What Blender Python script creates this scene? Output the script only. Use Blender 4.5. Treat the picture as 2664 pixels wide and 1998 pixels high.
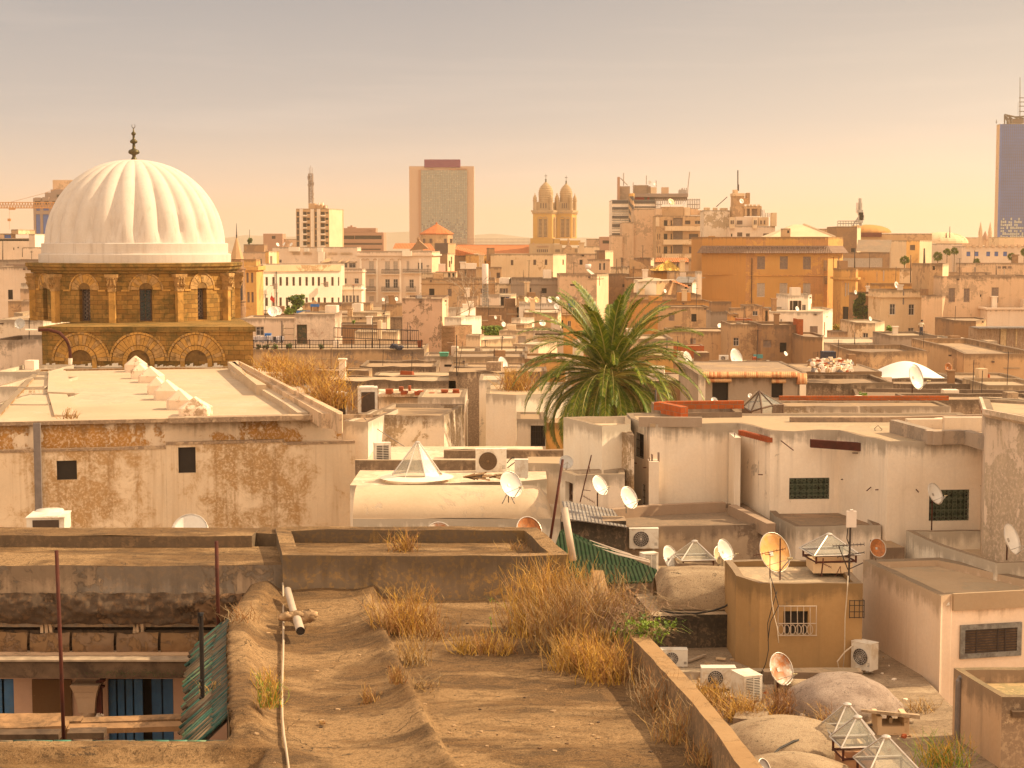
import bpy,bmesh,math,random
from mathutils import Vector,Matrix,noise
for o in list(bpy.data.objects):bpy.data.objects.remove(o)
random.seed(7)
sc=bpy.context.scene
R=math.radians
# ------------------------------------------------------------ camera
F=4300.0;W0,H0=2664,1998;HOR=640.0;CZ=16.0
TH=math.atan((H0/2-HOR)/F)
cam=bpy.data.cameras.new('camera');camo=bpy.data.objects.new('camera',cam)
sc.collection.objects.link(camo);sc.camera=camo
cam.sensor_width=36;cam.lens=36*F/W0;cam.clip_start=.5;cam.clip_end=20000
camo.location=(0,0,CZ);camo.rotation_euler=(math.pi/2-TH,0,0)
# ------------------------------------------------------------ sun and sky
SUN_AZ,SUN_EL=R(13),R(37)            # azimuth counted from +X towards +Y: right of the picture and a little behind it
tosun=Vector((math.cos(SUN_AZ)*math.cos(SUN_EL),math.sin(SUN_AZ)*math.cos(SUN_EL),math.sin(SUN_EL)))
sl=bpy.data.lights.new('sun','SUN');sl.energy=5.0;sl.angle=R(.6);sl.color=(1,.77,.47)
so=bpy.data.objects.new('sun',sl);sc.collection.objects.link(so)
so.rotation_euler=tosun.to_track_quat('Z','Y').to_euler()
wd=bpy.data.worlds.new('World');sc.world=wd;wd.use_nodes=True
nt=wd.node_tree;nt.nodes.clear()
def wn(t,**k):
    n=nt.nodes.new(t)
    for a,b in k.items():setattr(n,a,b)
    return n
out=wn('ShaderNodeOutputWorld');bg=wn('ShaderNodeBackground');sky=wn('ShaderNodeTexSky',sky_type='NISHITA')
sky.sun_disc=False;sky.sun_elevation=SUN_EL;sky.sun_rotation=math.pi/2-SUN_AZ;sky.dust_density=6;sky.air_density=1.5
skb=wn('ShaderNodeVectorMath',operation='MULTIPLY');skb.inputs[1].default_value=(.10,.075,.055)
nt.links.new(sky.outputs[0],skb.inputs[0])
tc=wn('ShaderNodeTexCoord');sep=wn('ShaderNodeSeparateXYZ');nt.links.new(tc.outputs['Generated'],sep.inputs[0])
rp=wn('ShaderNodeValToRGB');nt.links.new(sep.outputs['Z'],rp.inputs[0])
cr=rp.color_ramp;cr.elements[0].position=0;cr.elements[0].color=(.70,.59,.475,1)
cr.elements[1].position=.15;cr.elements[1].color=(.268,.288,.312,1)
for p,c in((.035,(.555,.505,.44,1)),(.075,(.385,.398,.398,1)),(.22,(.40,.39,.38,1)),(.45,(.76,.60,.44,1)),(1,(.64,.54,.44,1))):  # stops above the view are brightened and warmed as added fill for shaded walls
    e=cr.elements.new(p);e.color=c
# sun side glow towards +X
gl=wn('ShaderNodeMath',operation='MULTIPLY_ADD');nt.links.new(sep.outputs['X'],gl.inputs[0]);gl.inputs[1].default_value=2.0;gl.inputs[2].default_value=.10;gl.use_clamp=True
zf=wn('ShaderNodeMapRange');nt.links.new(sep.outputs['Z'],zf.inputs[0]);zf.inputs[1].default_value=0;zf.inputs[2].default_value=.2;zf.inputs[3].default_value=1;zf.inputs[4].default_value=.15
gm=wn('ShaderNodeMath',operation='MULTIPLY');nt.links.new(gl.outputs[0],gm.inputs[0]);nt.links.new(zf.outputs[0],gm.inputs[1])
gc=wn('ShaderNodeMix',data_type='RGBA',blend_type='ADD');nt.links.new(gm.outputs[0],gc.inputs[0]);nt.links.new(rp.outputs[0],gc.inputs[6]);gc.inputs[7].default_value=(.34,.25,.13,1)
# thin high clouds: long streaks
mp=wn('ShaderNodeMapping');mp.inputs['Scale'].default_value=(3,3,38);nt.links.new(tc.outputs['Generated'],mp.inputs[0])
nz=wn('ShaderNodeTexNoise');nz.inputs['Scale'].default_value=1.4;nz.inputs['Detail'].default_value=7;nz.inputs['Roughness'].default_value=.55;nz.inputs['Distortion'].default_value=.4
nt.links.new(mp.outputs[0],nz.inputs['Vector'])
cl=wn('ShaderNodeMapRange');nt.links.new(nz.outputs[0],cl.inputs[0]);cl.inputs[1].default_value=.5;cl.inputs[2].default_value=.78;cl.inputs[3].default_value=0;cl.inputs[4].default_value=.11
cx=wn('ShaderNodeMix',data_type='RGBA');nt.links.new(cl.outputs[0],cx.inputs[0]);nt.links.new(gc.outputs[2],cx.inputs[6]);cx.inputs[7].default_value=(.95,.80,.66,1)
# warm fill light added to the sky behind the viewer, for walls facing it
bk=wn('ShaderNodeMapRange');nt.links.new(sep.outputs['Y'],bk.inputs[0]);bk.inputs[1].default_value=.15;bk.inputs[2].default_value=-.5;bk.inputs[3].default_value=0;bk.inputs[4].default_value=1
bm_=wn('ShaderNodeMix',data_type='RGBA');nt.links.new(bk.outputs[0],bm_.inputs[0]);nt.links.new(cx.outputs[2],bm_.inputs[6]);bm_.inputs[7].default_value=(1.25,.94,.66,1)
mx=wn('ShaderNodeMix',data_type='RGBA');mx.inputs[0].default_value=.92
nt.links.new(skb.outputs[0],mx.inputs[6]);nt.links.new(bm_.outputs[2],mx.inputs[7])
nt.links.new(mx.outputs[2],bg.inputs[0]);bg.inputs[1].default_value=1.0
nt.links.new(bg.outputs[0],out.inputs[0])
vs=sc.view_settings;vs.view_transform='Standard';vs.look='None';vs.exposure=0.48;vs.gamma=1
sc.cycles.max_bounces=8;sc.cycles.diffuse_bounces=4;sc.cycles.volume_bounces=1;sc.cycles.transparent_max_bounces=24
sc.cycles.use_denoising=True
# ------------------------------------------------------------ from photo pixels to metres
cF=Vector((0,math.cos(TH),-math.sin(TH)));cU=Vector((0,math.sin(TH),math.cos(TH)))
FR=[0,0,1.0]
def fr(ox=0,oy=0,s=1.0):FR[:]=[ox,oy,s]
ZB2=(600,380,600/2212);ZB3=(1000,380,600/2212);ZB4=(1500,380,600/2212);ZB5=(2064,250,600/2212)
ZB7=(600,700,600/2212);ZB8=(1100,650,600/2212);ZB9=(1600,650,600/2212);ZB10=(2064,600,600/2212)
ZA=(0,560,400/2212);ZBB=(1560,420,400/2212);ZC=(1200,700,400/2212)
Z6=(0,650,666/2210);ZL=(0,1050,666/2210);ZM=(850,1000,666/2210);ZN=(1400,1000,666/2210);ZO=(1998,1000,666/2210)
ZP=(0,1498,666/2210);ZQ=(550,1498,666/2210);ZR=(1100,1498,666/2210);ZS=(1600,1498,532/1765);ZT=(1998,1498,666/2210)
def ray(px,py):
    x=FR[0]+px*FR[2];y=FR[1]+py*FR[2]
    return cF+Vector((1,0,0))*((x-W0/2)/F)-cU*((y-H0/2)/F)
def P(px,py,Y):
    d=ray(px,py);return Vector((0,0,CZ))+d*(Y/d.y)
def G(px,py,z):
    d=ray(px,py);return Vector((0,0,CZ))+d*((z-CZ)/d.z)
def Zat(py,Y):return P(0,py,Y).z
def m_per_px(Y):return Y/F*FR[2]
# ------------------------------------------------------------ mesh builder
class MB:
    def __init__(s):s.v=[];s.f=[];s.m=[];s.sm=[];s.cm=0;s.cs=False
    def mat(s,i,smooth=False):s.cm=i;s.cs=smooth;return s
    def face(s,pts):
        n=len(s.v);s.v+=[tuple(p)for p in pts];s.f.append(tuple(range(n,n+len(pts))));s.m.append(s.cm);s.sm.append(s.cs)
    def raw(s,vs_,fs):
        n=len(s.v);s.v+=[tuple(p)for p in vs_]
        for f in fs:s.f.append(tuple(n+i for i in f));s.m.append(s.cm);s.sm.append(s.cs)
        return s
    def obox(s,o,u,v,w):
        o,u,v,w=map(Vector,(o,u,v,w))
        if u.cross(v).dot(w)<0:o=o+u;u=-u
        p=[o,o+u,o+u+v,o+v,o+w,o+u+w,o+u+v+w,o+v+w]
        return s.raw(p,[(0,3,2,1),(4,5,6,7),(0,1,5,4),(1,2,6,5),(2,3,7,6),(3,0,4,7)])
    def box(s,cx,cy,z0,sx,sy,h,rz=0,taper=1):
        c,n=math.cos(rz),math.sin(rz);p=[]
        for zz,k in((z0,1),(z0+h,taper)):
            for a,b in((-1,-1),(1,-1),(1,1),(-1,1)):
                x,y=a*sx/2*k,b*sy/2*k;p.append((cx+x*c-y*n,cy+x*n+y*c,zz))
        return s.raw(p,[(0,3,2,1),(4,5,6,7),(0,1,5,4),(1,2,6,5),(2,3,7,6),(3,0,4,7)])
    def prism(s,pl,z0,z1,cap=True):
        n=len(pl);p=[(a[0],a[1],z0)for a in pl]+[(a[0],a[1],z1)for a in pl]
        fs=[(i,(i+1)%n,n+(i+1)%n,n+i)for i in range(n)]
        if cap:fs+=[tuple(range(n))[::-1],tuple(range(n,2*n))]
        return s.raw(p,fs)
    def tube(s,pts,r,n=6,cap=True):
        pts=[Vector(p)for p in pts];L=len(pts);rs=r if isinstance(r,(list,tuple))else[r]*L;vs_=[]
        for i,p in enumerate(pts):
            t=(pts[min(i+1,L-1)]-pts[max(i-1,0)]).normalized()
            a=t.orthogonal().normalized()if abs(t.z)>.9 else t.cross(Vector((0,0,1))).normalized()
            if abs(t.z)>.9:a=(Vector((1,0,0))-t*t.x).normalized()
            b=t.cross(a)
            for k in range(n):
                g=2*math.pi*k/n;vs_.append(p+(a*math.cos(g)+b*math.sin(g))*rs[i])
        fs=[(i*n+k,i*n+(k+1)%n,(i+1)*n+(k+1)%n,(i+1)*n+k)for i in range(L-1)for k in range(n)]
        if cap:fs+=[tuple(range(n))[::-1],tuple(range((L-1)*n,L*n))]
        return s.raw(vs_,fs)
    def lathe(s,prof,c,n=32,rf=None):
        vs_=[];L=len(prof)
        for r,z in prof:
            for k in range(n):
                a=2*math.pi*k/n;q=r if rf is None else rf(r,z,a);vs_.append((c[0]+q*math.cos(a),c[1]+q*math.sin(a),c[2]+z))
        return s.raw(vs_,[(i*n+k,i*n+(k+1)%n,(i+1)*n+(k+1)%n,(i+1)*n+k)for i in range(L-1)for k in range(n)])
    def build(s,name,mats,parent=None,loc=None):
        me=bpy.data.meshes.new(name)
        if loc is None and parent is not None:loc=None
        off=Vector(loc)if loc is not None else(Vector(parent['_o'])if parent is not None else Vector((0,0,0)))
        me.from_pydata([(v[0]-off.x,v[1]-off.y,v[2]-off.z)for v in s.v],[],s.f)
        if not isinstance(mats,(list,tuple)):mats=[mats]
        for m in mats:me.materials.append(M(m))
        me.polygons.foreach_set('material_index',[min(i,len(mats)-1)for i in s.m])
        me.polygons.foreach_set('use_smooth',s.sm)
        uv=me.uv_layers.new(name='uv');co=[0.0]*(2*len(me.loops))
        for p in me.polygons:
            n=p.normal
            if abs(n.z)>.75:
                for li in p.loop_indices:
                    v=me.vertices[me.loops[li].vertex_index].co;co[2*li]=v.x+off.x;co[2*li+1]=v.y+off.y
            else:
                L=math.hypot(n.x,n.y)or 1;tx,ty=-n.y/L,n.x/L
                for li in p.loop_indices:
                    v=me.vertices[me.loops[li].vertex_index].co;co[2*li]=(v.x+off.x)*tx+(v.y+off.y)*ty;co[2*li+1]=v.z+off.z
        uv.data.foreach_set('uv',co);me.update()
        o=bpy.data.objects.new(name,me);sc.collection.objects.link(o)
        if parent is not None:
            o.parent=parent;o.location=off-Vector(parent['_o'])
        else:o.location=off
        o['_o']=tuple(off)
        return o
def tag(o,label,cat,group=None,kind=None):
    o['label']=label
    if cat:o['category']=cat
    if group:o['group']=group
    if kind:o['kind']=kind
    return o
def empty(name,loc,label,cat,group=None):
    o=bpy.data.objects.new(name,None);sc.collection.objects.link(o);o.location=loc;o['_o']=tuple(loc)
    o.empty_display_size=.3
    return tag(o,label,cat,group)
# ------------------------------------------------------------ materials
MATS={};DEF={}
def M(n):
    if n not in MATS:MATS[n]=DEF[n](n)
    return MATS[n]
def newmat(n):
    m=bpy.data.materials.new(n);m.use_nodes=True;t=m.node_tree;b=t.nodes['Principled BSDF'];return m,t,b
def nd(t,ty,ins=None,**k):
    n=t.nodes.new(ty)
    for a,b in k.items():setattr(n,a,b)
    for a,b in(ins or{}).items():
        if hasattr(b,'bl_idname')or isinstance(b,bpy.types.NodeSocket):t.links.new(b,n.inputs[a])
        else:n.inputs[a].default_value=b
    return n
def noisef(t,vec,scale,detail=6,rough=.6,dist=0):
    return nd(t,'ShaderNodeTexNoise',{'Vector':vec,'Scale':scale,'Detail':detail,'Roughness':rough,'Distortion':dist}).outputs[0]
def mr(t,v,a,b,c=0,d=1):return nd(t,'ShaderNodeMapRange',{0:v,1:a,2:b,3:c,4:d}).outputs[0]
def mixc(t,f,a,b,bt='MIX'):
    return nd(t,'ShaderNodeMix',{0:f,6:a if isinstance(a,bpy.types.NodeSocket)else(*a,1),7:b if isinstance(b,bpy.types.NodeSocket)else(*b,1)},data_type='RGBA',blend_type=bt).outputs[2]
def mul(t,a,b):return nd(t,'ShaderNodeMath',{0:a,1:b},operation='MULTIPLY').outputs[0]
def bump(t,b,h,s=.3,d=.02):
    n=nd(t,'ShaderNodeBump',{'Height':h,'Strength':s,'Distance':d});t.links.new(n.outputs[0],b.inputs['Normal'])
def plaster(base,patch=(.3,.19,.1),pa=.3,streak=.35,dirt=(.16,.11,.075),dm=.5,sc_=.55,var=.10,bm=.35,rough=.9,soft=.018):
    """lime plaster: tonal clouds, patches where the coat has come off, rain streaks, specks"""
    base=tuple(v**(1.0 if base[0]>.69 else 1.12)for v in base);base=tuple(min(.87,v*k)for v,k in zip(base,(1.08,1.02,.96)))
    def mk(n):
        m,t,b=newmat(n)
        tcn=nd(t,'ShaderNodeTexCoord');oi=nd(t,'ShaderNodeObjectInfo')
        ofs=nd(t,'ShaderNodeVectorMath',{0:nd(t,'ShaderNodeNewGeometry').outputs['Position'],1:nd(t,'ShaderNodeCombineXYZ',{0:mul(t,oi.outputs['Random'],37.0)}).outputs[0]},operation='ADD').outputs[0]
        big=noisef(t,ofs,.28*sc_,4,.55);mid=noisef(t,ofs,1.3*sc_,11,.74,.5);fine=noisef(t,ofs,9,6,.7)
        st=nd(t,'ShaderNodeMapping',{'Vector':ofs,'Scale':(3.2,3.2,.16)}).outputs[0]
        sn=noisef(t,st,1.0,6,.65)
        br=nd(t,'ShaderNodeMath',{0:mr(t,big,.3,.7,1-var*1.6,1+var),1:mr(t,fine,.3,.7,.94,1.05)},operation='MULTIPLY').outputs[0]
        br=mul(t,br,mr(t,oi.outputs['Random'],0,1,1-var,1+var*.6))
        c=nd(t,'ShaderNodeVectorMath',{0:base,3:br},operation='SCALE').outputs[0]
        warm=mixc(t,mr(t,mid,.35,.7,0,.35),c,tuple(base[i]*k for i,k in enumerate((.86,.74,.60))))
        pm=mr(t,nd(t,'ShaderNodeMath',{0:nd(t,'ShaderNodeMath',{0:mul(t,big,.50),1:mul(t,mid,.52)},operation='ADD').outputs[0],1:nd(t,'ShaderNodeMath',{0:mul(t,fine,.07),1:mul(t,sn,.10)},operation='ADD').outputs[0]},operation='ADD').outputs[0],.72-.28*pa-soft*.5,.72-.28*pa+soft*.5,0,1 if pa>0 else 0)
        pm2=mul(t,pm,mr(t,fine,.40,.50,.35,1))
        pc=nd(t,'ShaderNodeVectorMath',{0:patch,3:mr(t,mid,.3,.75,.75,1.3)},operation='SCALE').outputs[0]
        c2=mixc(t,pm2,warm,pc)
        sm=mul(t,mr(t,sn,.52,.72,0,1),mr(t,big,.35,.65,.3,1))
        c3=mixc(t,mul(t,mul(t,sm,mr(t,fine,.36,.56,.5,1)),streak),c2,dirt)
        gm_=mul(t,mr(t,mid,.60,.78,0,1),mr(t,fine,.4,.62,0,1))
        c4=mixc(t,mul(t,gm_,dm),c3,dirt)
        tz=nd(t,'ShaderNodeAttribute',attribute_type='OBJECT',attribute_name='topz').outputs['Fac'];pz_=nd(t,'ShaderNodeSeparateXYZ',{0:nd(t,'ShaderNodeNewGeometry').outputs['Position']}).outputs[2]
        dp_=nd(t,'ShaderNodeMath',{0:tz,1:pz_},operation='SUBTRACT').outputs[0]
        tm=nd(t,'ShaderNodeMath',{0:mr(t,dp_,0,.9,.40,0),1:nd(t,'ShaderNodeMath',{0:mul(t,sn,.5),1:mul(t,mid,.5)},operation='ADD').outputs[0]},operation='ADD').outputs[0]
        c4=mixc(t,mul(t,mul(t,mr(t,tm,.64,.80),mr(t,tz,.4,.6)),.62),c4,tuple(v*.8 for v in dirt))
        t.links.new(c4,b.inputs['Base Color']);b.inputs['Roughness'].default_value=rough
        b.inputs['Specular IOR Level'].default_value=.2
        h=nd(t,'ShaderNodeMath',{0:mul(t,fine,.5),1:mul(t,pm,-1.2)},operation='ADD').outputs[0]
        bump(t,b,h,bm,.025)
        return m
    return mk
def simple(col,rough=.7,metal=0,var=.15,sc_=4,spec=.3,dirt=None):
    def mk(n):
        m,t,b=newmat(n)
        pos=nd(t,'ShaderNodeNewGeometry').outputs['Position'];nz=noisef(t,pos,sc_,5,.6)
        c=nd(t,'ShaderNodeVectorMath',{0:col,3:mr(t,nz,.3,.7,1-var,1+var)},operation='SCALE').outputs[0]
        if dirt:c=mixc(t,mr(t,noisef(t,pos,sc_*.7,8,.75,.5),.5,.62,0,.85),c,dirt)
        t.links.new(c,b.inputs['Base Color']);b.inputs['Roughness'].default_value=rough;b.inputs['Metallic'].default_value=metal
        b.inputs['Specular IOR Level'].default_value=spec
        return m
    return mk
def blocks(c1,c2,mortar,w=.55,h=.28,dirt=(.07,.06,.02),da=.5,ms=.012,bm=.6):
    """coursed stone from a brick texture in wall coordinates, with lichen and soot"""
    def mk(n):
        m,t,b=newmat(n)
        uv=nd(t,'ShaderNodeTexCoord').outputs['UV'];pos=nd(t,'ShaderNodeNewGeometry').outputs['Position']
        wob=nd(t,'ShaderNodeVectorMath',{0:uv,1:nd(t,'ShaderNodeVectorMath',{0:nd(t,'ShaderNodeTexNoise',{'Vector':pos,'Scale':1.5}).outputs[1],3:.06},operation='SCALE').outputs[0]},operation='ADD').outputs[0]
        bt=nd(t,'ShaderNodeTexBrick',{'Vector':wob,'Color1':(*c1,1),'Color2':(*c2,1),'Mortar':(*mortar,1),'Scale':1,'Mortar Size':ms,'Mortar Smooth':.4,'Brick Width':w,'Row Height':h,'Bias':0})
        big=noisef(t,pos,.5,6,.6);mid=noisef(t,pos,2.2,9,.72,.6);fine=noisef(t,pos,14,4,.7)
        c=mixc(t,1.0,bt.outputs[0],nd(t,'ShaderNodeCombineColor',{0:mr(t,mid,.3,.7,.7,1.25),1:mr(t,mid,.3,.7,.66,1.2),2:mr(t,mid,.3,.7,.55,1.15)}).outputs[0],'MULTIPLY')
        c=mixc(t,mul(t,mr(t,nd(t,'ShaderNodeMath',{0:mul(t,big,.5),1:mul(t,mid,.6)},operation='ADD').outputs[0],.50,.64,0,1),da),c,dirt)
        t.links.new(c,b.inputs['Base Color']);b.inputs['Roughness'].default_value=.95;b.inputs['Specular IOR Level'].default_value=.15
        bump(t,b,nd(t,'ShaderNodeMath',{0:mul(t,bt.outputs[1],-1.0),1:mul(t,mid,.8)},operation='ADD').outputs[0],bm,.03)
        return m
    return mk
def glass(col=(.5,.55,.5),alpha=.5,rough=.15,dust=.4):
    def mk(n):
        m,t,b=newmat(n)
        pos=nd(t,'ShaderNodeNewGeometry').outputs['Position']
        d=mr(t,noisef(t,pos,2.5,6,.7),.35,.7,0,1)
        t.links.new(mixc(t,mul(t,d,dust),col,(.55,.50,.42)),b.inputs['Base Color'])
        b.inputs['Roughness'].default_value=rough
        t.links.new(mr(t,d,0,1,alpha,min(1,alpha+dust)),b.inputs['Alpha'])
        return m
    return mk
def corr(col,col2,per=.12,ax='u',rough=.7,dirt=.4):
    """corrugated sheet / tile rows: waves in wall coordinates"""
    def mk(n):
        m,t,b=newmat(n)
        uv=nd(t,'ShaderNodeTexCoord').outputs['UV'];s=nd(t,'ShaderNodeSeparateXYZ',{0:uv}).outputs[0 if ax=='u' else 1]
        wv=nd(t,'ShaderNodeMath',{0:nd(t,'ShaderNodeMath',{0:s,1:2*math.pi/per},operation='MULTIPLY').outputs[0]},operation='SINE').outputs[0]
        pos=nd(t,'ShaderNodeNewGeometry').outputs['Position'];nz=noisef(t,pos,1.6,8,.7)
        c=mixc(t,mr(t,nz,.38,.64,0,1),col,col2)
        c=mixc(t,mul(t,mr(t,noisef(t,pos,6,6,.7),.5,.7,0,1),dirt),c,(.06,.04,.03))
        t.links.new(c,b.inputs['Base Color']);b.inputs['Roughness'].default_value=rough
        b.inputs['Specular IOR Level'].default_value=.12;bump(t,b,wv,.9,per*.22)
        return m
    return mk
D_=DEF
D_['ground']=plaster((.36,.29,.22),pa=.2,streak=0,sc_=.2)
D_['white']=plaster((.84,.735,.64),patch=(.50,.42,.34),pa=.08,streak=.4,dirt=(.22,.175,.13),dm=.5)
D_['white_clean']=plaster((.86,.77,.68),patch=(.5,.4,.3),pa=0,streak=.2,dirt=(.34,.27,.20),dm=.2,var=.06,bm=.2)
D_['white_worn']=plaster((.72,.64,.54),patch=(.40,.29,.18),pa=.34,streak=.45,dm=.5)
D_['pink']=plaster((.66,.50,.36),patch=(.42,.29,.19),pa=.24,streak=.35)
D_['lilac']=plaster((.70,.59,.49),patch=(.47,.37,.28),pa=.06,streak=.28,dm=.25)
D_['cream']=plaster((.70,.55,.37),patch=(.40,.25,.13),pa=.22,streak=.35)
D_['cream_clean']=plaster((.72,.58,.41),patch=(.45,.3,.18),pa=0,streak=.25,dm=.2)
D_['sand']=plaster((.56,.40,.25),patch=(.34,.21,.12),pa=.3,streak=.45)
D_['ochre']=plaster((.66,.42,.17),patch=(.42,.22,.09),pa=.25,streak=.4)
D_['orange']=plaster((.66,.40,.15),patch=(.46,.23,.10),pa=.42,streak=.35,sc_=.45,dm=.35)
D_['orange_plain']=plaster((.56,.32,.12),patch=(.44,.24,.10),pa=.12,streak=.4,sc_=.25,dm=.25)
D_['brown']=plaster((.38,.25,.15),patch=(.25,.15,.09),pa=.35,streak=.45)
D_['grey']=plaster((.40,.31,.24),patch=(.25,.18,.13),pa=.35,streak=.6)
D_['greycem']=plaster((.42,.35,.29),patch=(.30,.24,.19),pa=.3,streak=.35)
D_['peel']=plaster((.78,.66,.50),patch=(.42,.26,.12),pa=.34,streak=1.0,dirt=(.36,.22,.105),dm=.5,sc_=.75,bm=.3,soft=.09)
D_['peel_band']=plaster((.76,.65,.51),patch=(.40,.20,.055),pa=.46,streak=.3,dirt=(.18,.10,.045),dm=.35,sc_=.5,bm=.5,soft=.02)
D_['stain']=plaster((.56,.45,.33),patch=(.30,.21,.14),pa=.6,streak=.85,dirt=(.10,.07,.05),dm=.8)
D_['stain_wall']=plaster((.44,.31,.19),patch=(.22,.15,.09),pa=.55,streak=.7,dirt=(.10,.07,.045),dm=.6,sc_=.9)
D_['roof_pale']=plaster((.50,.40,.29),patch=(.36,.28,.19),pa=.4,streak=0,dm=.6)
D_['roof_white']=plaster((.58,.485,.37),patch=(.47,.37,.27),pa=.4,streak=0,dm=.45,sc_=.6,var=.12,bm=.3)
D_['roof']=plaster((.42,.32,.22),patch=(.28,.20,.14),pa=.4,streak=0,dm=.6,sc_=.7)
D_['roof_dark']=plaster((.34,.25,.18),patch=(.22,.16,.11),pa=.5,streak=0,dm=.6)
def cement(base,light,dark,ckk=1.0):
    def mk(n):
        m,t,b=newmat(n);pos=nd(t,'ShaderNodeNewGeometry').outputs['Position']
        st=nd(t,'ShaderNodeMapping',{'Vector':pos,'Scale':(.6,1.3,1)}).outputs[0]
        a=noisef(t,st,.55,6,.65,.6);c_=noisef(t,st,2.0,14,.82,1.0);f=noisef(t,pos,11,10,.85);g=noisef(t,pos,45,4,.85)
        c=mixc(t,mr(t,c_,.43,.57),dark,base);c=mixc(t,mul(t,mr(t,a,.47,.56),mr(t,f,.42,.54)),c,light)
        c=mixc(t,mr(t,f,.54,.60,0,.8),c,tuple(v*.4 for v in dark));c=mixc(t,mr(t,g,.38,.44,.8,0),c,tuple(v*.45 for v in dark));c=mixc(t,mr(t,g,.58,.64,0,.6),c,tuple(min(.8,v*1.2)for v in light))
        c=mixc(t,mul(t,mr(t,c_,.58,.62),mr(t,f,.44,.5)),c,(.06,.043,.03))
        wv=nd(t,'ShaderNodeVectorMath',{0:pos,1:nd(t,'ShaderNodeVectorMath',{0:nd(t,'ShaderNodeTexNoise',{'Vector':pos,'Scale':1.6,'Detail':6}).outputs[1],3:.9},operation='SCALE').outputs[0]},operation='ADD').outputs[0]
        vo=nd(t,'ShaderNodeTexVoronoi',{'Vector':wv,'Scale':.55},feature='DISTANCE_TO_EDGE').outputs['Distance'];ck=mul(t,mr(t,vo,.002,.006,.8*ckk,0),mr(t,a,.5,.6))
        c=mixc(t,ck,c,(.045,.03,.02));t.links.new(c,b.inputs['Base Color']);b.inputs['Roughness'].default_value=.95;b.inputs['Specular IOR Level'].default_value=.15
        bump(t,b,nd(t,'ShaderNodeMath',{0:nd(t,'ShaderNodeMath',{0:mul(t,f,.9),1:mul(t,c_,.35)},operation='ADD').outputs[0],1:mul(t,ck,-2.0)},operation='ADD').outputs[0],.8,.025)
        return m
    return mk
D_['concrete_old']=cement((.20,.113,.050),(.38,.24,.12),(.105,.064,.034))
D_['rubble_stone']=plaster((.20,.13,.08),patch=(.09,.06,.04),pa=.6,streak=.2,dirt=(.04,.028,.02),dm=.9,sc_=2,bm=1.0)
D_['dome_white']=plaster((.63,.60,.575),patch=(.62,.52,.42),pa=0,streak=.7,dirt=(.34,.27,.22),dm=.5,sc_=.6,var=.06,bm=.5,rough=.85)
D_['stone']=blocks((.44,.25,.075),(.28,.15,.045),(.13,.08,.03),w=.7,h=.31,da=.75,ms=.014)
D_['stone_dark']=blocks((.36,.22,.07),(.28,.16,.05),(.10,.06,.02),w=.9,h=.2,da=.8)
D_['stone_pale']=simple((.44,.26,.10),.9,var=.3,sc_=2.5,dirt=(.18,.11,.04))
D_['stone_shaft']=simple((.50,.27,.07),.9,var=.25,sc_=1.5,dirt=(.25,.14,.04))
D_['rubble_wall']=blocks((.42,.25,.15),(.28,.15,.09),(.45,.35,.25),w=.35,h=.16,da=.5)
D_['brick_red']=blocks((.52,.13,.04),(.42,.10,.035),(.30,.20,.14),w=.3,h=.22,da=.4)
D_['terracotta']=corr((.60,.21,.08),(.42,.14,.06),.22,'u',.8)
D_['tile_far']=corr((.66,.22,.08),(.52,.17,.07),.5,'u',.8,.2)
D_['tile_yellow']=corr((.70,.44,.10),(.58,.34,.08),1.6,'u',.7,.1)
D_['corr_grey']=corr((.34,.31,.29),(.22,.18,.15),.12,'u',.5)
D_['corr_green']=corr((.008,.032,.008),(.025,.045,.018),.12,'u',.85)
D_['corr_cream']=corr((.70,.52,.30),(.5,.33,.18),.2,'u',.6)
D_['corr_red']=corr((.22,.05,.04),(.14,.04,.03),.12,'u',.7)
D_['dark']=simple((.025,.018,.014),.6)
D_['window_dark']=simple((.05,.042,.045),.25,spec=.5)
D_['window_warm']=simple((.13,.085,.065),.35)
D_['shutter']=simple((.27,.20,.17),.7,dirt=(.4,.28,.18))
D_['shutter_pale']=simple((.55,.46,.38),.7)
D_['frame_white']=simple((.66,.58,.50),.6)
D_['frame_brown']=simple((.12,.07,.045),.7)
D_['frame_blue']=simple((.16,.30,.40),.6)
D_['wood']=simple((.30,.17,.08),.8,var=.35,sc_=3,dirt=(.12,.07,.035))
D_['wood_dark']=simple((.12,.075,.045),.8,var=.4,sc_=3,dirt=(.05,.03,.02))
D_['wood_grey']=simple((.36,.27,.19),.85,var=.3)
D_['door_green']=simple((.045,.055,.035),.7,dirt=(.2,.12,.06))
D_['blue_paint']=simple((.045,.13,.27),.55,var=.2,dirt=(.07,.13,.2))
D_['rust']=simple((.085,.022,.013),.8,metal=.1,var=.3,dirt=(.05,.02,.015))
D_['iron']=simple((.06,.045,.04),.6,metal=.4)
D_['iron_dark']=simple((.025,.02,.018),.5,metal=.3)
D_['steel']=simple((.45,.42,.38),.4,metal=.6)
D_['alu']=simple((.62,.56,.50),.35,metal=.5)
D_['bronze']=simple((.10,.075,.035),.45,metal=.6,dirt=(.05,.07,.04))
D_['ac_white']=simple((.72,.66,.57),.5,var=.06,dirt=(.55,.45,.33))
D_['ac_dark']=simple((.05,.04,.035),.6)
D_['ac_brown']=simple((.13,.085,.05),.7)
D_['dish_white']=simple((.76,.72,.66),.38,var=.06,spec=.4)
D_['dish_grey']=simple((.50,.48,.45),.45,var=.08)
D_['dish_orange']=simple((.70,.38,.13),.5,var=.15,dirt=(.62,.42,.24))
D_['pvc']=simple((.48,.38,.29),.5)
D_['cable']=simple((.03,.025,.022),.6)
D_['cable_pale']=simple((.60,.50,.38),.6)
D_['glazing']=glass((.50,.50,.42),.28,.1,.22)
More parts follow.
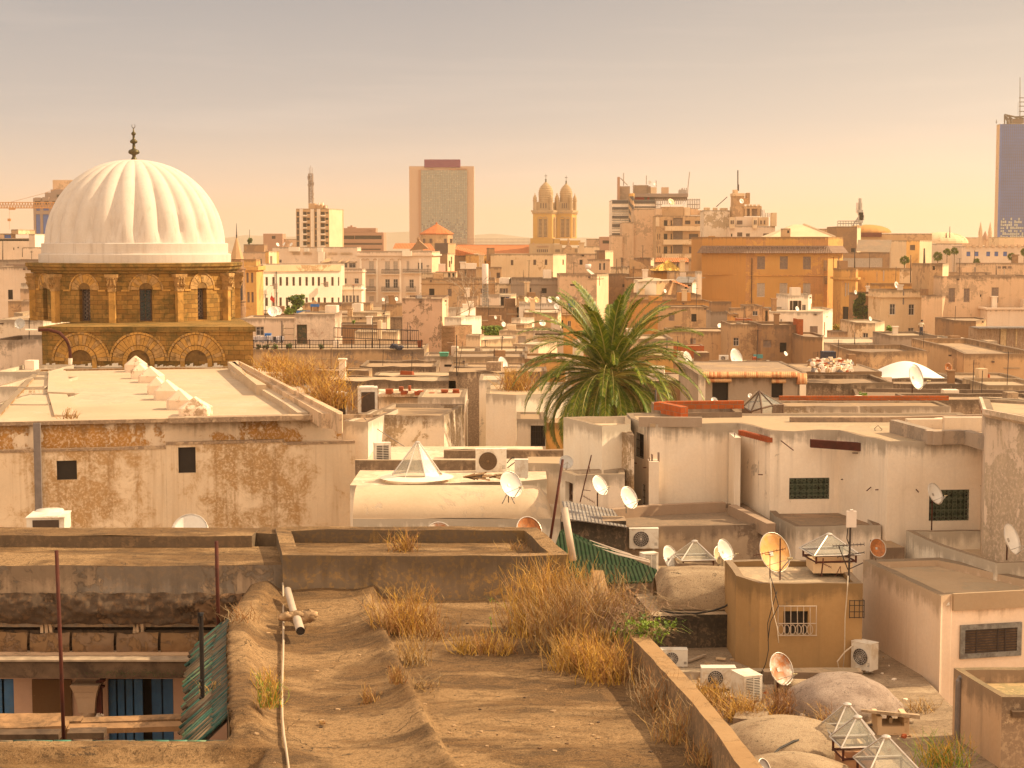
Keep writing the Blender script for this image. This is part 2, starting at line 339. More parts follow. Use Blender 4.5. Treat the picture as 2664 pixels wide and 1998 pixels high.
D_['glaze_dark']=glass((.10,.10,.09),.75,.1,.2)
D_['tower_glass']=simple((.20,.26,.27),.18,metal=.35,spec=.8,var=.25,sc_=.12)
D_['blue_glass']=simple((.03,.12,.42),.4,spec=.2,var=.2,sc_=.06)
D_['teal']=simple((.02,.07,.055),.6,var=.5,sc_=6,dirt=(.14,.10,.06))
D_['teal_light']=simple((.055,.17,.12),.5,var=.2,dirt=(.20,.26,.12))
D_['purple']=simple((.15,.015,.09),.6,var=.05)
D_['hotel_concrete']=simple((.52,.36,.26),.9,var=.06)
D_['office_brown']=simple((.42,.24,.16),.9,var=.1)
D_['cath_yellow']=plaster((.56,.38,.14),patch=(.42,.28,.13),pa=.05,streak=.25,sc_=.2,dm=.15)
D_['cath_stone']=plaster((.50,.39,.26),patch=(.38,.28,.18),pa=.25,streak=.35,sc_=.2,dm=.25)
D_['red_cloth']=simple((.55,.03,.02),.8)
D_['blue_bright']=simple((.03,.16,.48),.5)
D_['cloth_white']=simple((.62,.55,.54),.9,var=.15,sc_=2)
D_['cloth_dark']=simple((.05,.05,.07),.9)
D_['green_tub']=simple((.10,.36,.24),.5)
D_['pot']=simple((.42,.13,.05),.8)
D_['leaf']=simple((.10,.15,.02),.6,var=.4,sc_=3)
D_['leaf_bright']=simple((.20,.28,.03),.6,var=.3,sc_=2)
D_['leaf_dark']=simple((.05,.075,.02),.6,var=.3)
D_['weed']=simple((.44,.27,.09),.8,var=.3,sc_=3)
D_['weed_red']=simple((.34,.17,.06),.8,var=.3,sc_=3)
D_['weed_yellow']=simple((.58,.34,.06),.8,var=.25,sc_=3)
D_['weed_grey']=simple((.34,.24,.13),.8,var=.3,sc_=3)
D_['skin']=simple((.22,.10,.06),.6)
D_['membrane']=simple((.86,.84,.80),.5,var=.03)
D_['hill']=simple((.16,.17,.16),1,var=.2,sc_=.004)
D_['crane']=simple((.50,.22,.06),.6)
D_['tarpaulin']=simple((.10,.30,.30),.6)
def rusty(base,rust=(.30,.10,.02),lo=.5):
    def mk(n):
        m,t,b=newmat(n)
        co=nd(t,'ShaderNodeTexCoord').outputs['Object']
        ln=nd(t,'ShaderNodeVectorMath',{0:co},operation='LENGTH').outputs['Value']
        v=nd(t,'ShaderNodeMath',{0:noisef(t,co,2.2,9,.7),1:mul(t,ln,-.25)},operation='ADD').outputs[0]
        f=mr(t,v,lo-.12,lo+.08)
        c=mixc(t,f,base,nd(t,'ShaderNodeVectorMath',{0:rust,3:mr(t,noisef(t,co,9,5,.7),.3,.7,.5,1.7)},operation='SCALE').outputs[0])
        t.links.new(c,b.inputs['Base Color']);b.inputs['Roughness'].default_value=.55
        return m
    return mk
D_['dish_rusty']=rusty((.72,.66,.56),lo=.40)
D_['dish_rustier']=rusty((.60,.40,.2),lo=.30)

D_['tg1']=simple((.34,.37,.33),.4,var=.05);D_['tg2']=simple((.31,.34,.31),.4,var=.05)
D_['tg3']=simple((.42,.42,.35),.3,metal=.2,var=.1);D_['tg4']=simple((.25,.27,.27),.2,metal=.3,var=.1)
D_['lowglass']=simple((.40,.44,.44),.3,spec=.6,var=.2,sc_=.1)
D_['tower_brown']=simple((.30,.21,.17),.9,var=.1)
D_['tile_grey']=corr((.30,.20,.15),(.24,.15,.11),.35,'u',.8,.2)
D_['corr_brown']=corr((.36,.23,.15),(.48,.34,.24),.35,'u',.7)
D_['pinkblot']=plaster((.64,.48,.37),patch=(.26,.18,.12),pa=.33,streak=.25,dm=.2,sc_=.8)
D_['greywash']=plaster((.52,.40,.33),patch=(.68,.55,.43),pa=.48,streak=.3,dm=.25)
D_['terrace_wall']=plaster((.52,.38,.24),patch=(.26,.19,.14),pa=.28,streak=.55,dm=.2,sc_=.45)
# ------------------------------------------------------------ houses
def col(px,Y,z):
    x=(FR[0]+px*FR[2]-W0/2)/F*(Y*math.cos(TH)-(z-CZ)*math.sin(TH));return Vector((x,Y,z))
def inset(pl,t):
    n=len(pl);o=[]
    for i in range(n):
        a,b,c=Vector(pl[i-1][:2]),Vector(pl[i][:2]),Vector(pl[(i+1)%n][:2])
        d1=(b-a).normalized();d2=(c-b).normalized();n1=Vector((-d1.y,d1.x));n2=Vector((-d2.y,d2.x))
        k=n1+n2;L=k.length
        if L<.3:o.append(b+n1*t)
        else:o.append(b+k*(t*2/(L*L)))
    return o
def wallface(mb,A,B,z0,z1,holes=(),dep=.2):
    """wall from A to B (left to right seen from outside) with recessed openings (u0,u1,v0,v1)"""
    A=Vector(A[:2]);B=Vector(B[:2]);L=(B-A).length;d=(B-A)/L;n=Vector((d.y,-d.x))
    us=sorted({0,L,*[h[0]for h in holes],*[h[1]for h in holes]});vs_=sorted({z0,z1,*[h[2]for h in holes],*[h[3]for h in holes]})
    pt=lambda u,v,w=0:(A.x+d.x*u-n.x*w,A.y+d.y*u-n.y*w,v)
    for i in range(len(us)-1):
        for j in range(len(vs_)-1):
            um,vm=(us[i]+us[i+1])/2,(vs_[j]+vs_[j+1])/2
            if any(h[0]<um<h[1]and h[2]<vm<h[3]for h in holes):continue
            mb.face([pt(us[i],vs_[j]),pt(us[i+1],vs_[j]),pt(us[i+1],vs_[j+1]),pt(us[i],vs_[j+1])])
    for u0,u1,v0,v1 in holes:
        mb.face([pt(u0,v0),pt(u1,v0),pt(u1,v0,dep),pt(u0,v0,dep)]);mb.face([pt(u0,v1),pt(u0,v1,dep),pt(u1,v1,dep),pt(u1,v1)])
        mb.face([pt(u0,v0),pt(u0,v0,dep),pt(u0,v1,dep),pt(u0,v1)]);mb.face([pt(u1,v0),pt(u1,v1),pt(u1,v1,dep),pt(u1,v0,dep)])
WK={'d':('frame_brown','window_dark'),'w':('frame_white','window_dark'),'o':('dark','dark'),'s':('shutter','shutter'),'S':('shutter_pale','shutter_pale'),
      'b':('iron','dark'),'G':('iron_dark','glaze_green'),'D':('frame_brown','door_green'),'W':('frame_brown','window_warm'),'B':('frame_brown','blue_glass'),'t':('wood','shutter'),'e':('frame_brown','wood_dark')}
D_['glaze_green']=simple((.035,.055,.035),.3,var=.9,sc_=5)
WK['g']=('teal','dark')
def window(parent,A,d,n,u0,u1,v0,v1,kind,dep=.2):
    A=Vector(A[:2]);w,h=u1-u0,v1-v0
    q=lambda u,v,k:Vector((A.x+d.x*u-n.x*k,A.y+d.y*u-n.y*k,v))
    U=Vector((d.x,d.y,0));Z=Vector((0,0,1));Nn=Vector((n.x,n.y,0))
    name='door' if kind in 'De' else 'shuttered_window' if kind in 'sS' else 'window'
    fm,pm=WK[kind]
    mb=MB();bx=lambda a0,a1,b0,b1,k0,k1:mb.obox(q(a0,b0,k0),U*(a1-a0),Z*(b1-b0),-Nn*(k1-k0))
    f=max(.05,min(.09,w*.09));e=.004
    if kind=='o':  # open hole: near-black sheet paints the unlit room behind
        mb.obox(q(u0,v0,dep+.02),U*w,Z*h,-Nn*.03);return mb.build(name,pm,parent)
    # frame of the opening
    k0,k1=dep-.05,dep+.02
    mb.mat(0);bx(u0,u0+f,v0,v1,k0,k1);bx(u1-f,u1,v0,v1,k0,k1);bx(u0+f,u1-f,v1-f,v1,k0,k1);bx(u0+f,u1-f,v0,v0+f,k0,k1)
    if kind in 'sS':
        mid=(u0+u1)/2;k=max(3,min(14,int(h/.12)))
        for a,b in((u0+f,mid-.01),(mid+.01,u1-f)):
            for i in range(k):
                z=v0+f+(h-2*f)*i/k;mb.obox(q(a,z,dep-.03),U*(b-a),Z*(h/k*.75)+Nn*.03,-Nn*.02)
            bx(a,a+.05,v0+f,v1-f,dep-.045,dep-.01);bx(b-.05,b,v0+f,v1-f,dep-.045,dep-.01)
        mb.mat(1);bx(u0,u1,v0,v1,dep+.025,dep+.04)
        return mb.build(name,[fm,'wood_dark'],parent)
    if kind in 'wdBW' and w>.5:
        m_=(u0+u1)/2;bx(m_-.025,m_+.025,v0+f,v1-f,dep-.03,dep+.01)
        if h>.9:z=v0+h*.62;bx(u0+f,m_-.025,z-.02,z+.02,dep-.025,dep+.01);bx(m_+.025,u1-f,z-.02,z+.02,dep-.025,dep+.01)
    if kind=='D' or kind=='e':
        m_=(u0+u1)/2;bx(m_-.02,m_+.02,v0+f,v1-f,dep-.02,dep+.01);z=v0+h*.4;bx(u0+f,m_-.02,z-.06,z+.06,dep-.02,dep+.01);bx(m_+.02,u1-f,z-.06,z+.06,dep-.02,dep+.01)
    fo=mb.build(name,fm,parent)
    p=MB();p.obox(q(u0,v0,dep+.03),U*w,Z*h,-Nn*.03);p.build('panel' if kind in 'De' else 'pane',pm,fo)
    if kind in 'bG':
        g=MB();nb=max(2,int(w/.13))
        for i in range(nb+1):
            a=u0+w*i/nb;g.tube([q(a,v0,.03),q(a,v1,.03)],.011,4)
        for z in(v0+.02,v0+h*.35,v0+h*.7,v1-.02):g.obox(q(u0,z-.01,.03),U*w,Z*.02,-Nn*.012)
        if kind=='G':
            r=.09;nx,nz_=max(2,int(w/(2*r))),max(2,int(h/(2*r)))
            for i in range(nx):
                for j in range(nz_):
                    cx_,cz_=u0+w*(i+.5)/nx,v0+h*(j+.5)/nz_
                    pts=[q(cx_+r*(1-.7*k/14)*math.cos(k*.85*(1 if(i+j)%2 else-1)),cz_+r*(1-.7*k/14)*math.sin(k*.85),.0)for k in range(15)]
                    g.tube(pts,.012,3,False)
        g.build('grille','iron' if kind=='b' else 'grille_green',fo)
    return fo
def onwall(A,B,px,py):
    """photo point onto the vertical plane through A,B -> (u, z)"""
    A=Vector(A[:2]);B=Vector(B[:2]);d=(B-A).normalized();n=Vector((d.y,-d.x));r=ray(px,py)
    t=A.dot(n)/(r.x*n.x+r.y*n.y);p=r*t
    return(Vector((p.x,p.y))-A).dot(d),p.z+CZ
def H(label,pts,yt,D=8,mat='white',roof='roof',par=.35,pt=.22,wins=(),cat='house',name='house',zb=0,group=None,cor=None,mats=None,wob=.025,dep=.2,poly=False,corm=None,ret=False,z=None):
    """pts: (photo x, depth in metres) of the wall tops seen, left to right; yt: photo y of the wall top at the first of them"""
    if z is None:z=P(pts[0][0],yt,pts[0][1]).z
    fp=[col(a,Y,z)for a,Y in pts];nf=len(fp)-1
    if poly:pl=fp;nf=len(fp)
    elif len(fp)==2:
        d=(fp[1]-fp[0]).normalized();nn=Vector((-d.y,d.x,0));pl=fp+[fp[1]+nn*D,fp[0]+nn*D]
    else:
        yb=max(p.y for p in fp)+D;pl=fp+[Vector((fp[-1].x+.02,yb,z)),Vector((fp[0].x-.02,yb,z))]
    c=sum(pl,Vector())/len(pl);root=empty(name,(c.x,c.y,zb),label,cat,group)
    n=len(pl);band=max(par,.3);zt=z-band
    w=MB()
    hs={}
    for it in wins:
        k,x0,y0,x1,y1,kd=it[:6];A,B=pl[k],pl[(k+1)%n];L=(Vector(B[:2])-Vector(A[:2])).length
        ua,va=onwall(A,B,x0,y1);ub,vb=onwall(A,B,x1,y0)
        ua,ub=max(.03,min(ua,ub)),min(L-.03,max(ua,ub))
        if ub-ua<.1:continue
        hs.setdefault(k,[]).append((ua,ub,max(zb+.02,min(va,vb)),min(zt-.03,max(va,vb)),kd))
    seg=[max(1,min(14,int((Vector(pl[(i+1)%n])-Vector(pl[i])).length/.8)))for i in range(n)]
    for i in range(n):
        A,B=pl[i],pl[(i+1)%n];w.mat(0)
        if mats and i in mats:w.mat(mats[i])  # coat per wall; paler right-hand coats paint in the sunlit side
        wallface(w,A,B,zb,zt,[h[:4]for h in hs.get(i,[])],dep)
    inn=inset(pl,pt)if par>0 else None
    def chain(p):
        o=[]
        for i in range(n):
            a,b=Vector((p[i][0],p[i][1])),Vector((p[(i+1)%n][0],p[(i+1)%n][1]))
            o+=[a.lerp(b,k/seg[i])for k in range(seg[i])]
        return o
    oc=chain(pl);N=len(oc);jz=[z+random.uniform(-wob,wob*.4)for _ in range(N)]
    mi=[i for i in range(n)for _ in range(seg[i])]
    for i in range(N):
        j=(i+1)%N;w.mat(mats.get(mi[i],0)if mats else 0)
        w.face([(oc[i].x,oc[i].y,zt),(oc[j].x,oc[j].y,zt),(oc[j].x,oc[j].y,jz[j]),(oc[i].x,oc[i].y,jz[i])])
    ml=mat if isinstance(mat,(list,tuple))else[mat]
    if inn:
        ic=chain(inn);kz=[v-random.uniform(0,wob)for v in jz]
        w.mat(len(ml))
        for i in range(N):
            j=(i+1)%N
            w.face([(oc[i].x,oc[i].y,jz[i]),(oc[j].x,oc[j].y,jz[j]),(ic[j].x,ic[j].y,kz[j]),(ic[i].x,ic[i].y,kz[i])])
        w.mat(0)
        for i in range(N):
            j=(i+1)%N
            w.face([(ic[i].x,ic[i].y,kz[i]),(ic[j].x,ic[j].y,kz[j]),(ic[j].x,ic[j].y,z-par-.02),(ic[i].x,ic[i].y,z-par-.02)])
        w.build('wall',list(ml)+[roof],root)['topz']=float(z)
        r=MB();q=inset(pl,pt-.02);r.face([(a.x,a.y,z-par)for a in q]);r.build('roof',roof,root)
    else:
        w.build('wall',ml,root)['topz']=float(z)
        r=MB();r.face([(oc[i].x,oc[i].y,jz[i])for i in range(N)]);r.build('roof',roof,root)
    if cor:
        pr,h=cor[0],cor[1];o=inset(pl,-pr);g=MB();zc=z-(cor[2]if len(cor)>2 else 0)
        for i in range(n):
            j=(i+1)%n;a,b,c_,d_=o[i],o[j],pl[j],pl[i]
            for q0,q1,s0,s1,z0,z1 in((a,b,c_,d_,zc+.01,zc+.01-h),):
                g.face([(q0.x,q0.y,z1),(q1.x,q1.y,z1),(q1.x,q1.y,z0),(q0.x,q0.y,z0)])
                g.face([(q0.x,q0.y,z0),(q1.x,q1.y,z0),(s0.x,s0.y,z0),(s1.x,s1.y,z0)])
                g.face([(s1.x,s1.y,z1-.1),(s0.x,s0.y,z1-.1),(q1.x,q1.y,z1),(q0.x,q0.y,z1)])
        g.build('cornice',corm or ml[0],root)
    for k,L in hs.items():
        A,B=Vector(pl[k][:2]),Vector(pl[(k+1)%n][:2]);d=(B-A).normalized();nn=Vector((d.y,-d.x))
        for h in L:window(root,A,d,nn,*h,dep)
    root['_z']=z
    Y_=pl[0].y;L=(Vector(pl[1])-Vector(pl[0])).length
    if name=='house' and 88<Y_<430 and L>3 and nf<=3:detail(root,pl,z,Y_,mat if isinstance(mat,str)else mat[0],par)
    return(root,pl,z)if ret else root
def detail(root,pl,z,Y,mat,par):
    rn=random.Random(int(Y*131+pl[0][0]*17));k=max(1,Y/150);fw=[0,1]if len(pl)>4 else[0]
    for i in fw:
        A,B=Vector(pl[i][:2]),Vector(pl[i+1][:2]);L=(B-A).length;d=(B-A)/L;n=Vector((d.y,-d.x))
        if L<3:continue
        bx=lambda nm,m,u,v,w,h,pr:(lambda g:(g.obox((A.x+d.x*u,A.y+d.y*u,v),(d.x*w,d.y*w,0),(0,0,h),(n.x*pr,n.y*pr,0)),g.build(nm,m,root)))(MB())
        for j in range(rn.randint(0,int(min(3,L/5)))+(L>6)):
            u=rn.uniform(.1,.9)*L;c=rn.random()
            if c<.35:bx('drainpipe',rn.choice(('iron_grey','sand','pvc')),u,z-rn.uniform(2,4),.1*k,rn.uniform(1.5,2.4),.1)
            elif c<.7:bx('drain_spout','window_warm',u,z-par-.25,.18*k,.14*k,.25)
            else:bx('wall_ledge','roof_pale',u,z-rn.uniform(.7,1.3),rn.uniform(.8,2.5),.08*k,.08)
    y0=max(pl[0][1],pl[1][1]);D=max(p[1]for p in pl)-y0;xs=[p[0]for p in pl[:2]]
    for j in range(rn.randint(1,2+int(L/9))):
        x=rn.uniform(min(xs)+.8,max(xs)-.8);y=y0+rn.uniform(.35,.85)*D;c=rn.random();g=MB();zz=z-par
        if c<.3:w=rn.uniform(.5,1.1)*k;g.box(x,y,zz,w,w,rn.uniform(.4,.9)*k,rn.uniform(-.2,.2));g.build('roof_box',rn.choice((mat,'white','brown')),root)
        elif c<.5:h=rn.uniform(.6,1.3)*k;g.box(x,y,zz,.45*k,.45*k,h);g.box(x,y,zz+h,.6*k,.6*k,.1*k);g.build('chimney',rn.choice(('cream','brown','white')),root)
        elif c<.85:h=rn.uniform(1.2,2.6)*k**.5;g.tube([(x,y,zz),(x+.05,y,zz+h)],.025*k,4);[g.tube([(x-.35,y,zz+h*(.97-.06*q)),(x+.35,y,zz+h*(.97-.06*q))],.012*k,3)for q in range(rn.randint(0,4))];g.build('roof_rod','iron',root)
        else:g.box(x,y,zz,rn.uniform(.6,1.6),.25,rn.uniform(.2,.5),rn.uniform(0,3),.9);g.build('roof_clutter',rn.choice(('wood_grey','brick_plain','iron_grey')),root)
def part(parent,name,mat,*boxes):
    for b_ in boxes:o_=part1(parent,name,mat,b_)
    return o_
def part1(parent,name,mat,*boxes):
    """boxes given as photo rectangles standing at a depth: (x0, y0, x1, y1, Y, thickness)"""
    g=MB()
    for x0,y0,x1,y1,Y,th in boxes:
        a=P(x0,y1,Y);b=P(x1,y0,Y);g.obox(a,(b.x-a.x,0,0),(0,0,b.z-a.z),(0,th,0))
    return g.build(name,mat,parent)
def thing1(name,label,cat,mb,mat,loc,group=None,kind=None):
    o=mb.build(name,mat,None,loc);return tag(o,label,cat,group,kind)
D_['stone_dark2']=simple((.20,.11,.035),.95,var=.35,sc_=2,dirt=(.09,.05,.02))  # dark tone that paints recess shade into flat arch fillings
D_['vent_white']=plaster((.78,.66,.54),patch=(.40,.28,.18),pa=.25,streak=.1,dm=.5,sc_=1.6)
D_['iron_grey']=simple((.20,.17,.16),.6,metal=.1)
D_['stain_pale']=plaster((.66,.52,.38),patch=(.40,.28,.18),pa=.35,streak=.25,dm=.6,sc_=1.2)
D_['streak_wall']=plaster((.60,.46,.32),patch=(.14,.10,.07),pa=.3,streak=1.0,dirt=(.07,.05,.035),dm=.5,sc_=1.2)
D_['brick_plain']=simple((.34,.085,.03),.85,var=.25,sc_=2.5,dirt=(.30,.08,.035))
D_['rosy']=plaster((.70,.59,.49),patch=(.50,.39,.28),pa=.5,streak=.4,dm=.35,sc_=.9)
D_['rose_clean']=plaster((.83,.68,.56),patch=(.45,.3,.18),pa=0,streak=.3,dirt=(.42,.28,.16),dm=.15,sc_=.8)
D_['stain_wall2']=plaster((.50,.41,.32),patch=(.28,.20,.14),pa=.5,streak=.8,dirt=(.14,.10,.08),dm=.7,sc_=1.1)
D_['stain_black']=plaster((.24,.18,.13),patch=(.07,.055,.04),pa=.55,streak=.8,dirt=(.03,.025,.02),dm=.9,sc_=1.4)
D_['frame_grey']=simple((.22,.21,.19),.8,var=.3,sc_=5,dirt=(.12,.10,.09))
D_['tan_smooth']=plaster((.42,.29,.15),patch=(.32,.22,.12),pa=.12,streak=.45,dirt=(.18,.12,.06),dm=.35,sc_=.8)
D_['plaster_streak']=plaster((.62,.47,.34),patch=(.36,.26,.18),pa=.15,streak=.9,dirt=(.16,.12,.085),dm=.5,sc_=1.4)
D_['gravel']=plaster((.48,.37,.22),patch=(.28,.22,.11),pa=.5,streak=0,dm=.9,sc_=3)
D_['parapet_top']=plaster((.36,.245,.135),patch=(.32,.20,.10),pa=.35,streak=0,dirt=(.14,.09,.05),dm=.7,sc_=1.5,bm=.5)
D_['trough_wall']=plaster((.44,.30,.13),patch=(.22,.16,.105),pa=.56,streak=.5,dirt=(.10,.07,.045),dm=.5,sc_=.7)
D_['cracked']=plaster((.52,.40,.29),patch=(.34,.27,.21),pa=.45,streak=.4,dirt=(.13,.095,.065),dm=.7,sc_=1.4,bm=.6)
D_['stone_course']=plaster((.30,.20,.115),patch=(.22,.14,.085),pa=.4,streak=.2,dirt=(.08,.055,.04),dm=.6,sc_=2,bm=.7)
D_['court_pink']=plaster((.52,.37,.29),patch=(.36,.26,.2),pa=.15,streak=.3,dm=.3,sc_=1.2)
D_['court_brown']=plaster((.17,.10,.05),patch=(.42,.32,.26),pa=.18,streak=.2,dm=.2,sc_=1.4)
D_['column_stone']=plaster((.44,.33,.24),patch=(.34,.24,.17),pa=.2,streak=.4,dm=.4,sc_=2)
D_['tile_worn']=simple((.16,.115,.07),.8,var=.3,sc_=6,dirt=(.06,.09,.07))
D_['tile_worn2']=simple((.11,.075,.05),.8,var=.3,sc_=6,dirt=(.05,.07,.055))
D_['conduit']=simple((.48,.37,.26),.6,var=.1)
D_['stone_lump']=simple((.44,.29,.16),.95,var=.3,sc_=8,dirt=(.24,.15,.08))
D_['weed_pink']=simple((.34,.215,.14),.8,var=.3,sc_=3)
D_['tile_lit']=simple((.62,.36,.17),.8,var=.3,sc_=3)  # two tile tones, mixed at random
D_['tile_lit2']=simple((.50,.20,.08),.8,var=.3,sc_=3)
D_['frond']=simple((.085,.13,.010),.45,var=.45,sc_=1.2,spec=.3)
D_['frond2']=simple((.21,.23,.02),.45,var=.4,sc_=1.2,spec=.3)
D_['frond_dry']=simple((.40,.24,.08),.8,var=.4,sc_=2)
D_['palm_trunk']=simple((.20,.12,.06),.9,var=.5,sc_=4,dirt=(.08,.05,.03))
D_['rachis']=simple((.40,.33,.10),.5,var=.2)
D_['cabinet_dark']=simple((.075,.05,.035),.6,var=.2,sc_=6)
D_['panel_white']=simple((.72,.62,.54),.5,var=.05)
D_['dish_feed']=simple((.55,.45,.25),.6)
D_['dish_cream']=simple((.66,.52,.32),.45,var=.1)
D_['ac_brown2']=simple((.20,.12,.06),.8)
D_['brick_pale']=simple((.46,.25,.14),.85,var=.2,sc_=3)
D_['cloth_lilac']=simple((.38,.36,.42),.9,var=.1)
D_['cloth_shirt']=simple((.62,.52,.38),.9)
D_['grille_green']=simple((.11,.13,.085),.6)
D_['roof_mid']=plaster((.70,.59,.46),patch=(.52,.41,.29),pa=.4,streak=0,dm=.5,sc_=.6,var=.12)
D_['vault_tan']=cement((.36,.26,.165),(.45,.34,.225),(.26,.18,.115),0)
D_['vault_lilac']=cement((.36,.28,.23),(.43,.34,.28),(.27,.20,.16),0)
D_['court']=cement((.36,.26,.17),(.50,.38,.26),(.24,.17,.11))
# ============================================================ setting
g=MB();g.face([(-4200,-200,0),(4200,-200,0),(4200,6900,0),(-4200,6900,0)])
tag(g.build('ground','ground'),'bare ground under the town',None,kind='structure')
g=MB();fr()
prof=[(-200,632),(300,630),(560,622),(640,612),(760,616),(900,612),(980,605),(1060,603),(1160,606),(1230,611),(1290,608),(1340,614),(1400,622),(1500,618),(1600,620),(1750,626),(2100,631),(2800,634)]
for i in range(len(prof)-1):
    (a,ya),(b,yb)=prof[i],prof[i+1]
    for k in range(6):
        u0,u1=k/6,(k+1)/6;f=lambda u:(a+(b-a)*u,ya+(yb-ya)*u+1.2*noise.noise(Vector(((a+(b-a)*u)*.02,3,1))))
        (x0,y0),(x1,y1)=f(u0),f(u1)
        p0,p1=P(x0,y0,5600),P(x1,y1,5600)
        g.face([P(x0,655,4800),P(x1,655,4800),p1,p0]);g.face([p0,p1,(p1.x,6600,0),(p0.x,6600,0)])
tag(g.build('hills','hill'),'low blue grey hills on the horizon',None,kind='structure')
# ============================================================ towers on the skyline
fr(*ZB3)
hot,pl,z=H('slab tower block with grid of glass panels and a purple roof box',[(237,1200),(858,1200)],193,16,'hotel_concrete','hotel_concrete',0,cat='tower block',name='tower_block',wob=0,ret=True)
part(hot,'sign_box','purple',(382,128,726,205,1199,10));part(hot,'dark_recess','office_brown',(330,226,356,935,1199,1))  # raised strip, darker than the concrete behind it
cw=MB();fm=MB();a=P(356,935,1198.5);b=P(793,232,1198.5);NX,NZ=26,44;random.seed(3)
for i in range(NX):
    for j in range(NZ):
        cw.mat(random.choice([0,0,0,1,1,2])if not(j<9+random.random()*6 and random.random()<.45)else 3)
        x0=a.x+(b.x-a.x)*i/NX;x1=a.x+(b.x-a.x)*(i+1)/NX;z0=a.z+(b.z-a.z)*j/NZ;z1=a.z+(b.z-a.z)*(j+1)/NZ;jt=random.uniform(-.12,.12)
        cw.face([(x0+.12,a.y,z0+.12),(x1-.12,a.y+jt,z0+.12),(x1-.12,a.y+jt,z1-.12),(x0+.12,a.y,z1-.12)])
for i in range(NX+1):x=a.x+(b.x-a.x)*i/NX;fm.obox((x-.08,a.y-.1,a.z),(.16,0,0),(0,1.5,0),(0,0,b.z-a.z))
for j in range(NZ+1):zz=a.z+(b.z-a.z)*j/NZ;fm.obox((a.x,a.y-.06,zz-.08),(b.x-a.x,0,0),(0,1.4,0),(0,0,.16))
fo=fm.build('curtain_wall','shutter',hot);cw.build('glass_panel',['tg1','tg2','tg3','tg4'],fo)
part(hot,'roof_plant','office_brown',(440,210,470,224,1198.6,1),(622,212,690,230,1198.6,1),(700,215,790,226,1198.6,1))
fr(*ZB5)
bt,pl,z=H('tall blue glass tower with pale stone side and aerials at the right edge',[(1982,1150),(2420,1150)],268,8,['blue_glass','pink'],'roof_dark',0,mats={3:1},cat='tower block',name='glass_tower',wob=0,ret=True)
gm_=MB();a=P(1982,1420,1149.8);b=P(2420,268,1149.8)
for i in range(23):x=a.x+(b.x-a.x)*i/22;gm_.obox((x-.05,a.y,a.z),(.1,0,0),(0,.3,0),(0,0,b.z-a.z))
for j in range(41):zz=a.z+(b.z-a.z)*j/40;gm_.obox((a.x,a.y+.02,zz-.06),(b.x-a.x,0,0),(0,.25,0),(0,0,.12))
gm_.build('glazing_bars','iron',bt)
cr_=MB();random.seed(5)
for i in range(22):
    for j in range(0,13):
        if j<7+random.random()*4-1 and random.random()<.8-.03*j:x0=a.x+(b.x-a.x)*i/22;zz=a.z+(b.z-a.z)*j/40;cr_.obox((x0+.15,a.y-.1,zz+.15),((b.x-a.x)/22-.3,0,0),(0,.1,0),(0,0,(b.z-a.z)/40*random.uniform(.5,.9)))
cr_.build('pale_panel','lowglass',bt)
part(bt,'roof_plant','window_warm',(2100,215,2212,262,1160,12))
tr=MB();q=lambda x,y:P(x,y,1155)
for A_,B_ in(((2026,176),(2026,266)),((2026,176),(2130,200)),((2130,200),(2260,192)),((2050,266),(2050,184)),((2026,220),(2100,215)),((2026,176),(2060,266)),((2060,184),(2100,262)),((2085,190),(2085,264)),((2060,190),(2212,215)),((2110,196),(2150,215))):tr.tube([q(*A_),q(*B_)],.5,4)
tr.build('roof_truss','iron',bt)
tr=MB();tr.tube([q(2173,200),q(2174,-180)],[.35,.2],4)
for y in(20,60,100,150):tr.obox(q(2165,y),(4,0,0),(0,.4,0),(0,0,.5))
tr.tube([q(2155,180),q(2155,60)],.12,3);tr.tube([q(1947,266),q(1947,225)],.2,4);tr.tube([q(1938,250),q(1958,250)],.15,4);tr.build('aerial','iron',bt)
# residential tower with lattice mast
fr(*ZB2)
W=[]
for y0,y1 in((630,672),(684,733),(741,790),(800,850),(857,907),(916,965)):
    W+=[(0,632,y0,658,y1,'d'),(0,694,y0,728,y1,'o'),(0,731,y0+4,760,y1-22,'o'),(0,808,y0,826,y1,'d'),(0,864,y0,902,y1,'o'),(0,908,y0+4,938,y1-24,'o')]
ap,pl,z=H('cream residential tower of eight floors with a lattice mast on its roof',[(627,800),(943,800),(1070,816)],600,6,['sand','cream_clean'],'roof',.8,mats={1:1},wins=W,cat='apartment tower',name='apartment_tower',ret=True,dep=1.2)  # right wall paler: sunlight put into its coat
st=[]
for x in(664,672,680,688,770,778,786,794,830,838,846,854):st.append((x,604,x+3.5,985,799.4,.6))
part(ap,'vertical_rib','white',*st)
part(ap,'balcony','white',*[(x0,y,x1,y+13,798.4,1.6)for y in(660,720,778,838,895,953)for x0,x1 in((690,732),(862,906))])
part(ap,'stair_head','sand',(747,549,806,602,803,8),(806,560,880,600,804,6),(885,568,918,598,806,5))
part(ap,'roof_plant','white',(840,545,850,570,803,2),(858,540,884,572,805,3),(905,570,915,596,804,2))
def lattice(mb,base,h,w,r=.08,seg=8):
    x,y,z0=base
    for a,b in((-1,-1),(1,-1),(1,1),(-1,1)):mb.tube([(x+a*w/2,y+b*w/2,z0),(x+a*w/2,y+b*w/2,z0+h)],r,4)
    for k in range(seg):
        za,zb_=z0+h*k/seg,z0+h*(k+1)/seg
        for(a,b),(c,d)in(((-1,-1),(1,-1)),((1,-1),(1,1)),((1,1),(-1,1)),((-1,1),(-1,-1))):
            mb.tube([(x+a*w/2,y+b*w/2,za),(x+c*w/2,y+d*w/2,zb_)],r*.7,3);mb.tube([(x+a*w/2,y+b*w/2,zb_),(x+c*w/2,y+d*w/2,zb_)],r*.7,3)
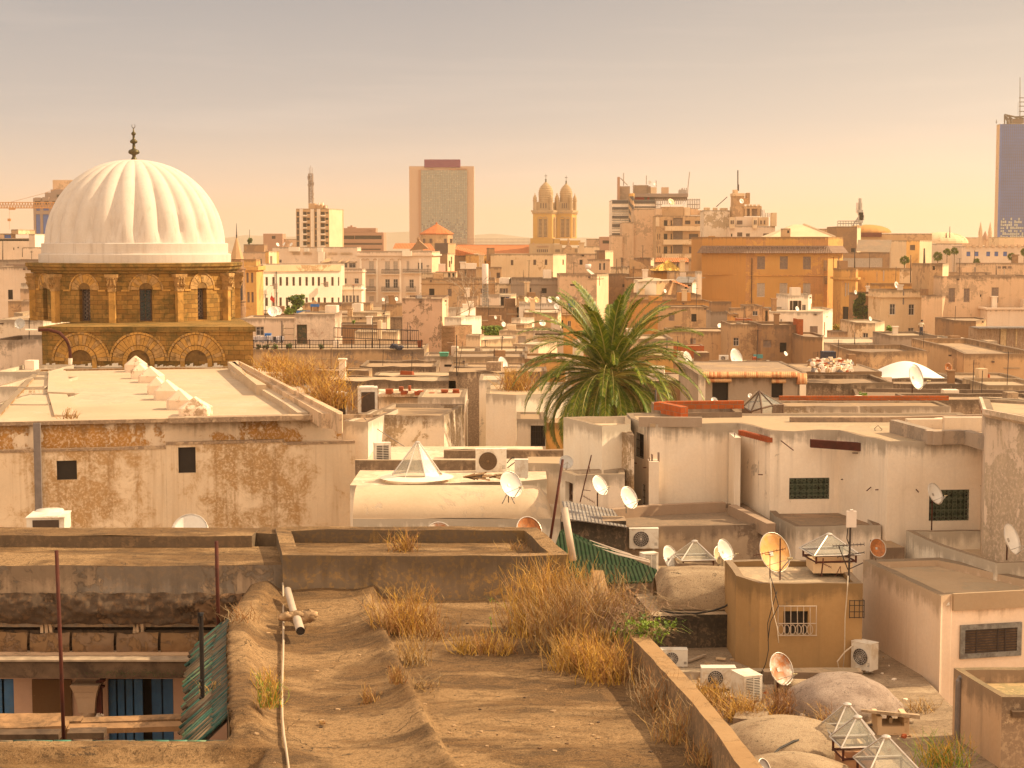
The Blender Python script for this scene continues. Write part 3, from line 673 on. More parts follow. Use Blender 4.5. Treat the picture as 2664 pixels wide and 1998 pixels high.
t_=MB();b=P(771,548,807);hh=Zat(265,807)-b.z;lattice(t_,b,hh,1.9,.22,12)
for k in range(22):
    a=random.uniform(0,6.28);zz=b.z+random.uniform(.05,.95)*hh;t_.box(b.x+1.4*math.cos(a),b.y+1.4*math.sin(a),zz,.4,.3,random.uniform(.5,1.5),a)
for k in range(3):t_.tube([(b.x-.7+k*.7,b.y,b.z+hh),(b.x-.7+k*.7,b.y,b.z+hh+3+k%2)],.12,3)
mst=t_.build('lattice_mast','shutter',None,b);tag(mst,'lattice radio mast crowded with aerials on top of the cream tower','radio mast')
H('low brown flat roofed block left of the cream tower',[(312,900),(497,900)],840,14,'office_brown','roof',0,name='apartment_block',cat='apartment block',wins=[(0,395,862,430,890,'o')])
H('pink brown block touching the left side of the cream tower',[(495,905),(630,905)],892,12,'pink','roof',.5,name='apartment_block',cat='apartment block')
of=H('brown office block with two long dark window bands',[(1068,850),(1467,850)],828,18,'office_brown','roof',.4,name='office_block',cat='office block',wins=[(0,1080,858,1188,893,'o'),(0,1192,858,1448,893,'o'),(0,1074,929,1454,948,'W'),(0,1074,984,1440,998,'W')],dep=.8)
part(of,'upper_storey','office_brown',(1068,786,1392,827,853,12));part(of,'roof_plant','office_brown',(1120,772,1168,786,855,5),(1172,776,1200,786,855,5),(1330,796,1356,806,852,3),(1148,760,1164,772,855,3))
# crane jib and stepped tower at the left
fr(0,250,666/2210)
sw=[(0,312,1020,345,1188,'B'),(0,372,1020,420,1188,'B'),(0,440,1020,470,1188,'B'),(0,312,965,345,990,'B'),(0,372,965,420,988,'B'),(0,300,905,350,940,'o'),(0,382,905,420,940,'o'),(0,450,905,480,940,'o'),(0,490,895,560,935,'o')]
stp=H('stepped brown tower with tall blue window strips half hidden by the dome',[(285,1000),(900,1000)],880,24,'tower_brown','roof',0,wins=sw,cat='tower block',name='stepped_tower',wob=0,dep=.6)
part(stp,'upper_storey','tower_brown',(388,832,820,880,1003,20),(438,806,800,832,1005,16),(300,875,350,905,999.2,2),(365,872,420,905,999.2,2))
part(stp,'roof_house','pink',(456,724,712,806,1008,12));part(stp,'dark_opening','dark',(490,850,530,872,1001.8,1.2),(560,848,600,872,1001.8,1.2))
cr2=MB();a=P(-60,942,900);b=P(520,942,900);zt_,zb_=Zat(918,900),Zat(966,900);n_=24
for zz,yy in((zt_,900),(zb_,899),(zb_,901)):cr2.tube([(a.x,yy,zz),(b.x,yy,zz)],.22,4)
for k in range(n_):
    x0=a.x+(b.x-a.x)*k/n_;x1=a.x+(b.x-a.x)*(k+1)/n_;xm=(x0+x1)/2
    for yy in(899,901):cr2.tube([(x0,yy,zb_),(xm,900,zt_)],.13,3);cr2.tube([(xm,900,zt_),(x1,yy,zb_)],.13,3)
cr2.tube([P(95,915,900),P(385,838,900),P(520,790,900)],.12,3)
cr2.box(P(80,0,900).x,900,zb_-1,3,2.4,1);cr2.tube([P(80,965,900),P(80,1150,900)],.08,3);hk=P(80,1070,900);cr2.box(hk.x,900,hk.z-.6,1.6,1,1.4)
root=cr2.build('crane','crane',None,(a.x,900,zb_));tag(root,'long yellow lattice crane jib with a hanging hook left of the dome','crane')
# ============================================================ twin towered cathedral
fr(*ZB3)
YC=850
ca=empty('cathedral',(P(1640,0,YC).x,YC,0),'twin towered yellow cathedral with ribbed onion shaped domes','cathedral')
mc=YC/F*FR[2]
def ctower(x0,x1,x2,ydome,Y):
    """front x0..x1 shaded, right side x1..x2 lit"""
    zt=Zat(625,Y);A=col(x0,Y,zt);B=col(x1,Y,zt);Cx=col(x2,Y,zt).x;w=B.x-A.x;dp=w*.95
    sk=(Cx-B.x);t=MB()
    q=[A,B,Vector((Cx,Y+dp,zt)),Vector((A.x+sk,Y+dp,zt))]
    H_=[]
    for a_,b_,n_ in((x0+55,x0+85,0),(x0+105,x0+132,0)):
        u0,v0=onwall(q[0],q[1],a_,875);u1,v1=onwall(q[0],q[1],b_,700);H_.append((u0,u1,v0,v1))
    zb_=Zat(885,Y)
    wallface(t,q[0],q[1],zb_,zt,H_,.8)
    L=(q[2]-q[1]).length;H2=[(L*.22,L*.36,v0,v1),(L*.5,L*.64,v0,v1)];wallface(t,q[1],q[2],zb_,zt,H2,.8)
    wallface(t,q[2],q[3],zb_,zt);wallface(t,q[3],q[0],zb_,zt)
    t.face([tuple(v)for v in q])
    tw=t.build('tower','cath_yellow',ca)
    lo=MB();U=(q[1]-q[0]).normalized();U2=(q[2]-q[1]).normalized()
    for hs_,o,u,in((H_,q[0],U),(H2,q[1],U2)):
        nn=Vector((u.y,-u.x,0))
        for u0,u1,a0,a1 in hs_:
            lo.mat(0);p=o+u*u0-nn*.75;lo.obox((p.x,p.y,a0),u*(u1-u0),(0,0,a1-a0),-nn*.1)
            lo.mat(1)
            for k in range(14):
                zz=a0+(a1-a0)*k/14;p=o+u*u0-nn*.3;lo.obox((p.x,p.y,zz),u*(u1-u0),(0,0,(a1-a0)/14*.5),-nn*.4)
    lo.build('louvre',['window_warm','cath_stone'],tw)
    ar=MB()
    for hs_,o,u in((H_,q[0],U),(H2,q[1],U2)):
        nn=Vector((u.y,-u.x,0))
        for u0,u1,a0,a1 in hs_:
            r=(u1-u0)/2+.35;cx_=(u0+u1)/2
            pts=[o+u*(cx_-r)+nn*.12+Vector((0,0,a0-zt))]+[o+u*(cx_+r*math.cos(math.pi*(1-k/8)))+nn*.12+Vector((0,0,a1-zt+r*math.sin(math.pi*k/8)))for k in range(9)]+[o+u*(cx_+r)+nn*.12+Vector((0,0,a0-zt))]
            ar.tube(pts,.22,4)
    ar.build('arch_moulding','cath_stone',tw)
    cx_=sum(v.x for v in q)/4;cy=Y+dp/2;co=MB()
    oo=inset(q,-.7);co.prism([(p.x,p.y)for p in oo],zt-.3,zt+.5);oo=inset(q,-.35);co.prism([(p.x,p.y)for p in oo],zt-1.0,zt-.3)
    for i in range(4):
        A_,B_=oo[i],oo[(i+1)%4];nk=9
        for k in range(nk):p=A_.lerp(B_,(k+.5)/nk);co.box(p.x,p.y,zt-1.5,.3,.3,.6)
    co.build('cornice','cath_stone',tw)
    # belfry stage, corner pinnacles, dome
    be=MB();ii=inset(q,1.2);zz=Zat(535,Y);be.prism([(p.x,p.y)for p in ii],zt+.5,zz);be.build('belfry','cath_stone',tw)
    bw=MB()
    for k in range(3):
        p=ii[0].lerp(ii[1],.32+.18*k);bw.box(p.x,p.y-.05,zt+1.6,.5,.2,2.6)
        p=ii[1].lerp(ii[2],.32+.18*k);bw.box(p.x+.05,p.y,zt+1.6,.3,.5,2.6)
    bw.build('belfry_window','window_warm',tw)
    for p in inset(q,.7):pn=MB();pn.lathe([(.95,0),(.95,zz-zt-.2),(1.15,zz-zt),(1.15,zz-zt+.4),(.9,zz-zt+.5),(1.0,zz-zt+1.4),(.6,zz-zt+2.6),(.15,zz-zt+3.4),(.22,zz-zt+3.9),(0,zz-zt+4.2)],(p.x,p.y,zt+.5),8);pn.build('pinnacle','cath_stone',tw)
    h=Zat(ydome,Y)-zz;r=(x1-x0)*.385*Y/F*FR[2]
    dm=MB();dm.mat(0,False)
    prof=[(.94,0),(.95,.12),(.97,.22),(.99,.34),(.99,.44),(.95,.54),(.86,.64),(.73,.73),(.55,.81),(.35,.88),(.17,.94),(.09,1.0)]
    pp=[]
    for i in range(len(prof)-1):
        (r0,z0),(r1,z1)=prof[i],prof[i+1]
        pp+=[(r*r0*1.015,z0*h),(r*r0*1.03,z0*h+(z1-z0)*h*.3),(r*(r0*.4+r1*.6)*.985,z0*h+(z1-z0)*h*.55)]
    pp.append((r*prof[-1][0],h))
    dm.lathe(pp,(cx_,cy,zz),24);do=dm.build('onion_dome','cath_stone',tw)
    fi=MB();fi.lathe([(.5,-.3),(.3,.5),(.5,.9),(.12,1.3),(.1,3.8),(0,4)],(cx_,cy,zz+h),8);fi.obox((cx_-.7,cy-.1,zz+h+2.7),(1.4,0,0),(0,.2,0),(0,0,.25));fi.build('cross','bronze',do)
ctower(1425,1608,1675,335,YC+4);ctower(1640,1797,1850,352,YC+11)
b_=MB()
def pbox(mb,x0,y0,x1,y1,Y,th):a=P(x0,y1,Y);b=P(x1,y0,Y);mb.obox(a,(b.x-a.x,0,0),(0,0,b.z-a.z),(0,th,0))
pbox(b_,1402,884,1620,935,YC+2,14);pbox(b_,1625,890,1685,935,YC+2,14);pbox(b_,1688,905,1880,950,YC+6,12);b_.build('tower_base','cath_yellow',ca)
b_=MB();pbox(b_,1390,935,1622,1060,YC+1,16);pbox(b_,1622,940,1705,1060,YC,16);pbox(b_,1705,975,1885,1060,YC+1.5,14);b_.build('facade','cath_stone',ca)
b_=MB();a,b,c=P(1700,1035,YC-1),P(1768,925,YC-1),P(1838,1035,YC-1)
b_.raw([a,c,b,a+Vector((0,9,0)),c+Vector((0,9,0)),b+Vector((0,9,0))],[(0,1,2),(3,5,4),(0,2,5,3),(1,4,5,2),(0,3,4,1)]);b_.lathe([(.5,0),(.5,1),(.8,1.4),(.3,2.4),(0,2.8)],P(1768,928,YC),8);b_.build('gable','sand',ca)
b_=MB()
for k in range(6):pbox(b_,1462+k*19,990,1473+k*19,1018,YC+.8,.4)
for k in range(5):pbox(b_,1641+k*9,990,1646+k*9,1018,YC-.2,.4)
for k in range(4):pbox(b_,1828+k*9,985,1833+k*9,1018,YC+1.3,.4)
b_.build('arcade_opening','window_warm',ca)
for k in range(2):
    b_=MB();b_.tube([P(1430,940,YC+.6),P(1430,925,YC+.6)],.3,4)
    for j in range(11):x=1465+j*10.5;pbox(b_,x,955,x+5,972,YC+.7,.4)
    if k==0:b_.build('frieze','office_brown',ca)
na=MB();a,b=P(690,1030,YC+8),P(1395,1030,YC+8);zr=Zat(945,YC+20);zl=Zat(1030,YC+8)
na.raw([(a.x,YC+8,zl),(b.x,YC+8,zl),(b.x,YC+20,zr),(a.x,YC+20,zr),(a.x,YC+32,zl),(b.x,YC+32,zl)],[(0,1,2,3),(3,2,5,4),(0,3,4),(1,5,2)]);na.build('nave_roof','tile_far',ca)
rl=MB()
for k in range(60):x=a.x+(b.x-a.x)*k/59;rl.tube([(x,YC+20,zr),(x,YC+20,zr+3.0)],.08,3);
for dz in(1.3,3.0):rl.tube([(a.x-12,YC+20,zr+dz),(b.x,YC+20,zr+dz)],.1,3)
rl.build('ridge_railing','shutter',ca)
# octagonal lantern with tiled roof and the smaller roofs beside it
oc_=empty('tiled_rotunda',(P(502,0,640).x,640,0),'octagonal drum with a pointed red tiled roof','church')
c0=P(502,935,640);r_=157*640/F*FR[2]
m_=MB();m_.lathe([(r_*.97,Zat(1000,640)),(r_*.97,Zat(850,640))],(c0.x,640,0),8);m_.build('drum','sand',oc_)
m_=MB();m_.lathe([(r_*.9,Zat(852,640)),(r_*1.04,Zat(846,640)),(r_*1.04,Zat(838,640)),(.25,Zat(746,640)),(.4,Zat(738,640)),(.12,Zat(732,640)),(0,Zat(725,640))],(c0.x,640,0),8);m_.build('tiled_roof','tile_far',oc_)
m_=MB()
for x in(380,445,585,640):m_.lathe([(0,-.4),(1.2,-.4),(1.2,0),(0,0)],(0,0,0),8)if 0 else pbox(m_,x-12,888,x+12,930,640-r_*.93,.6)
m_.build('window','window_warm',oc_)
fr(*ZB9)
H('flat pale roofed house behind the tile edged house',[(890,116),(1660,116)],1140,9,'sand','roof_pale',.1)
H('square cracked chimney block left of the tile edged house',[(780,113),(905,113)],985,1.6,'brown','roof',0,name='chimney',cat='chimney')
H('grey rooftop littered with scrap right of the tile edged house',[(1600,119),(2560,119)],1165,8,'sand','roof',.05)
th=H('tile edged grey house with two dark doorways',[(800,94),(868,93.6),(1750,93.6),(1835,96)],1195,9,['greycem','white','greycem'],'roof',.05,mats={0:1},wins=[(1,932,1265,1088,1470,'o'),(1,1500,1272,1612,1418,'o'),(2,1740,1225,1772,1460,'o')])
def tiles(mb,x0,y0,x1,y1,Y,out,n):
    for k in range(n):
        t=(k+.5)/n;a=P(x0+(x1-x0)*t,y0,Y+.1);b=P(x0+(x1-x0)*t,y1,Y-out);mb.mat(random.choice((0,0,1)),True);mb.tube([a,b],[.07,.085],6)
q=MB();tiles(q,845,1178,1745,1215,93.5,.35,48);tiles(q,1750,1190,1835,1285,93.6,.3,7);tiles(q,880,1233,1115,1260,93.4,.3,13);tiles(q,1508,1240,1635,1268,93.4,.3,8);q.build('roof_tiles',['tile_lit','tile_lit2'],th)
H('brown wall house half hidden behind the right side of the palm',[(440,142),(800,142)],1080,7,'sand','roof',.1)
H('tan house directly behind the palm crown',[(-260,130),(560,130)],1010,8,'ochre','roof',.2)
H('plain ochre house behind the drooping palm fronds',[(-420,108),(240,108)],1175,7,'sand','roof',.1)
H('dim wall behind the lower right fronds of the palm',[(300,104),(800,104)],1255,7,'brown','roof',.1)
H('white low houses behind the upper left palm fronds',[(-380,178),(60,178)],900,8,'white','roof_pale',.2)
H('pale rooftops between the palm and the brick wall',[(60,165),(560,165)],850,8,'cream','roof_pale',.2,wins=[(0,285,870,330,940,'s')])
fr()
H('low stained roof just behind the cement trough',[(-60,33.45),(1392,33.6)],0,5,'stain','roof',0,z=8.9)
# ============================================================ middle distance, left to centre
fr(*ZA)
H('dull lilac flat roofed house at the far left with a weathered roof room',[(-60,560),(430,560)],345,14,'lilac','roof',.6,wins=[(0,0,250,48,330,'o'),(0,190,465,205,500,'o'),(0,250,455,270,475,'o')])
H('stained brown roof room on the lilac house at far left',[(160,566),(262,560),(430,572)],205,6,['sand','cream'],'roof',.3,mats={1:1},zb=20,name='roof_room',cat='roof room',wins=[])
H('small blue glazed roof shed at the far left',[(-60,565),(160,565)],262,5,'pink','roof',.3,zb=18,name='roof_room',cat='roof room',wins=[(0,62,278,158,340,'B')])
H('plain white box house right against the left of the dome',[(415,520),(500,515),(720,530)],270,8,['lilac','white_clean'],'roof',.3,mats={1:1})
H('low pale house with a barred rail beneath the white box by the dome',[(330,430),(700,430)],458,9,'lilac','roof',.4)
H('grey parapet terrace with a red pipe left of the drum',[(-80,330),(600,330)],640,16,'greycem','roof',.6)
lw=H('long lilac wall with one tall barred window left of the drum',[(-80,250),(600,250)],735,9,'lilac','roof',.3,wins=[(0,118,1072,183,1212,'b')])
part(lw,'red_pipe','rust',(90,712,480,722,249.5,.3))
H('small stained white box house beside the drum at left',[(300,205),(620,205)],975,7,'white_worn','roof_pale',.3)
H('worn pink wall house below the stained white box',[(290,190),(510,188),(620,196)],1055,8,'pink','roof',.2)
H('ochre block with a green tiled edge left of the drum',[(115,175),(310,175)],1235,5,'sand','roof',.2)
H('white house with grey damp patches against the drum',[(305,170),(640,170)],1235,8,'pink','roof',.2)
H('bright white gabled shed at the left edge below the ochre block',[(200,160),(327,158),(640,168)],1400,6,'cream_clean','roof_white',.15)
H('low flat terrace roof with dark window at the left edge',[(-80,150),(620,150)],1500,14,'white_worn','roof',.25,wins=[(0,-20,1490,50,1570,'B')])
fr(*Z6)
H('wide lilac wall left of the mosque base',[(-60,112),(368,112)],775,6,'lilac','roof_pale',.3)
H('upper white stepped terrace left of the mosque hall',[(-60,100),(412,100)],1050,6,'white_clean','roof_white',.25)
H('middle white stepped terrace left of the mosque hall',[(-60,90),(385,90)],1180,7,'white_clean','roof_white',.25)
H('lowest white stepped terrace left of the mosque hall',[(-60,81),(415,81)],1332,6,'white_clean','roof_white',.25)
# minaret and ochre house right of the dome
fr(*ZB2)
mn=empty('minaret',P(60,0,200).xy.to_3d(),'octagonal grey brown minaret with pointed stone spire right of the dome','minaret')
cxm=P(58,1100,200);rm=80*200/F*FR[2];z0,z1,z2=Zat(1660,200),Zat(1190,200),Zat(1085,200)
m_=MB();m_.lathe([(rm,0),(rm,z1),(rm*1.12,z1+.1),(rm*1.12,z1+.25),(rm*.86,z1+.3),(rm*.86,z2-.1),(rm*.98,z2),(0,z2+.05)],(cxm.x,200,0),8);m_.build('shaft','brown',mn)
sp_=MB();tip=P(30,880,200);sp_.lathe([(rm*.86,z2+.02),(rm*.8,z2+.1),(.08,tip.z)],(P(45,0,200).x,200,0),8);sp_.build('spire','sand',mn)
m_=MB();m_.tube([(P(45,0,200).x,200,tip.z-.3),(P(45,0,200).x,200,Zat(740,200))],[.09,.02],5);m_.lathe([(0,0),(.12,.1),(0,.2)],(P(45,0,200).x,200,tip.z+.2),8);m_.build('finial','iron',mn)
m_=MB()
for x0,x1,y0,y1 in((22,48,1270,1480),(72,98,1320,1480)):
    a=P(x0,y1,198);b=P(x1,y0,198);m_.obox((a.x,200-rm-.05,a.z),(b.x-a.x,0,0),(0,.5,0),(0,0,b.z-a.z));r=(b.x-a.x)/2
    m_.raw([(a.x+r+r*math.cos(t_k*math.pi/8),200-rm-.05,b.z+r*math.sin(t_k*math.pi/8))for t_k in range(9)],[tuple(range(9))[::-1]])
m_.build('window','window_dark',mn)
m_=MB();m_.obox(P(15,1500,197.5),(120*200/F*FR[2],0,0),(0,1,0),(0,0,.08))
for k in range(14):p=P(18+k*8,1535,197.6);m_.tube([p,(p.x,p.y,p.z+.45)],.02,3)
m_.build('balcony_rail','iron',mn)
H('ochre house with shuttered windows squeezed beside the minaret',[(140,215),(245,215)],1155,6,'ochre','roof',.3,wins=[(0,152,1215,172,1310,'s'),(0,196,1215,216,1310,'s'),(0,160,1400,182,1500,'s'),(0,200,1400,220,1500,'s')],cor=(.3,.5))
H('brown roof room with a small pyramid cap above the minaret balcony',[(125,300),(245,300)],1085,5,'ochre','terracotta',.2,zb=8)
H('weathered pink house with grey window behind the minaret',[(120,520),(335,520)],1015,9,'pink','roof',.5,wins=[(0,268,1080,300,1135,'w')])
H('small yellow roof room with a cut out window',[(332,500),(365,498),(441,506)],1008,5,['ochre','cream_clean'],'roof',.3,mats={1:1},wins=[(1,378,1055,400,1130,'s')])
H('brown sheds below the skyline left of the cream tower',[(125,640),(320,640)],942,9,'brown','roof',.3,wins=[])
hb=H('long lilac commercial block with raised pale letters on its parapet',[(400,560),(1215,560)],968,14,'lilac','roof_pale',.8,wins=[(0,448,1088,490,1120,'w')],name='commercial_block',cat='commercial building')
part(hb,'roof_box','white_clean',(555,968,660,1010,559,5),(830,975,885,1015,559,5));part(hb,'ac_box','ac_white',(706,978,750,1012,558.5,1),(828,976,876,1012,558.5,1))
part(hb,'raised_ledge','white_clean',(838,1015,895,1125,557.8,1.5))
lt=MB();random.seed(11)
for x0,x1 in((592,664),(694,782),(932,1026),(1054,1172)):
    x=x0
    while x<x1-6:
        w_=random.choice((5,6,7));p=lambda a,b,c,d:pbox(lt,a,b,c,d,559.6,.3)
        p(x,1019,x+1.8,1040);kd=random.random()
        if kd>.3:p(x+w_-1.8,1019,x+w_,1040)
        if kd>.5:p(x,1028,x+w_,1031)
        else:p(x,1037,x+w_,1040)
        x+=w_+3
lt.build('raised_letters','cream_clean',hb)
gl_=H('glazed roof terrace with slanting awnings behind the white windowed block',[(860,520),(1215,520)],1108,8,'lilac','roof',.3,wins=[(0,1065,1120,1120,1168,'w'),(0,1135,1120,1200,1168,'w')])
aw=MB()
for x0,x1,y0 in((865,965,1078),(1020,1075,1080),(1090,1145,1080),(1150,1205,1100)):aw.raw([P(x0,1118,518),P(x1-20,1112,518),P(x1,y0,521),P(x0+60,y0,521)],[(0,1,2,3)])
aw.build('awning','sand',gl_)
# big lilac apartment house with balconies
wn_=[(0,1325,1105,1375,1195,'S'),(0,1480,1105,1528,1195,'S'),(0,1560,1105,1605,1195,'S'),(0,1688,1105,1714,1195,'S'),(0,1795,1118,1842,1180,'w'),
       (0,1326,1272,1377,1362,'S'),(0,1482,1275,1528,1362,'w'),(0,1560,1275,1605,1362,'w'),(0,1714,1278,1757,1362,'w'),
       (0,1326,1440,1377,1490,'S'),(0,1482,1440,1528,1490,'S'),(0,1560,1440,1605,1490,'w')]
apb,pl,z=H('large lilac apartment house with three rows of iron balconies',[(1215,440),(1930,440),(1995,449)],1008,8,['lilac','cream_clean'],'roof_pale',.7,wins=wn_,mats={1:1},name='apartment_house',cat='apartment house',cor=(.5,.35,.9),ret=True)  # cream right end wall carries painted sunlight
part(apb,'pilaster','white',*[(x,1080,x+16,1500,439.7,.4)for x in(1240,1395,1620,1810)])
part(apb,'roof_box','white_clean',(1645,1006,1735,1056,438.6,3))
for i,(x0,x1,y0,y1)in enumerate(((1300,1390,1183,1225),(1447,1617,1185,1227),(1650,1923,1182,1215),(1300,1390,1350,1395),(1447,1617,1352,1397),(1683,1775,1350,1400))):
    b_=MB();a,b=P(x0,y1,438.9),P(x1,y0,438.9);b_.mat(1);b_.obox((a.x,438.9,a.z-.15),(b.x-a.x,0,0),(0,1.1,0),(0,0,.15));b_.mat(0)
    n_=int((b.x-a.x)/.16)
    for k in range(n_+1):xx=a.x+(b.x-a.x)*k/n_;b_.obox((xx-.03,438.9,a.z),(.06,0,0),(0,.04,0),(0,0,b.z-a.z))
    b_.obox((a.x,438.88,b.z),(b.x-a.x,0,0),(0,.08,0),(0,0,.08));b_.obox((a.x,438.88,a.z+.25),(b.x-a.x,0,0),(0,.05,0),(0,0,.06));b_.build('balcony',['iron','white'],apb)
b_=MB()
for x in(1270,1310,1385,1460,1545,1620):
    for s in(-1,1):b_.tube([P(x+s*14*math.cos(k*.7),1092-10*math.sin(k*.7),439.4)for k in range(6)],.1,4)
b_.build('scroll_bracket','sand',apb)
# bright white block with two window rows, turned towards the sun
Wx=(335,400,468,530,593,655,718,780,835,892,966,1030);Wn=[]
for i,x in enumerate(Wx):w_=23 if i<11 else 13;Wn+=[(1,x,1256,x+w_,1340,'W'),(1,x,1452,x+w_,1535,'W')]
wb,pl,z=H('bright white block with two rows of narrow tall windows',[(243,402),(310,395),(1055,408)],1133,9,['lilac','white_clean'],'roof_pale',.4,mats={1:1},wins=Wn+[(0,247,1262,262,1345,'w'),(0,247,1460,262,1540,'w')],name='windowed_block',cat='office block',ret=True,corm='cream')  # lilac end and white front paint the shaded and sunlit sides
b_=MB();A,B=Vector(pl[1][:2]),Vector(pl[2][:2]);d=(B-A).normalized();nn=Vector((d.y,-d.x));L=(B-A).length
b_.obox((A.x+nn.x*.02,A.y+nn.y*.02,z-1.7),(d.x*L,d.y*L,0),(nn.x*.3,nn.y*.3,0),(0,0,1.5));b_.build('cornice','cream',wb)
b_=MB();u,zz=onwall(A,B,435,1200);p=A+d*u+nn*.15;b_.tube([(p.x,p.y,zz),(p.x,p.y,zz-10)],.1,5);b_.build('drainpipe','iron',wb)
for x,y in((415,1330),(905,1312)):
    b_=MB();u,zz=onwall(A,B,x-40,y+8);p=A+d*u+nn*.1;e=p+nn*1.2+d*.8
    b_.tube([(p.x,p.y,zz),(e.x,e.y,zz)],.07,4);b_.box(e.x,e.y,zz-.8,.7,.9,1.3,.5);b_.build('lamp','shutter',wb)
f_=MB();p=P(395,1540,392);f_.mat(0);f_.tube([p,(p.x,p.y,Zat(1405,392))],.05,5);f_.mat(1);q0=Zat(1430,392)
f_.raw([(p.x,p.y,q0),(p.x+.7,p.y-.1,q0-1.0),(p.x+.6,p.y+.1,q0-1.9),(p.x-.4,p.y-.15,q0-1.0),(p.x-.3,p.y,q0-.5)],[(0,1,2,3,4)])
f_=f_.build('flag',['iron','red_cloth'],None,p);tag(f_,'small red flag drooping from a pole before the white windowed block','flag')
sm=H('low white annex with an arcade of narrow columns',[(1050,412),(1255,412)],1335,7,'white_clean','roof_pale',.3,wins=[(0,1070+34*k,1432,1094+34*k,1498,'w')for k in range(5)],cor=(.5,.2,.9))
H('lilac link wall between the white annex and the apartment house',[(1055,425),(1262,425)],1180,9,'lilac','roof_pale',.3,wins=[(0,1188,1268,1230,1320,'w'),(0,1095,1268,1112,1320,'w')],cor=(.3,.2,.6))
# ------------------------------------------------ centre: church side buildings
fr(*ZB3)
H('plain box with two lit slits in front of the rotunda',[(520,500),(605,497),(690,508)],1030,5,['brown','cream'],'roof',.3,mats={1:1},wins=[(1,618,1100,632,1160,'W'),(1,638,1060,650,1130,'W')])  # brown front and cream right face paint shade and sunlight
H('flat topped canopy room above the slit windowed box',[(485,520),(610,518),(685,528)],930,6,['window_warm','sand'],'roof_pale',.15,mats={1:1})
s_=MB();a,b,c=P(245,1003,520),P(325,900,520),P(420,985,520)
s_.raw([a,c,b,a+Vector((0,8,0)),c+Vector((0,8,0)),b+Vector((0,8,0))],[(0,1,2),(0,2,5,3),(1,4,5,2)]);s_.lathe([(.3,0),(.5,.5),(.2,1),(0,1.4)],b-Vector((0,0,.2)),8)
o=s_.build('gabled_roof','brown',None,a);tag(o,'brown gable with a small knob left below the rotunda','roof')
s_=MB();s_.raw([P(80,985,560),P(330,985,560),P(300,932,570),P(105,932,570),P(370,1000,540),P(490,1000,540),P(440,936,552),P(370,936,552)],[(0,1,2,3),(4,5,6,7)])
o=s_.build('tiled_roof','tile_far',None,P(80,985,560));tag(o,'red tiled roof slopes beside the brown gable','roof')
H('brown house with sloping tiled edge right of the rotunda',[(672,470),(915,468)],1045,12,'brown','roof',.1,wins=[(0,720,1102,757,1165,'s'),(0,770,1105,795,1165,'s'),(0,812,1105,850,1165,'s')])
s_=MB();s_.raw([P(680,980,467),P(980,1050,467),P(1000,1035,480),P(690,958,480)],[(0,1,2,3)]);s_.raw([P(680,990,467),P(915,1050,467),P(680,1050,467)],[(0,2,1)])
o=s_.build('tiled_roof','tile_far',None,P(680,980,467));tag(o,'long red tiled lean-to roof sloping down to the right','roof')
H('sunlit yellow wall with slit vents beside the brown house',[(915,460),(1030,462)],1040,8,'ochre','roof',.2,wins=[(0,940,1102,950,1165,'o'),(0,965,1102,975,1165,'o')])  # yellow coat paints the sunlit end of the brown house
H('square brown chimney stack above the yellow hall',[(980,458),(1003,456)],975,1.6,'brown','roof',0,zb=12,name='chimney',cat='chimney')
H('long yellow plaster hall with small square windows',[(1018,450),(1618,446),(1810,462)],1035,10,['cream','cream_clean'],'roof',.4,mats={1:1},wins=[(0,1212,1093,1237,1142,'W'),(0,1428,1090,1455,1140,'W'),(0,1537,1088,1562,1141,'W'),(1,1708,1088,1722,1140,'W'),(1,1760,1088,1772,1138,'W')])  # cleaner, paler right face has sunlight painted in
H('pinkish house with one dark window right of the yellow hall',[(1752,425),(2062,425)],1032,8,'pink','roof',.4,wins=[(0,1872,1090,1900,1138,'o')])
H('brown box with a dark red window at centre',[(880,380),(1125,380)],1162,8,'sand','roof',.2,wins=[(0,1076,1214,1108,1266,'W')])
H('grey roofed brown shed behind the mobile mast',[(700,400),(885,400)],1178,7,'brown','roof',.2,wins=[(0,770,1175,785,1270,'o')])
H('small tumbledown house with ragged tiled eave',[(490,390),(690,390)],1205,7,'cream','tile_far',.0,wins=[(0,552,1220,570,1255,'o'),(0,612,1218,634,1266,'o'),(0,652,1218,672,1266,'o')])
H('white terrace wall stepping below the apartment house',[(355,400),(520,398)],1215,6,'cream_clean','roof_pale',.3)
lg=[(0,430,1367,480,1445,'b'),(0,610,1370,645,1440,'s'),(0,785,1370,806,1434,'w'),(0,925,1370,958,1412,'s')]
H('long cream house with barred window and lean-to rack at centre',[(358,330),(1060,330)],1270,12,'sand','roof',.4,wins=lg,cor=(.2,.2,.9))
H('low cream bay with grey shutters at centre',[(1060,326),(1215,326)],1318,5,'cream','roof',.2,wins=[(0,1106,1365,1136,1412,'s'),(0,1138,1365,1160,1412,'w'),(0,1162,1365,1185,1412,'s')])
H('grey cement house with two square dark windows',[(1213,322),(1672,322)],1268,12,'greycem','roof',.3,wins=[(0,1358,1362,1408,1410,'o'),(0,1508,1363,1556,1412,'o')],cor=(.15,.15,1.1))
H('pink house with peeling wall above the palm',[(1678,310),(2038,308),(2150,318)],1230,9,['pink','cream_clean'],'roof',.4,mats={1:1},wins=[(0,1780,1325,1830,1340,'o'),(1,2060,1250,2068,1340,'o')])
H('pale annex with door left above the palm',[(1690,290),(1850,290)],1455,8,'pink','roof',.2,wins=[(0,1760,1462,1830,1550,'B')])
fr(*ZB4)
H('pink house with tiled porch right of the hall',[(120,400),(320,400)],1085,8,'pink','tile_far',.1,wins=[(0,215,1122,235,1190,'w'),(0,255,1120,275,1190,'w')])
H('lit cream stair tower left of the blank wall',[(218,405),(275,403),(352,411)],1000,6,['brown','cream_clean'],'roof',.3,mats={1:1})
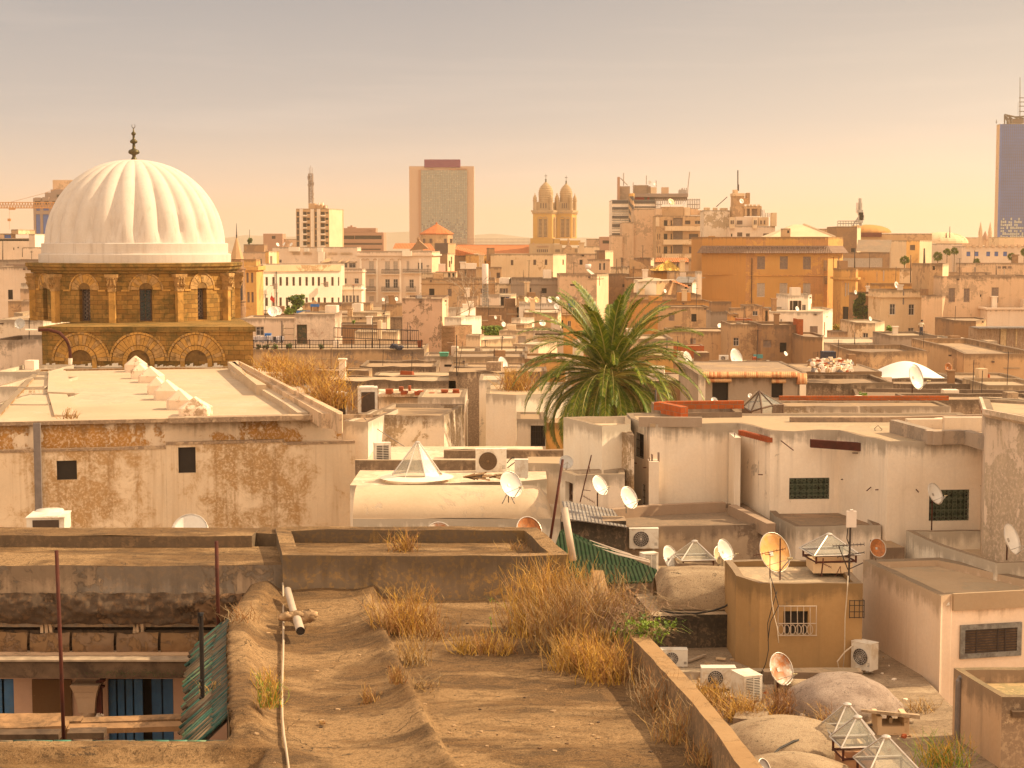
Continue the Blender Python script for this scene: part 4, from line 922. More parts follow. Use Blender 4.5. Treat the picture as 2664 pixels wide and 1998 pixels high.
H('low brown distant block at the foot of the striped office',[(103,720),(225,720)],890,10,'pink','roof',.3)
H('distant small block with balcony left of the striped office',[(228,700),(335,700)],870,10,'office_brown','roof',.3,wins=[(0,250,905,320,935,'o')])
H('white parapet roofs with a rounded vault left of the blank wall',[(20,500),(220,500)],960,8,'cream_clean','roof_pale',.4)
# striped office with rooftop clutter
so_,pl,z=H('horizontally striped grey office block crowned by aerials',[(340,700),(765,700)],516,20,'white','roof_dark',.4,name='office_block',cat='office block',ret=True,wob=0)
part(so_,'dark_band','window_dark',*[(341,y,498,y+h,699.7,.5)for y,h in((520,32),(585,22),(628,6),(668,22),(712,5),(748,25),(790,5),(835,24),(612,4),(650,4),(695,4),(735,4),(775,4),(815,4))],*[(555,y,764,y+h,699.7,.5)for y,h in((520,32),(578,14))])
tw=MB();c_=P(527,600,697);rr=27*697/F*FR[2];zt2,zb2=Zat(482,697),Zat(730,697);tw.mat(0,True)
NS=16
for j in range(18):
    for k in range(NS):
        a0,a1=2*math.pi*k/NS,2*math.pi*(k+1)/NS;y0,y1=zb2+(zt2-zb2)*j/18,zb2+(zt2-zb2)*(j+1)/18
        tw.mat(int((j+k*.75)/3)%2,True);tw.face([(c_.x+rr*math.cos(a0),697+rr*math.sin(a0),y0),(c_.x+rr*math.cos(a1),697+rr*math.sin(a1),y0),(c_.x+rr*math.cos(a1),697+rr*math.sin(a1),y1),(c_.x+rr*math.cos(a0),697+rr*math.sin(a0),y1)])
tw.mat(2);tw.lathe([(rr*1.06,zt2),(rr*.98,zt2+1.2),(0,zt2+1.3)],(c_.x,697,0),16);tw.build('stair_drum',['window_dark','sand','orange'],so_)
part(so_,'pylon','office_brown',(393,296,416,516,701,3));part(so_,'roof_room','grey',(408,385,512,516,702,6),(550,375,690,455,708,6),(690,385,712,450,707,5))
part(so_,'roof_room','cream_clean',(712,395,768,458,706,4));part(so_,'roof_deck','shutter',(490,455,1070,488,703,14));part(so_,'red_awning','red_cloth',(560,488,650,514,706,1),(680,488,700,514,706,1))
part(so_,'deck_wall','window_warm',(470,488,1062,520,708,8));part(so_,'water_tank','pink',(818,395,884,455,708,3))
ml=MB()
for x0,y0,x1,y1 in((450,380,450,258),(668,370,668,282),(1060,470,1083,248),(420,305,490,376),(762,390,762,330),(542,450,542,350)):ml.tube([P(x0,y0,705),P(x1,y1,705)],.22,3)
for k in range(9):x=980+k*9;ml.tube([P(x,460,705),P(x,398+random.random()*25,705)],.2,3)
for k in range(26):x=755+k*17;ml.tube([P(x,600 if x<820 or x>1060 else 560,698),P(x,505,698)],.2,3)
for y in(515,560,600):ml.tube([P(755,y,698),P(820,y,698)],.16,3);ml.tube([P(1060,y,698),P(1182,y,698)],.16,3)
ml.build('roof_railing','shutter',so_)
H('tall blank pink wall block in front of the striped office',[(548,640),(762,640)],600,14,'pink','roof',.5,name='blank_walled_block',cat='apartment block')
H('middle step of the blank pink wall block',[(440,639),(550,639)],730,14,'pink','roof',.5,name='blank_walled_block',cat='apartment block')
H('lowest left step of the blank pink wall block',[(333,638),(441,638)],855,14,'pink','roof',.5,name='blank_walled_block',cat='apartment block')
wa=[]
for y0,y1 in((712,765),(840,895),(962,1030)):wa+=[(0,836,y0,872,y1,'o'),(0,903,y0,916,y1,'o'),(0,925,y0-25,1018,y1,'s'),(0,1078 if y0>800 else 1040,y0+2,1168 if y0>800 else 1092,y1-3 if y0>800 else y1-15,'W')]
wa+=[(0,1135,715,1190,748,'w'),(0,775,840,782,895,'o'),(0,795,840,803,895,'o'),(0,775,962,782,1025,'o'),(0,795,962,803,1025,'o')]
fl=H('tan apartment block with long balcony parapets',[(762,620),(1222,620)],668,14,'sand','roof',.4,wins=wa,name='apartment_block',cat='apartment block',dep=1.0)
part(fl,'balcony_parapet','cream',(852,768,1222,812,617.5,2),(835,898,1222,945,617.5,2),(820,1035,1222,1078,617.5,2))
part(fl,'top_storey','sand',(820,582,1028,668,623,9));part(fl,'white_roof_room','cream_clean',(1032,588,1092,668,624,6),(760,682,795,770,618.5,1));part(fl,'roof_box','pink',(1095,602,1165,662,628,5),(1165,615,1222,662,630,5),(760,600,820,665,622,6))
bw=H('pale block with patchy wall and a row of chimney pots',[(1225,560),(1470,560)],615,12,'white_worn','roof',.4,name='apartment_block',cat='apartment block')
part(bw,'chimney','cream',(1228,590,1280,616,561,3),(1316,592,1352,616,562,3),(1382,594,1450,616,563,3))
bv=H('white block with corner bays under the square lookout tower',[(1470,552),(1905,552)],768,12,'lilac','roof',.4,name='apartment_block',cat='apartment block',wins=[(0,1540,828,1590,868,'W'),(0,1625,838,1662,868,'W'),(0,1790,838,1846,868,'W'),(0,1480,840,1495,868,'o')])
part(bv,'upper_floor','lilac',(1525,678,1740,768,553,8));part(bv,'corner_bay','cream_clean',(1470,682,1518,790,550.5,2),(1693,682,1733,790,550.5,2),(1745,682,1842,765,555,5))
part(bv,'bay_window','window_warm',(1478,712,1490,748,550.3,.3),(1496,712,1508,748,550.3,.3),(1702,712,1712,752,550.3,.3),(1717,712,1727,752,550.3,.3),(1538,714,1590,750,552.8,.3),(1762,714,1776,750,554.8,.3),(1796,714,1810,750,554.8,.3))
part(bv,'loggia','sand',(1500,578,1605,682,556,8),(1605,575,1775,600,555,9),(1612,600,1635,672,555,1),(1662,600,1680,672,555,1),(1735,600,1760,672,555,1))
part(bv,'loggia_shade','shutter',(1605,600,1775,672,560,2));part(bv,'lookout_tower','sand',(1500,452,1612,582,558,6),(1632,448,1664,556,560,4),(1608,500,1634,556,560,4));part(bv,'tower_parapet','cream',(1498,452,1614,480,557.6,6.6),(1506,418,1548,452,559,3))
part(bv,'chimney','cream',(1638,560,1655,580,555,2),(1668,560,1685,580,555,2),(1702,560,1720,580,555,2),(1742,560,1760,580,555,2))
part(bv,'tall_chimney','cream',(1870,640,1920,768,550,3));ml=MB();ml.tube([P(1547,420,559),P(1547,232,559)],.2,4);ml.tube([P(1553,430,559),P(1553,368,559)],.2,4);ml.tube([P(1340,582,561),P(1445,488,561)],.15,3);ml.build('aerial','iron',bv)
rt=MB()
for x in range(1765,1865,16):rt.tube([P(x,680,554),P(x,610 if x<1800 else 640,554)],.14,3)
rt.build('roof_railing','shutter',bv)
# white ribbed pyramid roof
py=MB();a,b,c=P(1850,872,480),P(2480,872,480),P(2080,752,488);pb=Vector((a.x,500,a.z)),Vector((b.x,500,b.z));t2=Vector((c.x+3,c.y,c.z))
py.raw([a,b,pb[1],pb[0],c,t2],[(0,1,5,4),(1,2,5),(3,4,5,2),(0,4,3)])
for k in range(10):f=k/9;p0=t2;p1=b.lerp(pb[1],f);py.tube([p0,p1],.35,4)
o=py.build('pyramid_roof','cream_clean',None,a);tag(o,'pale pyramid shaped roof with bright ribs behind the orange building','roof')
H('small square dormer box on the pyramid roof',[(1975,470),(2052,470)],790,3,'sand','roof',.2,zb=14,wins=[(0,2020,808,2040,835,'o')],name='dormer',cat='dormer')
# big orange building
ow=[]
for x in(1733,1950,2172):ow+=[(0,x,1058,x+78,1178,'s'),(0,x,1312,x+76,1448,'S')]
fr(*ZB9)
ow=[(1,1362,62,1440,186,'s'),(1,1580,62,1658,186,'s'),(1,1802,65,1880,188,'s'),(1,1360,318,1438,452,'S'),(1,1578,318,1655,454,'S'),(1,1802,320,1876,454,'S')]
ob,pl,z=H('large orange building with brown shutters and a tiled eave',[(833,331),(1258,330),(2045,330),(2188,338)],-125,12,['orange_plain','orange','ochre'],'roof',.5,mats={1:1,2:2},wins=ow+[(2,2090,70,2100,190,'o'),(2,2138,60,2152,185,'S'),(2,2142,300,2158,460,'S'),(2,2140,600,2160,730,'o')],name='orange_building',cat='apartment house',ret=True)
ev=MB();oo=inset(pl,-1.1);zz=Zat(4,330)
for i in range(3):
    A,B,C_,D2=oo[i],oo[i+1],pl[i+1],pl[i];ev.face([(A.x,A.y,zz-.55),(B.x,B.y,zz-.55),(C_.x,C_.y,zz+.9),(D2.x,D2.y,zz+.9)]);ev.face([(B.x,B.y,zz-.55),(A.x,A.y,zz-.55),(D2.x,D2.y,zz-.6),(C_.x,C_.y,zz-.6)])
ev.build('tiled_eave','tile_grey',ob)
part(ob,'drain_spout','window_warm',*[(880+k*26,-27,884+k*26,-16,329.4,.5)for k in range(45)]);part(ob,'string_course','orange',(1262,243,2040,249,329.8,.3),(850,232,1256,236,330.2,.3),(880,487,1256,491,330.2,.3));part(ob,'drainpipe','iron',(1307,80,1317,515,329.7,.3));part(ob,'drainpipe','sand',(1996,90,2002,590,329.6,.3))
part(ob,'bare_patch','rubble_wall',(2002,100,2035,200,329.7,.1),(2010,250,2038,330,329.7,.1));part(ob,'broken_coping','orange_plain',(900,-132,960,-124,331,1))
# ------------------------------------------------ in front of the orange building
H('ruined brown house with a collapsed corner below the orange building',[(455,262),(905,262)],545,8,'sand','roof',.2,wins=[(0,515,605,572,680,'s'),(0,732,615,782,688,'o')])
H('long low terrace wall with bright coping left of the orange building',[(140,290),(825,290)],430,14,'sand','roof_white',.5)
H('orange painted parapet right of the palm top',[(150,275),(905,275)],490,8,'orange_plain','roof',.3)
H('brown garden tower beside the collapsed corner',[(905,250),(925,248)],495,3,'brown','roof',.2)
H('tall thin plaster pillar beside the dish',[(1085,235),(1110,234)],555,2,'sand','roof',0,name='wall',cat='wall')
H('dim lilac yard house behind the big round dish',[(920,245),(1090,245)],590,6,'greycem','roof',.2,wins=[])
H('square brown room with one dark window at the foot of the orange building',[(1258,235),(1415,235)],535,6,'sand','roof',.2,wins=[(0,1320,585,1370,632,'w')])
H('small orange kiosk with slot window',[(1113,228),(1185,228)],615,4,'orange_plain','roof',.1,wins=[(0,1135,632,1160,646,'o')])
H('red brick parapet box by the orange kiosk',[(1188,220),(1315,220)],662,4,'brick_red','roof',.1)
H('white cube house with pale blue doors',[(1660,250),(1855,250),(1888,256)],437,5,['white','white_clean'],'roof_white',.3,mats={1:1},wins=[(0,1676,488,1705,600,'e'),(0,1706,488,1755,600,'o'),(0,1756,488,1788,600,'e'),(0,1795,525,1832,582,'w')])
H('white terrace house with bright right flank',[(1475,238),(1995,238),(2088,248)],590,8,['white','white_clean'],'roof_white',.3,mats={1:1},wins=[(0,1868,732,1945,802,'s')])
H('tan house with dark green arched door left of the white terrace house',[(1418,236),(1478,236)],560,5,'sand','roof',.2,wins=[(0,1440,578,1466,702,'D')])
H('tan house with a row of small holes under its parapet',[(1110,190),(1405,190)],712,9,'sand','roof',.3,wins=[(0,1135,842,1190,922,'w')])
H('tan house with an empty doorway and a bricked bay',[(1405,187),(1805,187)],716,8,'brown','roof',.3,wins=[(0,1422,866,1500,936,'s'),(0,1580,890,1645,984,'b')])
H('slim red brick pier beside the white terrace house',[(1752,186),(1806,186)],664,3,'brick_red','roof',0,name='chimney',cat='brick pier',zb=3)
H('square block of bare render between the tan house and white terrace',[(1803,180),(1990,178),(2003,182)],828,7,['brown','cream_clean'],'roof',.2,mats={1:1})
H('wide tan wall with broken coping above the red brick wall',[(535,200),(1112,200)],780,9,'sand','roof',.2,wins=[(0,722,850,745,915,'s'),(0,748,850,775,915,'S')])
H('red brick wall behind the palm',[(560,185),(855,185)],918,3,'brick_red','roof',.1,name='wall',cat='wall')
fr(*ZB4)
H('small tan house with a slanting top left of the yellow pavilion',[(508,350),(738,350)],1150,7,'sand','roof',.2)
s_=MB();s_.raw([P(508,1180,349.8),P(508,1078,349.8),P(735,1165,349.8),P(735,1180,349.8),P(508,1180,356),P(508,1078,356),P(735,1165,356),P(735,1180,356)],[(0,3,2,1),(1,2,6,5)]);s_=s_.build('gable_wall','sand',None,P(508,1180,350));tag(s_,'tan triangular gable wall with a bright sloping edge','wall')
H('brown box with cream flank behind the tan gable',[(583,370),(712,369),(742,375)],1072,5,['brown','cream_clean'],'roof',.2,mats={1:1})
yp=H('square tan pavilion under a yellow ribbed pyramid roof',[(742,330),(990,330)],1200,7,'orange_plain','roof',.1)
s_=MB();a,b=P(740,1195,328),P(1020,1195,328);c_=P(878,1095,332);a2,b2=Vector((a.x,339,a.z)),Vector((b.x,339,b.z));s_.raw([a,b,b2,a2,c_],[(0,1,4),(1,2,4),(2,3,4),(3,0,4),(0,3,2,1)])
for k in range(7):s_.tube([a.lerp(b,k/6),c_],.09,4);s_.tube([b.lerp(b2,k/6),c_],.09,4)
s_.build('pyramid_roof','tile_yellow',yp)
H('long shed with orange tiled roof and lilac boards',[(750,380),(1100,380)],1112,5,'lilac','tile_far',0,wins=[(0,960,1130,975,1180,'o')])
s_=MB();s_.raw([P(750,1112,379),P(1095,1112,379),P(1060,1072,386),P(765,1072,386)],[(0,1,2,3)]);o=s_.build('tiled_roof','tile_far',None,P(750,1112,379));tag(o,'orange tiled ridge roof behind the yellow pavilion','roof')
H('plain tan wall between the tiled shed and the orange building',[(1098,372),(1200,372)],1090,5,'sand','roof',.2)
H('pinkish brown house below the yellow pavilion',[(895,318),(1205,318)],1205,6,'sand','roof',.1,wins=[(0,940,1222,950,1280,'S')])
H('brown shuttered shed with white coping above the palm',[(315,330),(505,330)],1225,7,'brown','roof_white',.2,wins=[(0,440,1325,480,1352,'o')])
H('low terrace with pale balusters and a dark water tank',[(345,345),(505,345)],1160,8,'cream','roof_pale',.3,wins=[])
H('dark brown lean-to behind the white gabled house',[(480,320),(700,320)],1262,6,'brown','roof_dark',0)
gw=H('white gabled house below the yellow pavilion',[(592,300),(765,298),(960,304)],1290,7,['white_clean','sand'],'roof_white',0,mats={1:1})
s_=MB();s_.raw([P(575,1300,299),P(840,1292,299),P(800,1270,303),P(690,1258,304),P(610,1285,301)],[(0,1,2,3,4)]);s_.build('roof_slope','roof_white',gw)
hr=H('small house with corrugated roof and red tiled eave',[(935,305),(1110,304),(1150,309)],1310,6,['lilac','white_clean'],'roof',0,mats={1:1},wins=[(0,1062,1325,1098,1345,'o'),(0,1035,1350,1062,1410,'o')])
s_=MB();s_.raw([P(930,1310,303),P(1110,1310,303),P(1150,1258,309),P(975,1250,310)],[(0,1,2,3)]);s_.build('roof_slope','corr_grey',hr)
s_=MB();s_.raw([P(905,1290,301),P(1080,1362,298),P(1070,1340,301),P(925,1285,303)],[(0,1,2,3)]);s_.build('tiled_eave','tile_far',hr)
H('thin white party wall beside the orange building',[(1158,312),(1200,312)],1200,4,'white','roof',0,name='wall',cat='wall')
# ------------------------------------------------ right skyline
fr(*ZB5)
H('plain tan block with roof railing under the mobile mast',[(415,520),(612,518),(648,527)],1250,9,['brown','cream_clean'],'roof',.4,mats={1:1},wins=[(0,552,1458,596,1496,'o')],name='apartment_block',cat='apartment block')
H('tan roof line with a solar panel left of the mobile mast',[(130,560),(415,560)],1272,9,'sand','roof',.3)
H('cream box with stepped top beside the tan block',[(345,545),(410,545)],1285,4,'cream','roof',.2)
s_=MB();s_.lathe([(9.5*math.cos(k*math.pi/16),3.2*math.sin(k*math.pi/16))for k in range(9)],P(700,1312,640),20);s_=s_.build('vault_roof','orange_plain',None,P(700,1312,640));tag(s_,'low rounded tan vault on the right skyline','roof')
H('long brown block with a red awning and rooftop clutter',[(620,600),(1330,600)],1318,12,'sand','roof',.4,name='apartment_block',cat='apartment block')
pt_=MB();pbox(pt_,640,1308,848,1350,599,1)
o=pt_.build('awning','corr_red',None,P(640,1350,599));tag(o,'dark red striped awning along the roof edge at right','awning')
H('brown house with slanting dark roof right of the orange building',[(468,470),(925,470)],1498,9,'brown','roof',.2,wins=[(0,475,1552,855,1640,'S')])
s_=MB();s_.raw([P(600,1490,470),P(925,1498,470),P(945,1378,484),P(620,1378,484)],[(0,1,2,3)]);o=s_.build('roof_slope','roof_dark',None,P(600,1490,470));tag(o,'steep brown roof slope on the right of the orange building','roof')
H('yellow lit house with brick infill window',[(940,500),(1085,498),(1212,500),(1330,508)],1382,7,['cream_clean','ochre','cream_clean'],'roof',.3,mats={1:1,2:2},wins=[(1,1118,1428,1168,1478,'W')])
H('faint pale warehouse far behind the fan palms',[(1450,1000),(1820,1000)],1355,20,'pink','roof',.4,name='warehouse',cat='warehouse')
s_=MB();s_.lathe([(14*math.cos(k*math.pi/16),6*math.sin(k*math.pi/16))for k in range(9)],P(1425,1410,900),20);s_=s_.build('dome_roof','cream',None,P(1425,1410,900));tag(s_,'shallow pale dome roof beyond the fan palms','dome')
fp_=H('long lilac two storey block with green windows behind the fan palms',[(1615,640),(2420,640)],1440,14,'lilac','roof_pale',.6,name='apartment_block',cat='apartment block',wins=[(0,x,1492,x+38,1536,'B')for x in(1660,1738,1850,1928,2012)])
part(fp_,'parapet_block','pink',*[(x,1424,x+30,1450,639,2)for x in range(1660,2400,62)])
H('dusky lilac wall block left of the long lilac block',[(1335,660),(1620,660)],1415,10,'lilac','roof',.3,name='apartment_block',cat='apartment block')
ch=empty('church',(P(1838,0,980).x,980,0),'small church tower with a dark pointed spire near the glass tower','church')
cc=P(1838,1420,980);rr=36*980/F*FR[2];s_=MB();s_.lathe([(rr,Zat(1430,980)),(rr*.9,Zat(1372,980))],(cc.x,980,0),8);s_.build('belfry','pink',ch)
s_=MB();s_.lathe([(rr*1.1,Zat(1376,980)),(0,Zat(1290,980))],(cc.x,980,0),8);s_.build('spire','office_brown',ch)
s_=MB()
for dx in(-46,46):p=P(1838+dx,1430,975);s_.lathe([(1.2,0),(1.2,8),(0,14)],p,6)
s_.build('pinnacle','pink',ch)
H('pale low blocks at the foot of the glass tower',[(1975,900),(2120,898),(2420,905)],1352,14,['cream','pink'],'roof',.4,mats={1:1},name='apartment_block',cat='apartment block')
H('pink roof house with three small red and grey vents',[(1660,420),(2420,420)],1602,10,'pink','roof',.4,wins=[(0,1958,1632,1992,1655,'s'),(0,2004,1632,2045,1655,'W'),(0,2055,1632,2095,1655,'s')])
fr(*ZB10)
H('long ochre wall with peeling plaster right of the orange building',[(465,320),(1020,318),(1318,318)],362,8,['ochre','cream'],'roof',.3,mats={1:1})
bl=H('yellow bay with scalloped parapet beside the orange building',[(462,316),(600,314),(622,318)],368,6,['ochre','ochre'],'roof',.3,cor=(.5,.4,1.6),wins=[(0,490,500,510,630,'S'),(0,516,500,534,620,'S'),(0,548,700,590,905,'o'),(0,470,730,530,905,'o')])
H('brown recessed house behind the creeper',[(600,300),(850,300)],600,6,'brown','roof',.2,wins=[(0,772,562,820,585,'w'),(0,775,605,812,672,'S'),(0,690,740,760,860,'e')])
H('ochre parapet row with a red panel and plant rack',[(830,290),(1325,290)],512,8,'orange','roof',.3)
H('yellow plaster house with two upper windows and stone brackets',[(835,270),(1300,270)],570,9,'cream','roof',.5,cor=(.4,.3,.9),wins=[(0,922,702,980,808,'w'),(0,1103,705,1162,812,'w'),(0,1100,932,1158,992,'w')])
H('slim peach tower with one small square hole',[(1312,268),(1432,266),(1490,276)],318,4,['sand','cream_clean'],'roof',.2,mats={1:1},wins=[(0,1332,340,1358,378,'o')])
H('peach passage wall left of the large pink house',[(1230,262),(1430,260)],620,6,'pink','roof',.1)
H('large peach house with three shuttered windows at the right',[(1428,262),(2420,262)],436,14,'pink','roof',.4,wins=[(0,1486,552,1552,685,'s'),(0,1632,555,1692,686,'s'),(0,1898,545,1970,692,'s'),(0,1790,612,1804,636,'o')])
lj=H('pale peach extension with stone ledge at the right edge',[(1862,258),(2420,258)],738,6,'lilac','roof',.1,wins=[],cor=(.4,.3))
H('brown water room in front of the large peach house',[(1540,225),(1752,223),(1850,230)],858,5,['brown','sand'],'roof',.2,mats={1:1})
H('low peach strip houses below the fan palms',[(1490,330),(1900,330)],400,6,'pink','roof',.3)
sh=H('corrugated brown fence wall at the right edge',[(1760,215),(2420,215)],935,4,'corr_brown','corr_grey',0,name='shed',cat='shed')
part(sh,'pale_sheet','corr_cream',(1985,942,2045,1105,214.8,.05),(2130,945,2150,1105,214.8,.05));part(sh,'eave','corr_grey',(1755,928,2420,940,213.8,3))
H('yellow cube house with dark window below the creeper',[(598,210),(785,208),(875,214)],880,6,['cream','cream_clean'],'roof_pale',.2,mats={1:1},wins=[(0,658,980,715,1038,'w')])
H('pink garden wall before the yellow cube house',[(378,215),(600,215)],968,4,'pink','roof',.1,name='wall',cat='wall')
H('white low house with a flat lit roof at right',[(298,190),(510,189),(940,191)],1072,10,'white','roof_white',.2)
H('square cement house where the man stands',[(935,178),(1378,178)],1005,9,'greycem','roof_pale',.25,wins=[])
H('brick and white strip wall right of the cement house',[(1375,192),(1530,192)],1025,5,'white','roof',.2)
H('low white rubble topped wall at right',[(1530,185),(1865,185)],1075,5,'white_worn','roof',.2)
H('broken white buttress wall beside the corrugated fence',[(1865,186),(1960,186)],1060,3,'white_worn','roof',0,name='wall',cat='wall')
H('large tan walled terrace at the right edge',[(1490,150),(1640,140),(2420,140)],1112,14,'sand','roof',.5,pt=.35)
H('square tan house with rough red awning on its wall',[(548,140),(736,138),(1285,140)],1150,9,'sand','roof_dark',.4)
aw=MB();a=P(815,1288,139.5);b=P(1090,1292,139.2)
for k in range(22):x0=815+k*13;p0=P(x0,1288,139.5);p1=P(x0+10,1290,139.5);aw.raw([p0,p1,P(x0+16,1372+random.random()*8,138.7),P(x0+6,1372+random.random()*8,138.7)],[(0,1,2,3)])
o=aw.build('awning','corr_red',None,a);tag(o,'ragged dark red reed awning on the square tan house','awning')
H('low tan wall running behind the white membrane roof',[(60,132),(560,130)],1372,8,'sand','roof',.3)
H('pale tan parapet right of the white membrane roof',[(1550,128),(2210,128)],1418,6,'cream','roof',.2)
H('worn wall with rounded coping under the membrane roof',[(500,122),(830,121),(1330,120),(1600,124)],1440,6,'grey','roof',.3)
H('grey mossy wall at the foot of the white membrane roof',[(835,116),(1765,116)],1468,5,'stain','roof',.25)
H('stained wall with a dark vertical gap at right centre',[(128,112),(378,111),(960,112)],1455,7,'stain','roof',.3)
H('small pale roofed shed at the far right',[(1855,112),(2420,112)],1480,6,'cream','roof_pale',.25)
H('long dark topped wall crossing the right side',[(600,106),(2420,104)],1582,6,'grey','roof_dark',.25)
H('low stained wall under the long dark topped wall',[(1150,100),(2420,99)],1628,5,'stain','roof',.2)
# ------------------------------------------------ centre band
fr(*ZC)
H('brown terrace wall carrying the mobile mast',[(212,262),(835,262)],548,8,'brown','roof',.2,wins=[])
tk=H('white roof hut with a blue door beside the mobile mast',[(548,275),(712,274),(790,280)],370,4,['white_clean','cream_clean'],'roof_pale',.15,mats={1:1},wins=[(0,562,392,628,540,'o'),(0,630,392,688,460,'B')])
H('grey hut wall behind the mobile mast',[(270,290),(560,290)],375,5,'lilac','roof',.15)
H('broad pink wall with a pale railing left of the mast',[(-60,300),(235,300)],402,6,'pink','roof',.3)
H('white terrace lined with satellite dishes',[(832,250),(1430,250)],492,9,'white','roof_white',.3)
H('orange backdrop wall behind the row of dishes',[(800,262),(1190,262)],388,4,'cream','roof',.2)
H('plain tan cube left of the palm top',[(902,232),(1388,231),(1440,238)],622,7,['sand','cream_clean'],'roof_white',.15,mats={1:1})
H('orange tan house half covered by the upper palm fronds',[(1440,245),(1760,245)],655,7,'ochre','roof',.2,wins=[(0,1436,735,1466,860,'o'),(0,1530,745,1580,830,'w')])
H('ruined stone wall with a red brick pile below the mast terrace',[(205,225),(600,225)],745,4,'rubble_wall','roof',.1)
H('low white box in front of the brick pile',[(722,224),(850,223)],700,3,'white','roof_white',.1)
H('bright white flank wall with ivy and a bare tree',[(-10,232),(205,236)],565,5,'white_clean','roof_white',.3)
H('pale flat house with blind arched niches at centre',[(545,195),(1040,194)],880,6,'cream_clean','roof_pale',.2,wins=[(0,600,948,720,1045,'S'),(0,815,965,930,1065,'S')])
H('sloping tan wall in front of the tan cube',[(600,212),(905,211)],790,3,'sand','roof_pale',.1)
H('house with yellow corrugated screen left of the palm',[(1035,190),(1470,190)],885,7,'lilac','roof_pale',.2,wins=[(0,1062,893,1440,948,'W')])
s_=MB();pbox(s_,1095,970,1400,1100,189,.15);o=s_.build('corrugated_screen','corr_cream',None,P(1095,1100,189));tag(o,'yellow ribbed sheet screen on the pale house left of the palm','screen')
H('bright gabled cream house with small dark window at centre',[(68,178),(275,177),(780,180)],1010,6,['cream_clean','cream'],'roof_white',.1,mats={1:1},wins=[(1,328,1105,385,1165,'o')])
H('stepped cream chimney wall of the gabled house',[(68,176.5),(270,176.3)],950,3,'cream_clean','roof_pale',.1,name='wall',cat='wall')
H('long white low roof with bright edge at centre',[(740,172),(1110,171)],1075,6,'cream_clean','roof_white',.1)
H('pale wall with faint letters at centre',[(-100,150),(960,150)],1178,7,'cream','roof_pale',.2)
H('cream house with green framed slot windows',[(-120,138),(920,138)],1262,7,'cream','roof',.2,wins=[(0,20,1395,50,1402,'B'),(0,385,1358,520,1402,'g'),(0,680,1352,860,1402,'g')])
H('ochre stained wall under the middle palm fronds',[(915,134),(1500,134)],1290,7,'ochre','roof',.2)
H('tan wall strip in front of the slot windowed house',[(40,128),(915,128)],1405,4,'sand','roof',.1)
H('long wavy topped old wall at centre',[(-180,112),(1240,112)],1468,5,'stain','roof',.15,wob=.12)
# ------------------------------------------------ left centre band
fr(*ZB7)
H('tall blank pink house with dark damp blotches',[(1645,215),(2030,213),(2065,219)],278,9,['pinkblot','cream_clean'],'roof',.3,mats={1:1})
H('bright white sloping annex against the pink house',[(2050,212),(2212,211)],460,6,'white_clean','roof_white',.3)
H('rough brick patched wall below the white annex',[(2022,205),(2150,204)],545,4,'rubble_wall','roof',.1)
H('peeling brown wall left of the pink house',[(1530,228),(1650,227)],460,5,'stain','roof',.2)
H('cream sun lit pier with sloping top',[(1405,240),(1530,245)],415,4,'cream_clean','roof_pale',.1)
H('small pale roof boxes behind the pier',[(1450,300),(1645,300)],338,6,'sand','roof_white',.2)
H('long tan wall behind the blue play tower',[(690,300),(1340,300)],330,6,'sand','roof',.2)
H('low earthen roof with green weeds along its edge',[(100,255),(1410,255)],425,14,'brown','roof',.1)
H('bright cream lower wall with a potted tree',[(990,236),(1500,236)],455,6,'cream','roof',.1)
H('grey rendered hut with a dark green door',[(612,190),(1000,190)],430,8,'greywash','roof',.15,wins=[(0,637,532,732,762,'D')])
H('long low lilac house with glazed door behind the washing',[(90,196),(615,196)],472,9,'lilac','roof',.2,wins=[(0,240,550,322,640,'w')])
H('white wall left of the low lilac house',[(-20,260),(130,260)],345,6,'white','roof',.2)
H('dark timber roofed yard with terracotta parapet',[(1000,205),(1410,205)],530,6,'brown','roof_dark',.2)
H('white terrace bench wall with red parapet',[(1190,188),(1598,188)],598,5,'cream_clean','roof_white',.15)
tr_=H('long terrace wall with railing and wide grey stain',[(215,160),(1855,160)],768,9,'terrace_wall','roof',.1)
H('low white wall with green tubs at left centre',[(1850,150),(2230,150)],835,6,'lilac','roof',.2,wins=[(0,2050,915,2120,938,'b')])
H('old broken parapet box right of the terrace wall',[(1235,132),(1970,132)],930,7,'stain','roof',.25,wob=.08)
H('short rounded masonry bench wall',[(775,122),(1325,122)],972,3,'sand','roof',.1,wob=.06)
H('old wavy masonry wall with pale coping',[(1370,118),(2260,118)],1020,4,'stain','roof_pale',.1,wob=.1)
H('lower crumbling wall with pale mortar lumps',[(680,112),(2160,112)],1065,4,'stain','roof_pale',.1,wob=.12)
H('white house with bricks laid on its tiled roof',[(1420,102),(1795,101)],1222,6,'white','roof_pale',.1)
wh=H('white house with white framed window behind the pyramid skylight',[(1795,97),(2246,97)],1228,6,'white','roof_pale',.1,wins=[(0,2050,1530,2207,1680,'w')],cor=(.06,.2,.7))
fr(*ZB8)
H('clean white wall house left of the palm',[(605,95),(895,94),(1450,96)],1378,7,'white_clean','roof_pale',.15,wins=[])
H('square white roof box behind the clean white house',[(540,104),(780,104)],1248,5,'white','roof_white',.1)
fr(*ZM)
H('ochre wall with pale corner stones beside the palm trunk',[(1890,92),(2200,92)],330,4,'ochre','roof',.1)
H('white wall with a barred window under the palm',[(1640,90),(1892,90)],300,4,'white','roof',.1,wins=[(0,1760,355,1890,535,'b')])
def gy(py,z):return G(0,py,z).y
def pg(pts,z):return[(a,gy(b,z))for a,b in pts]
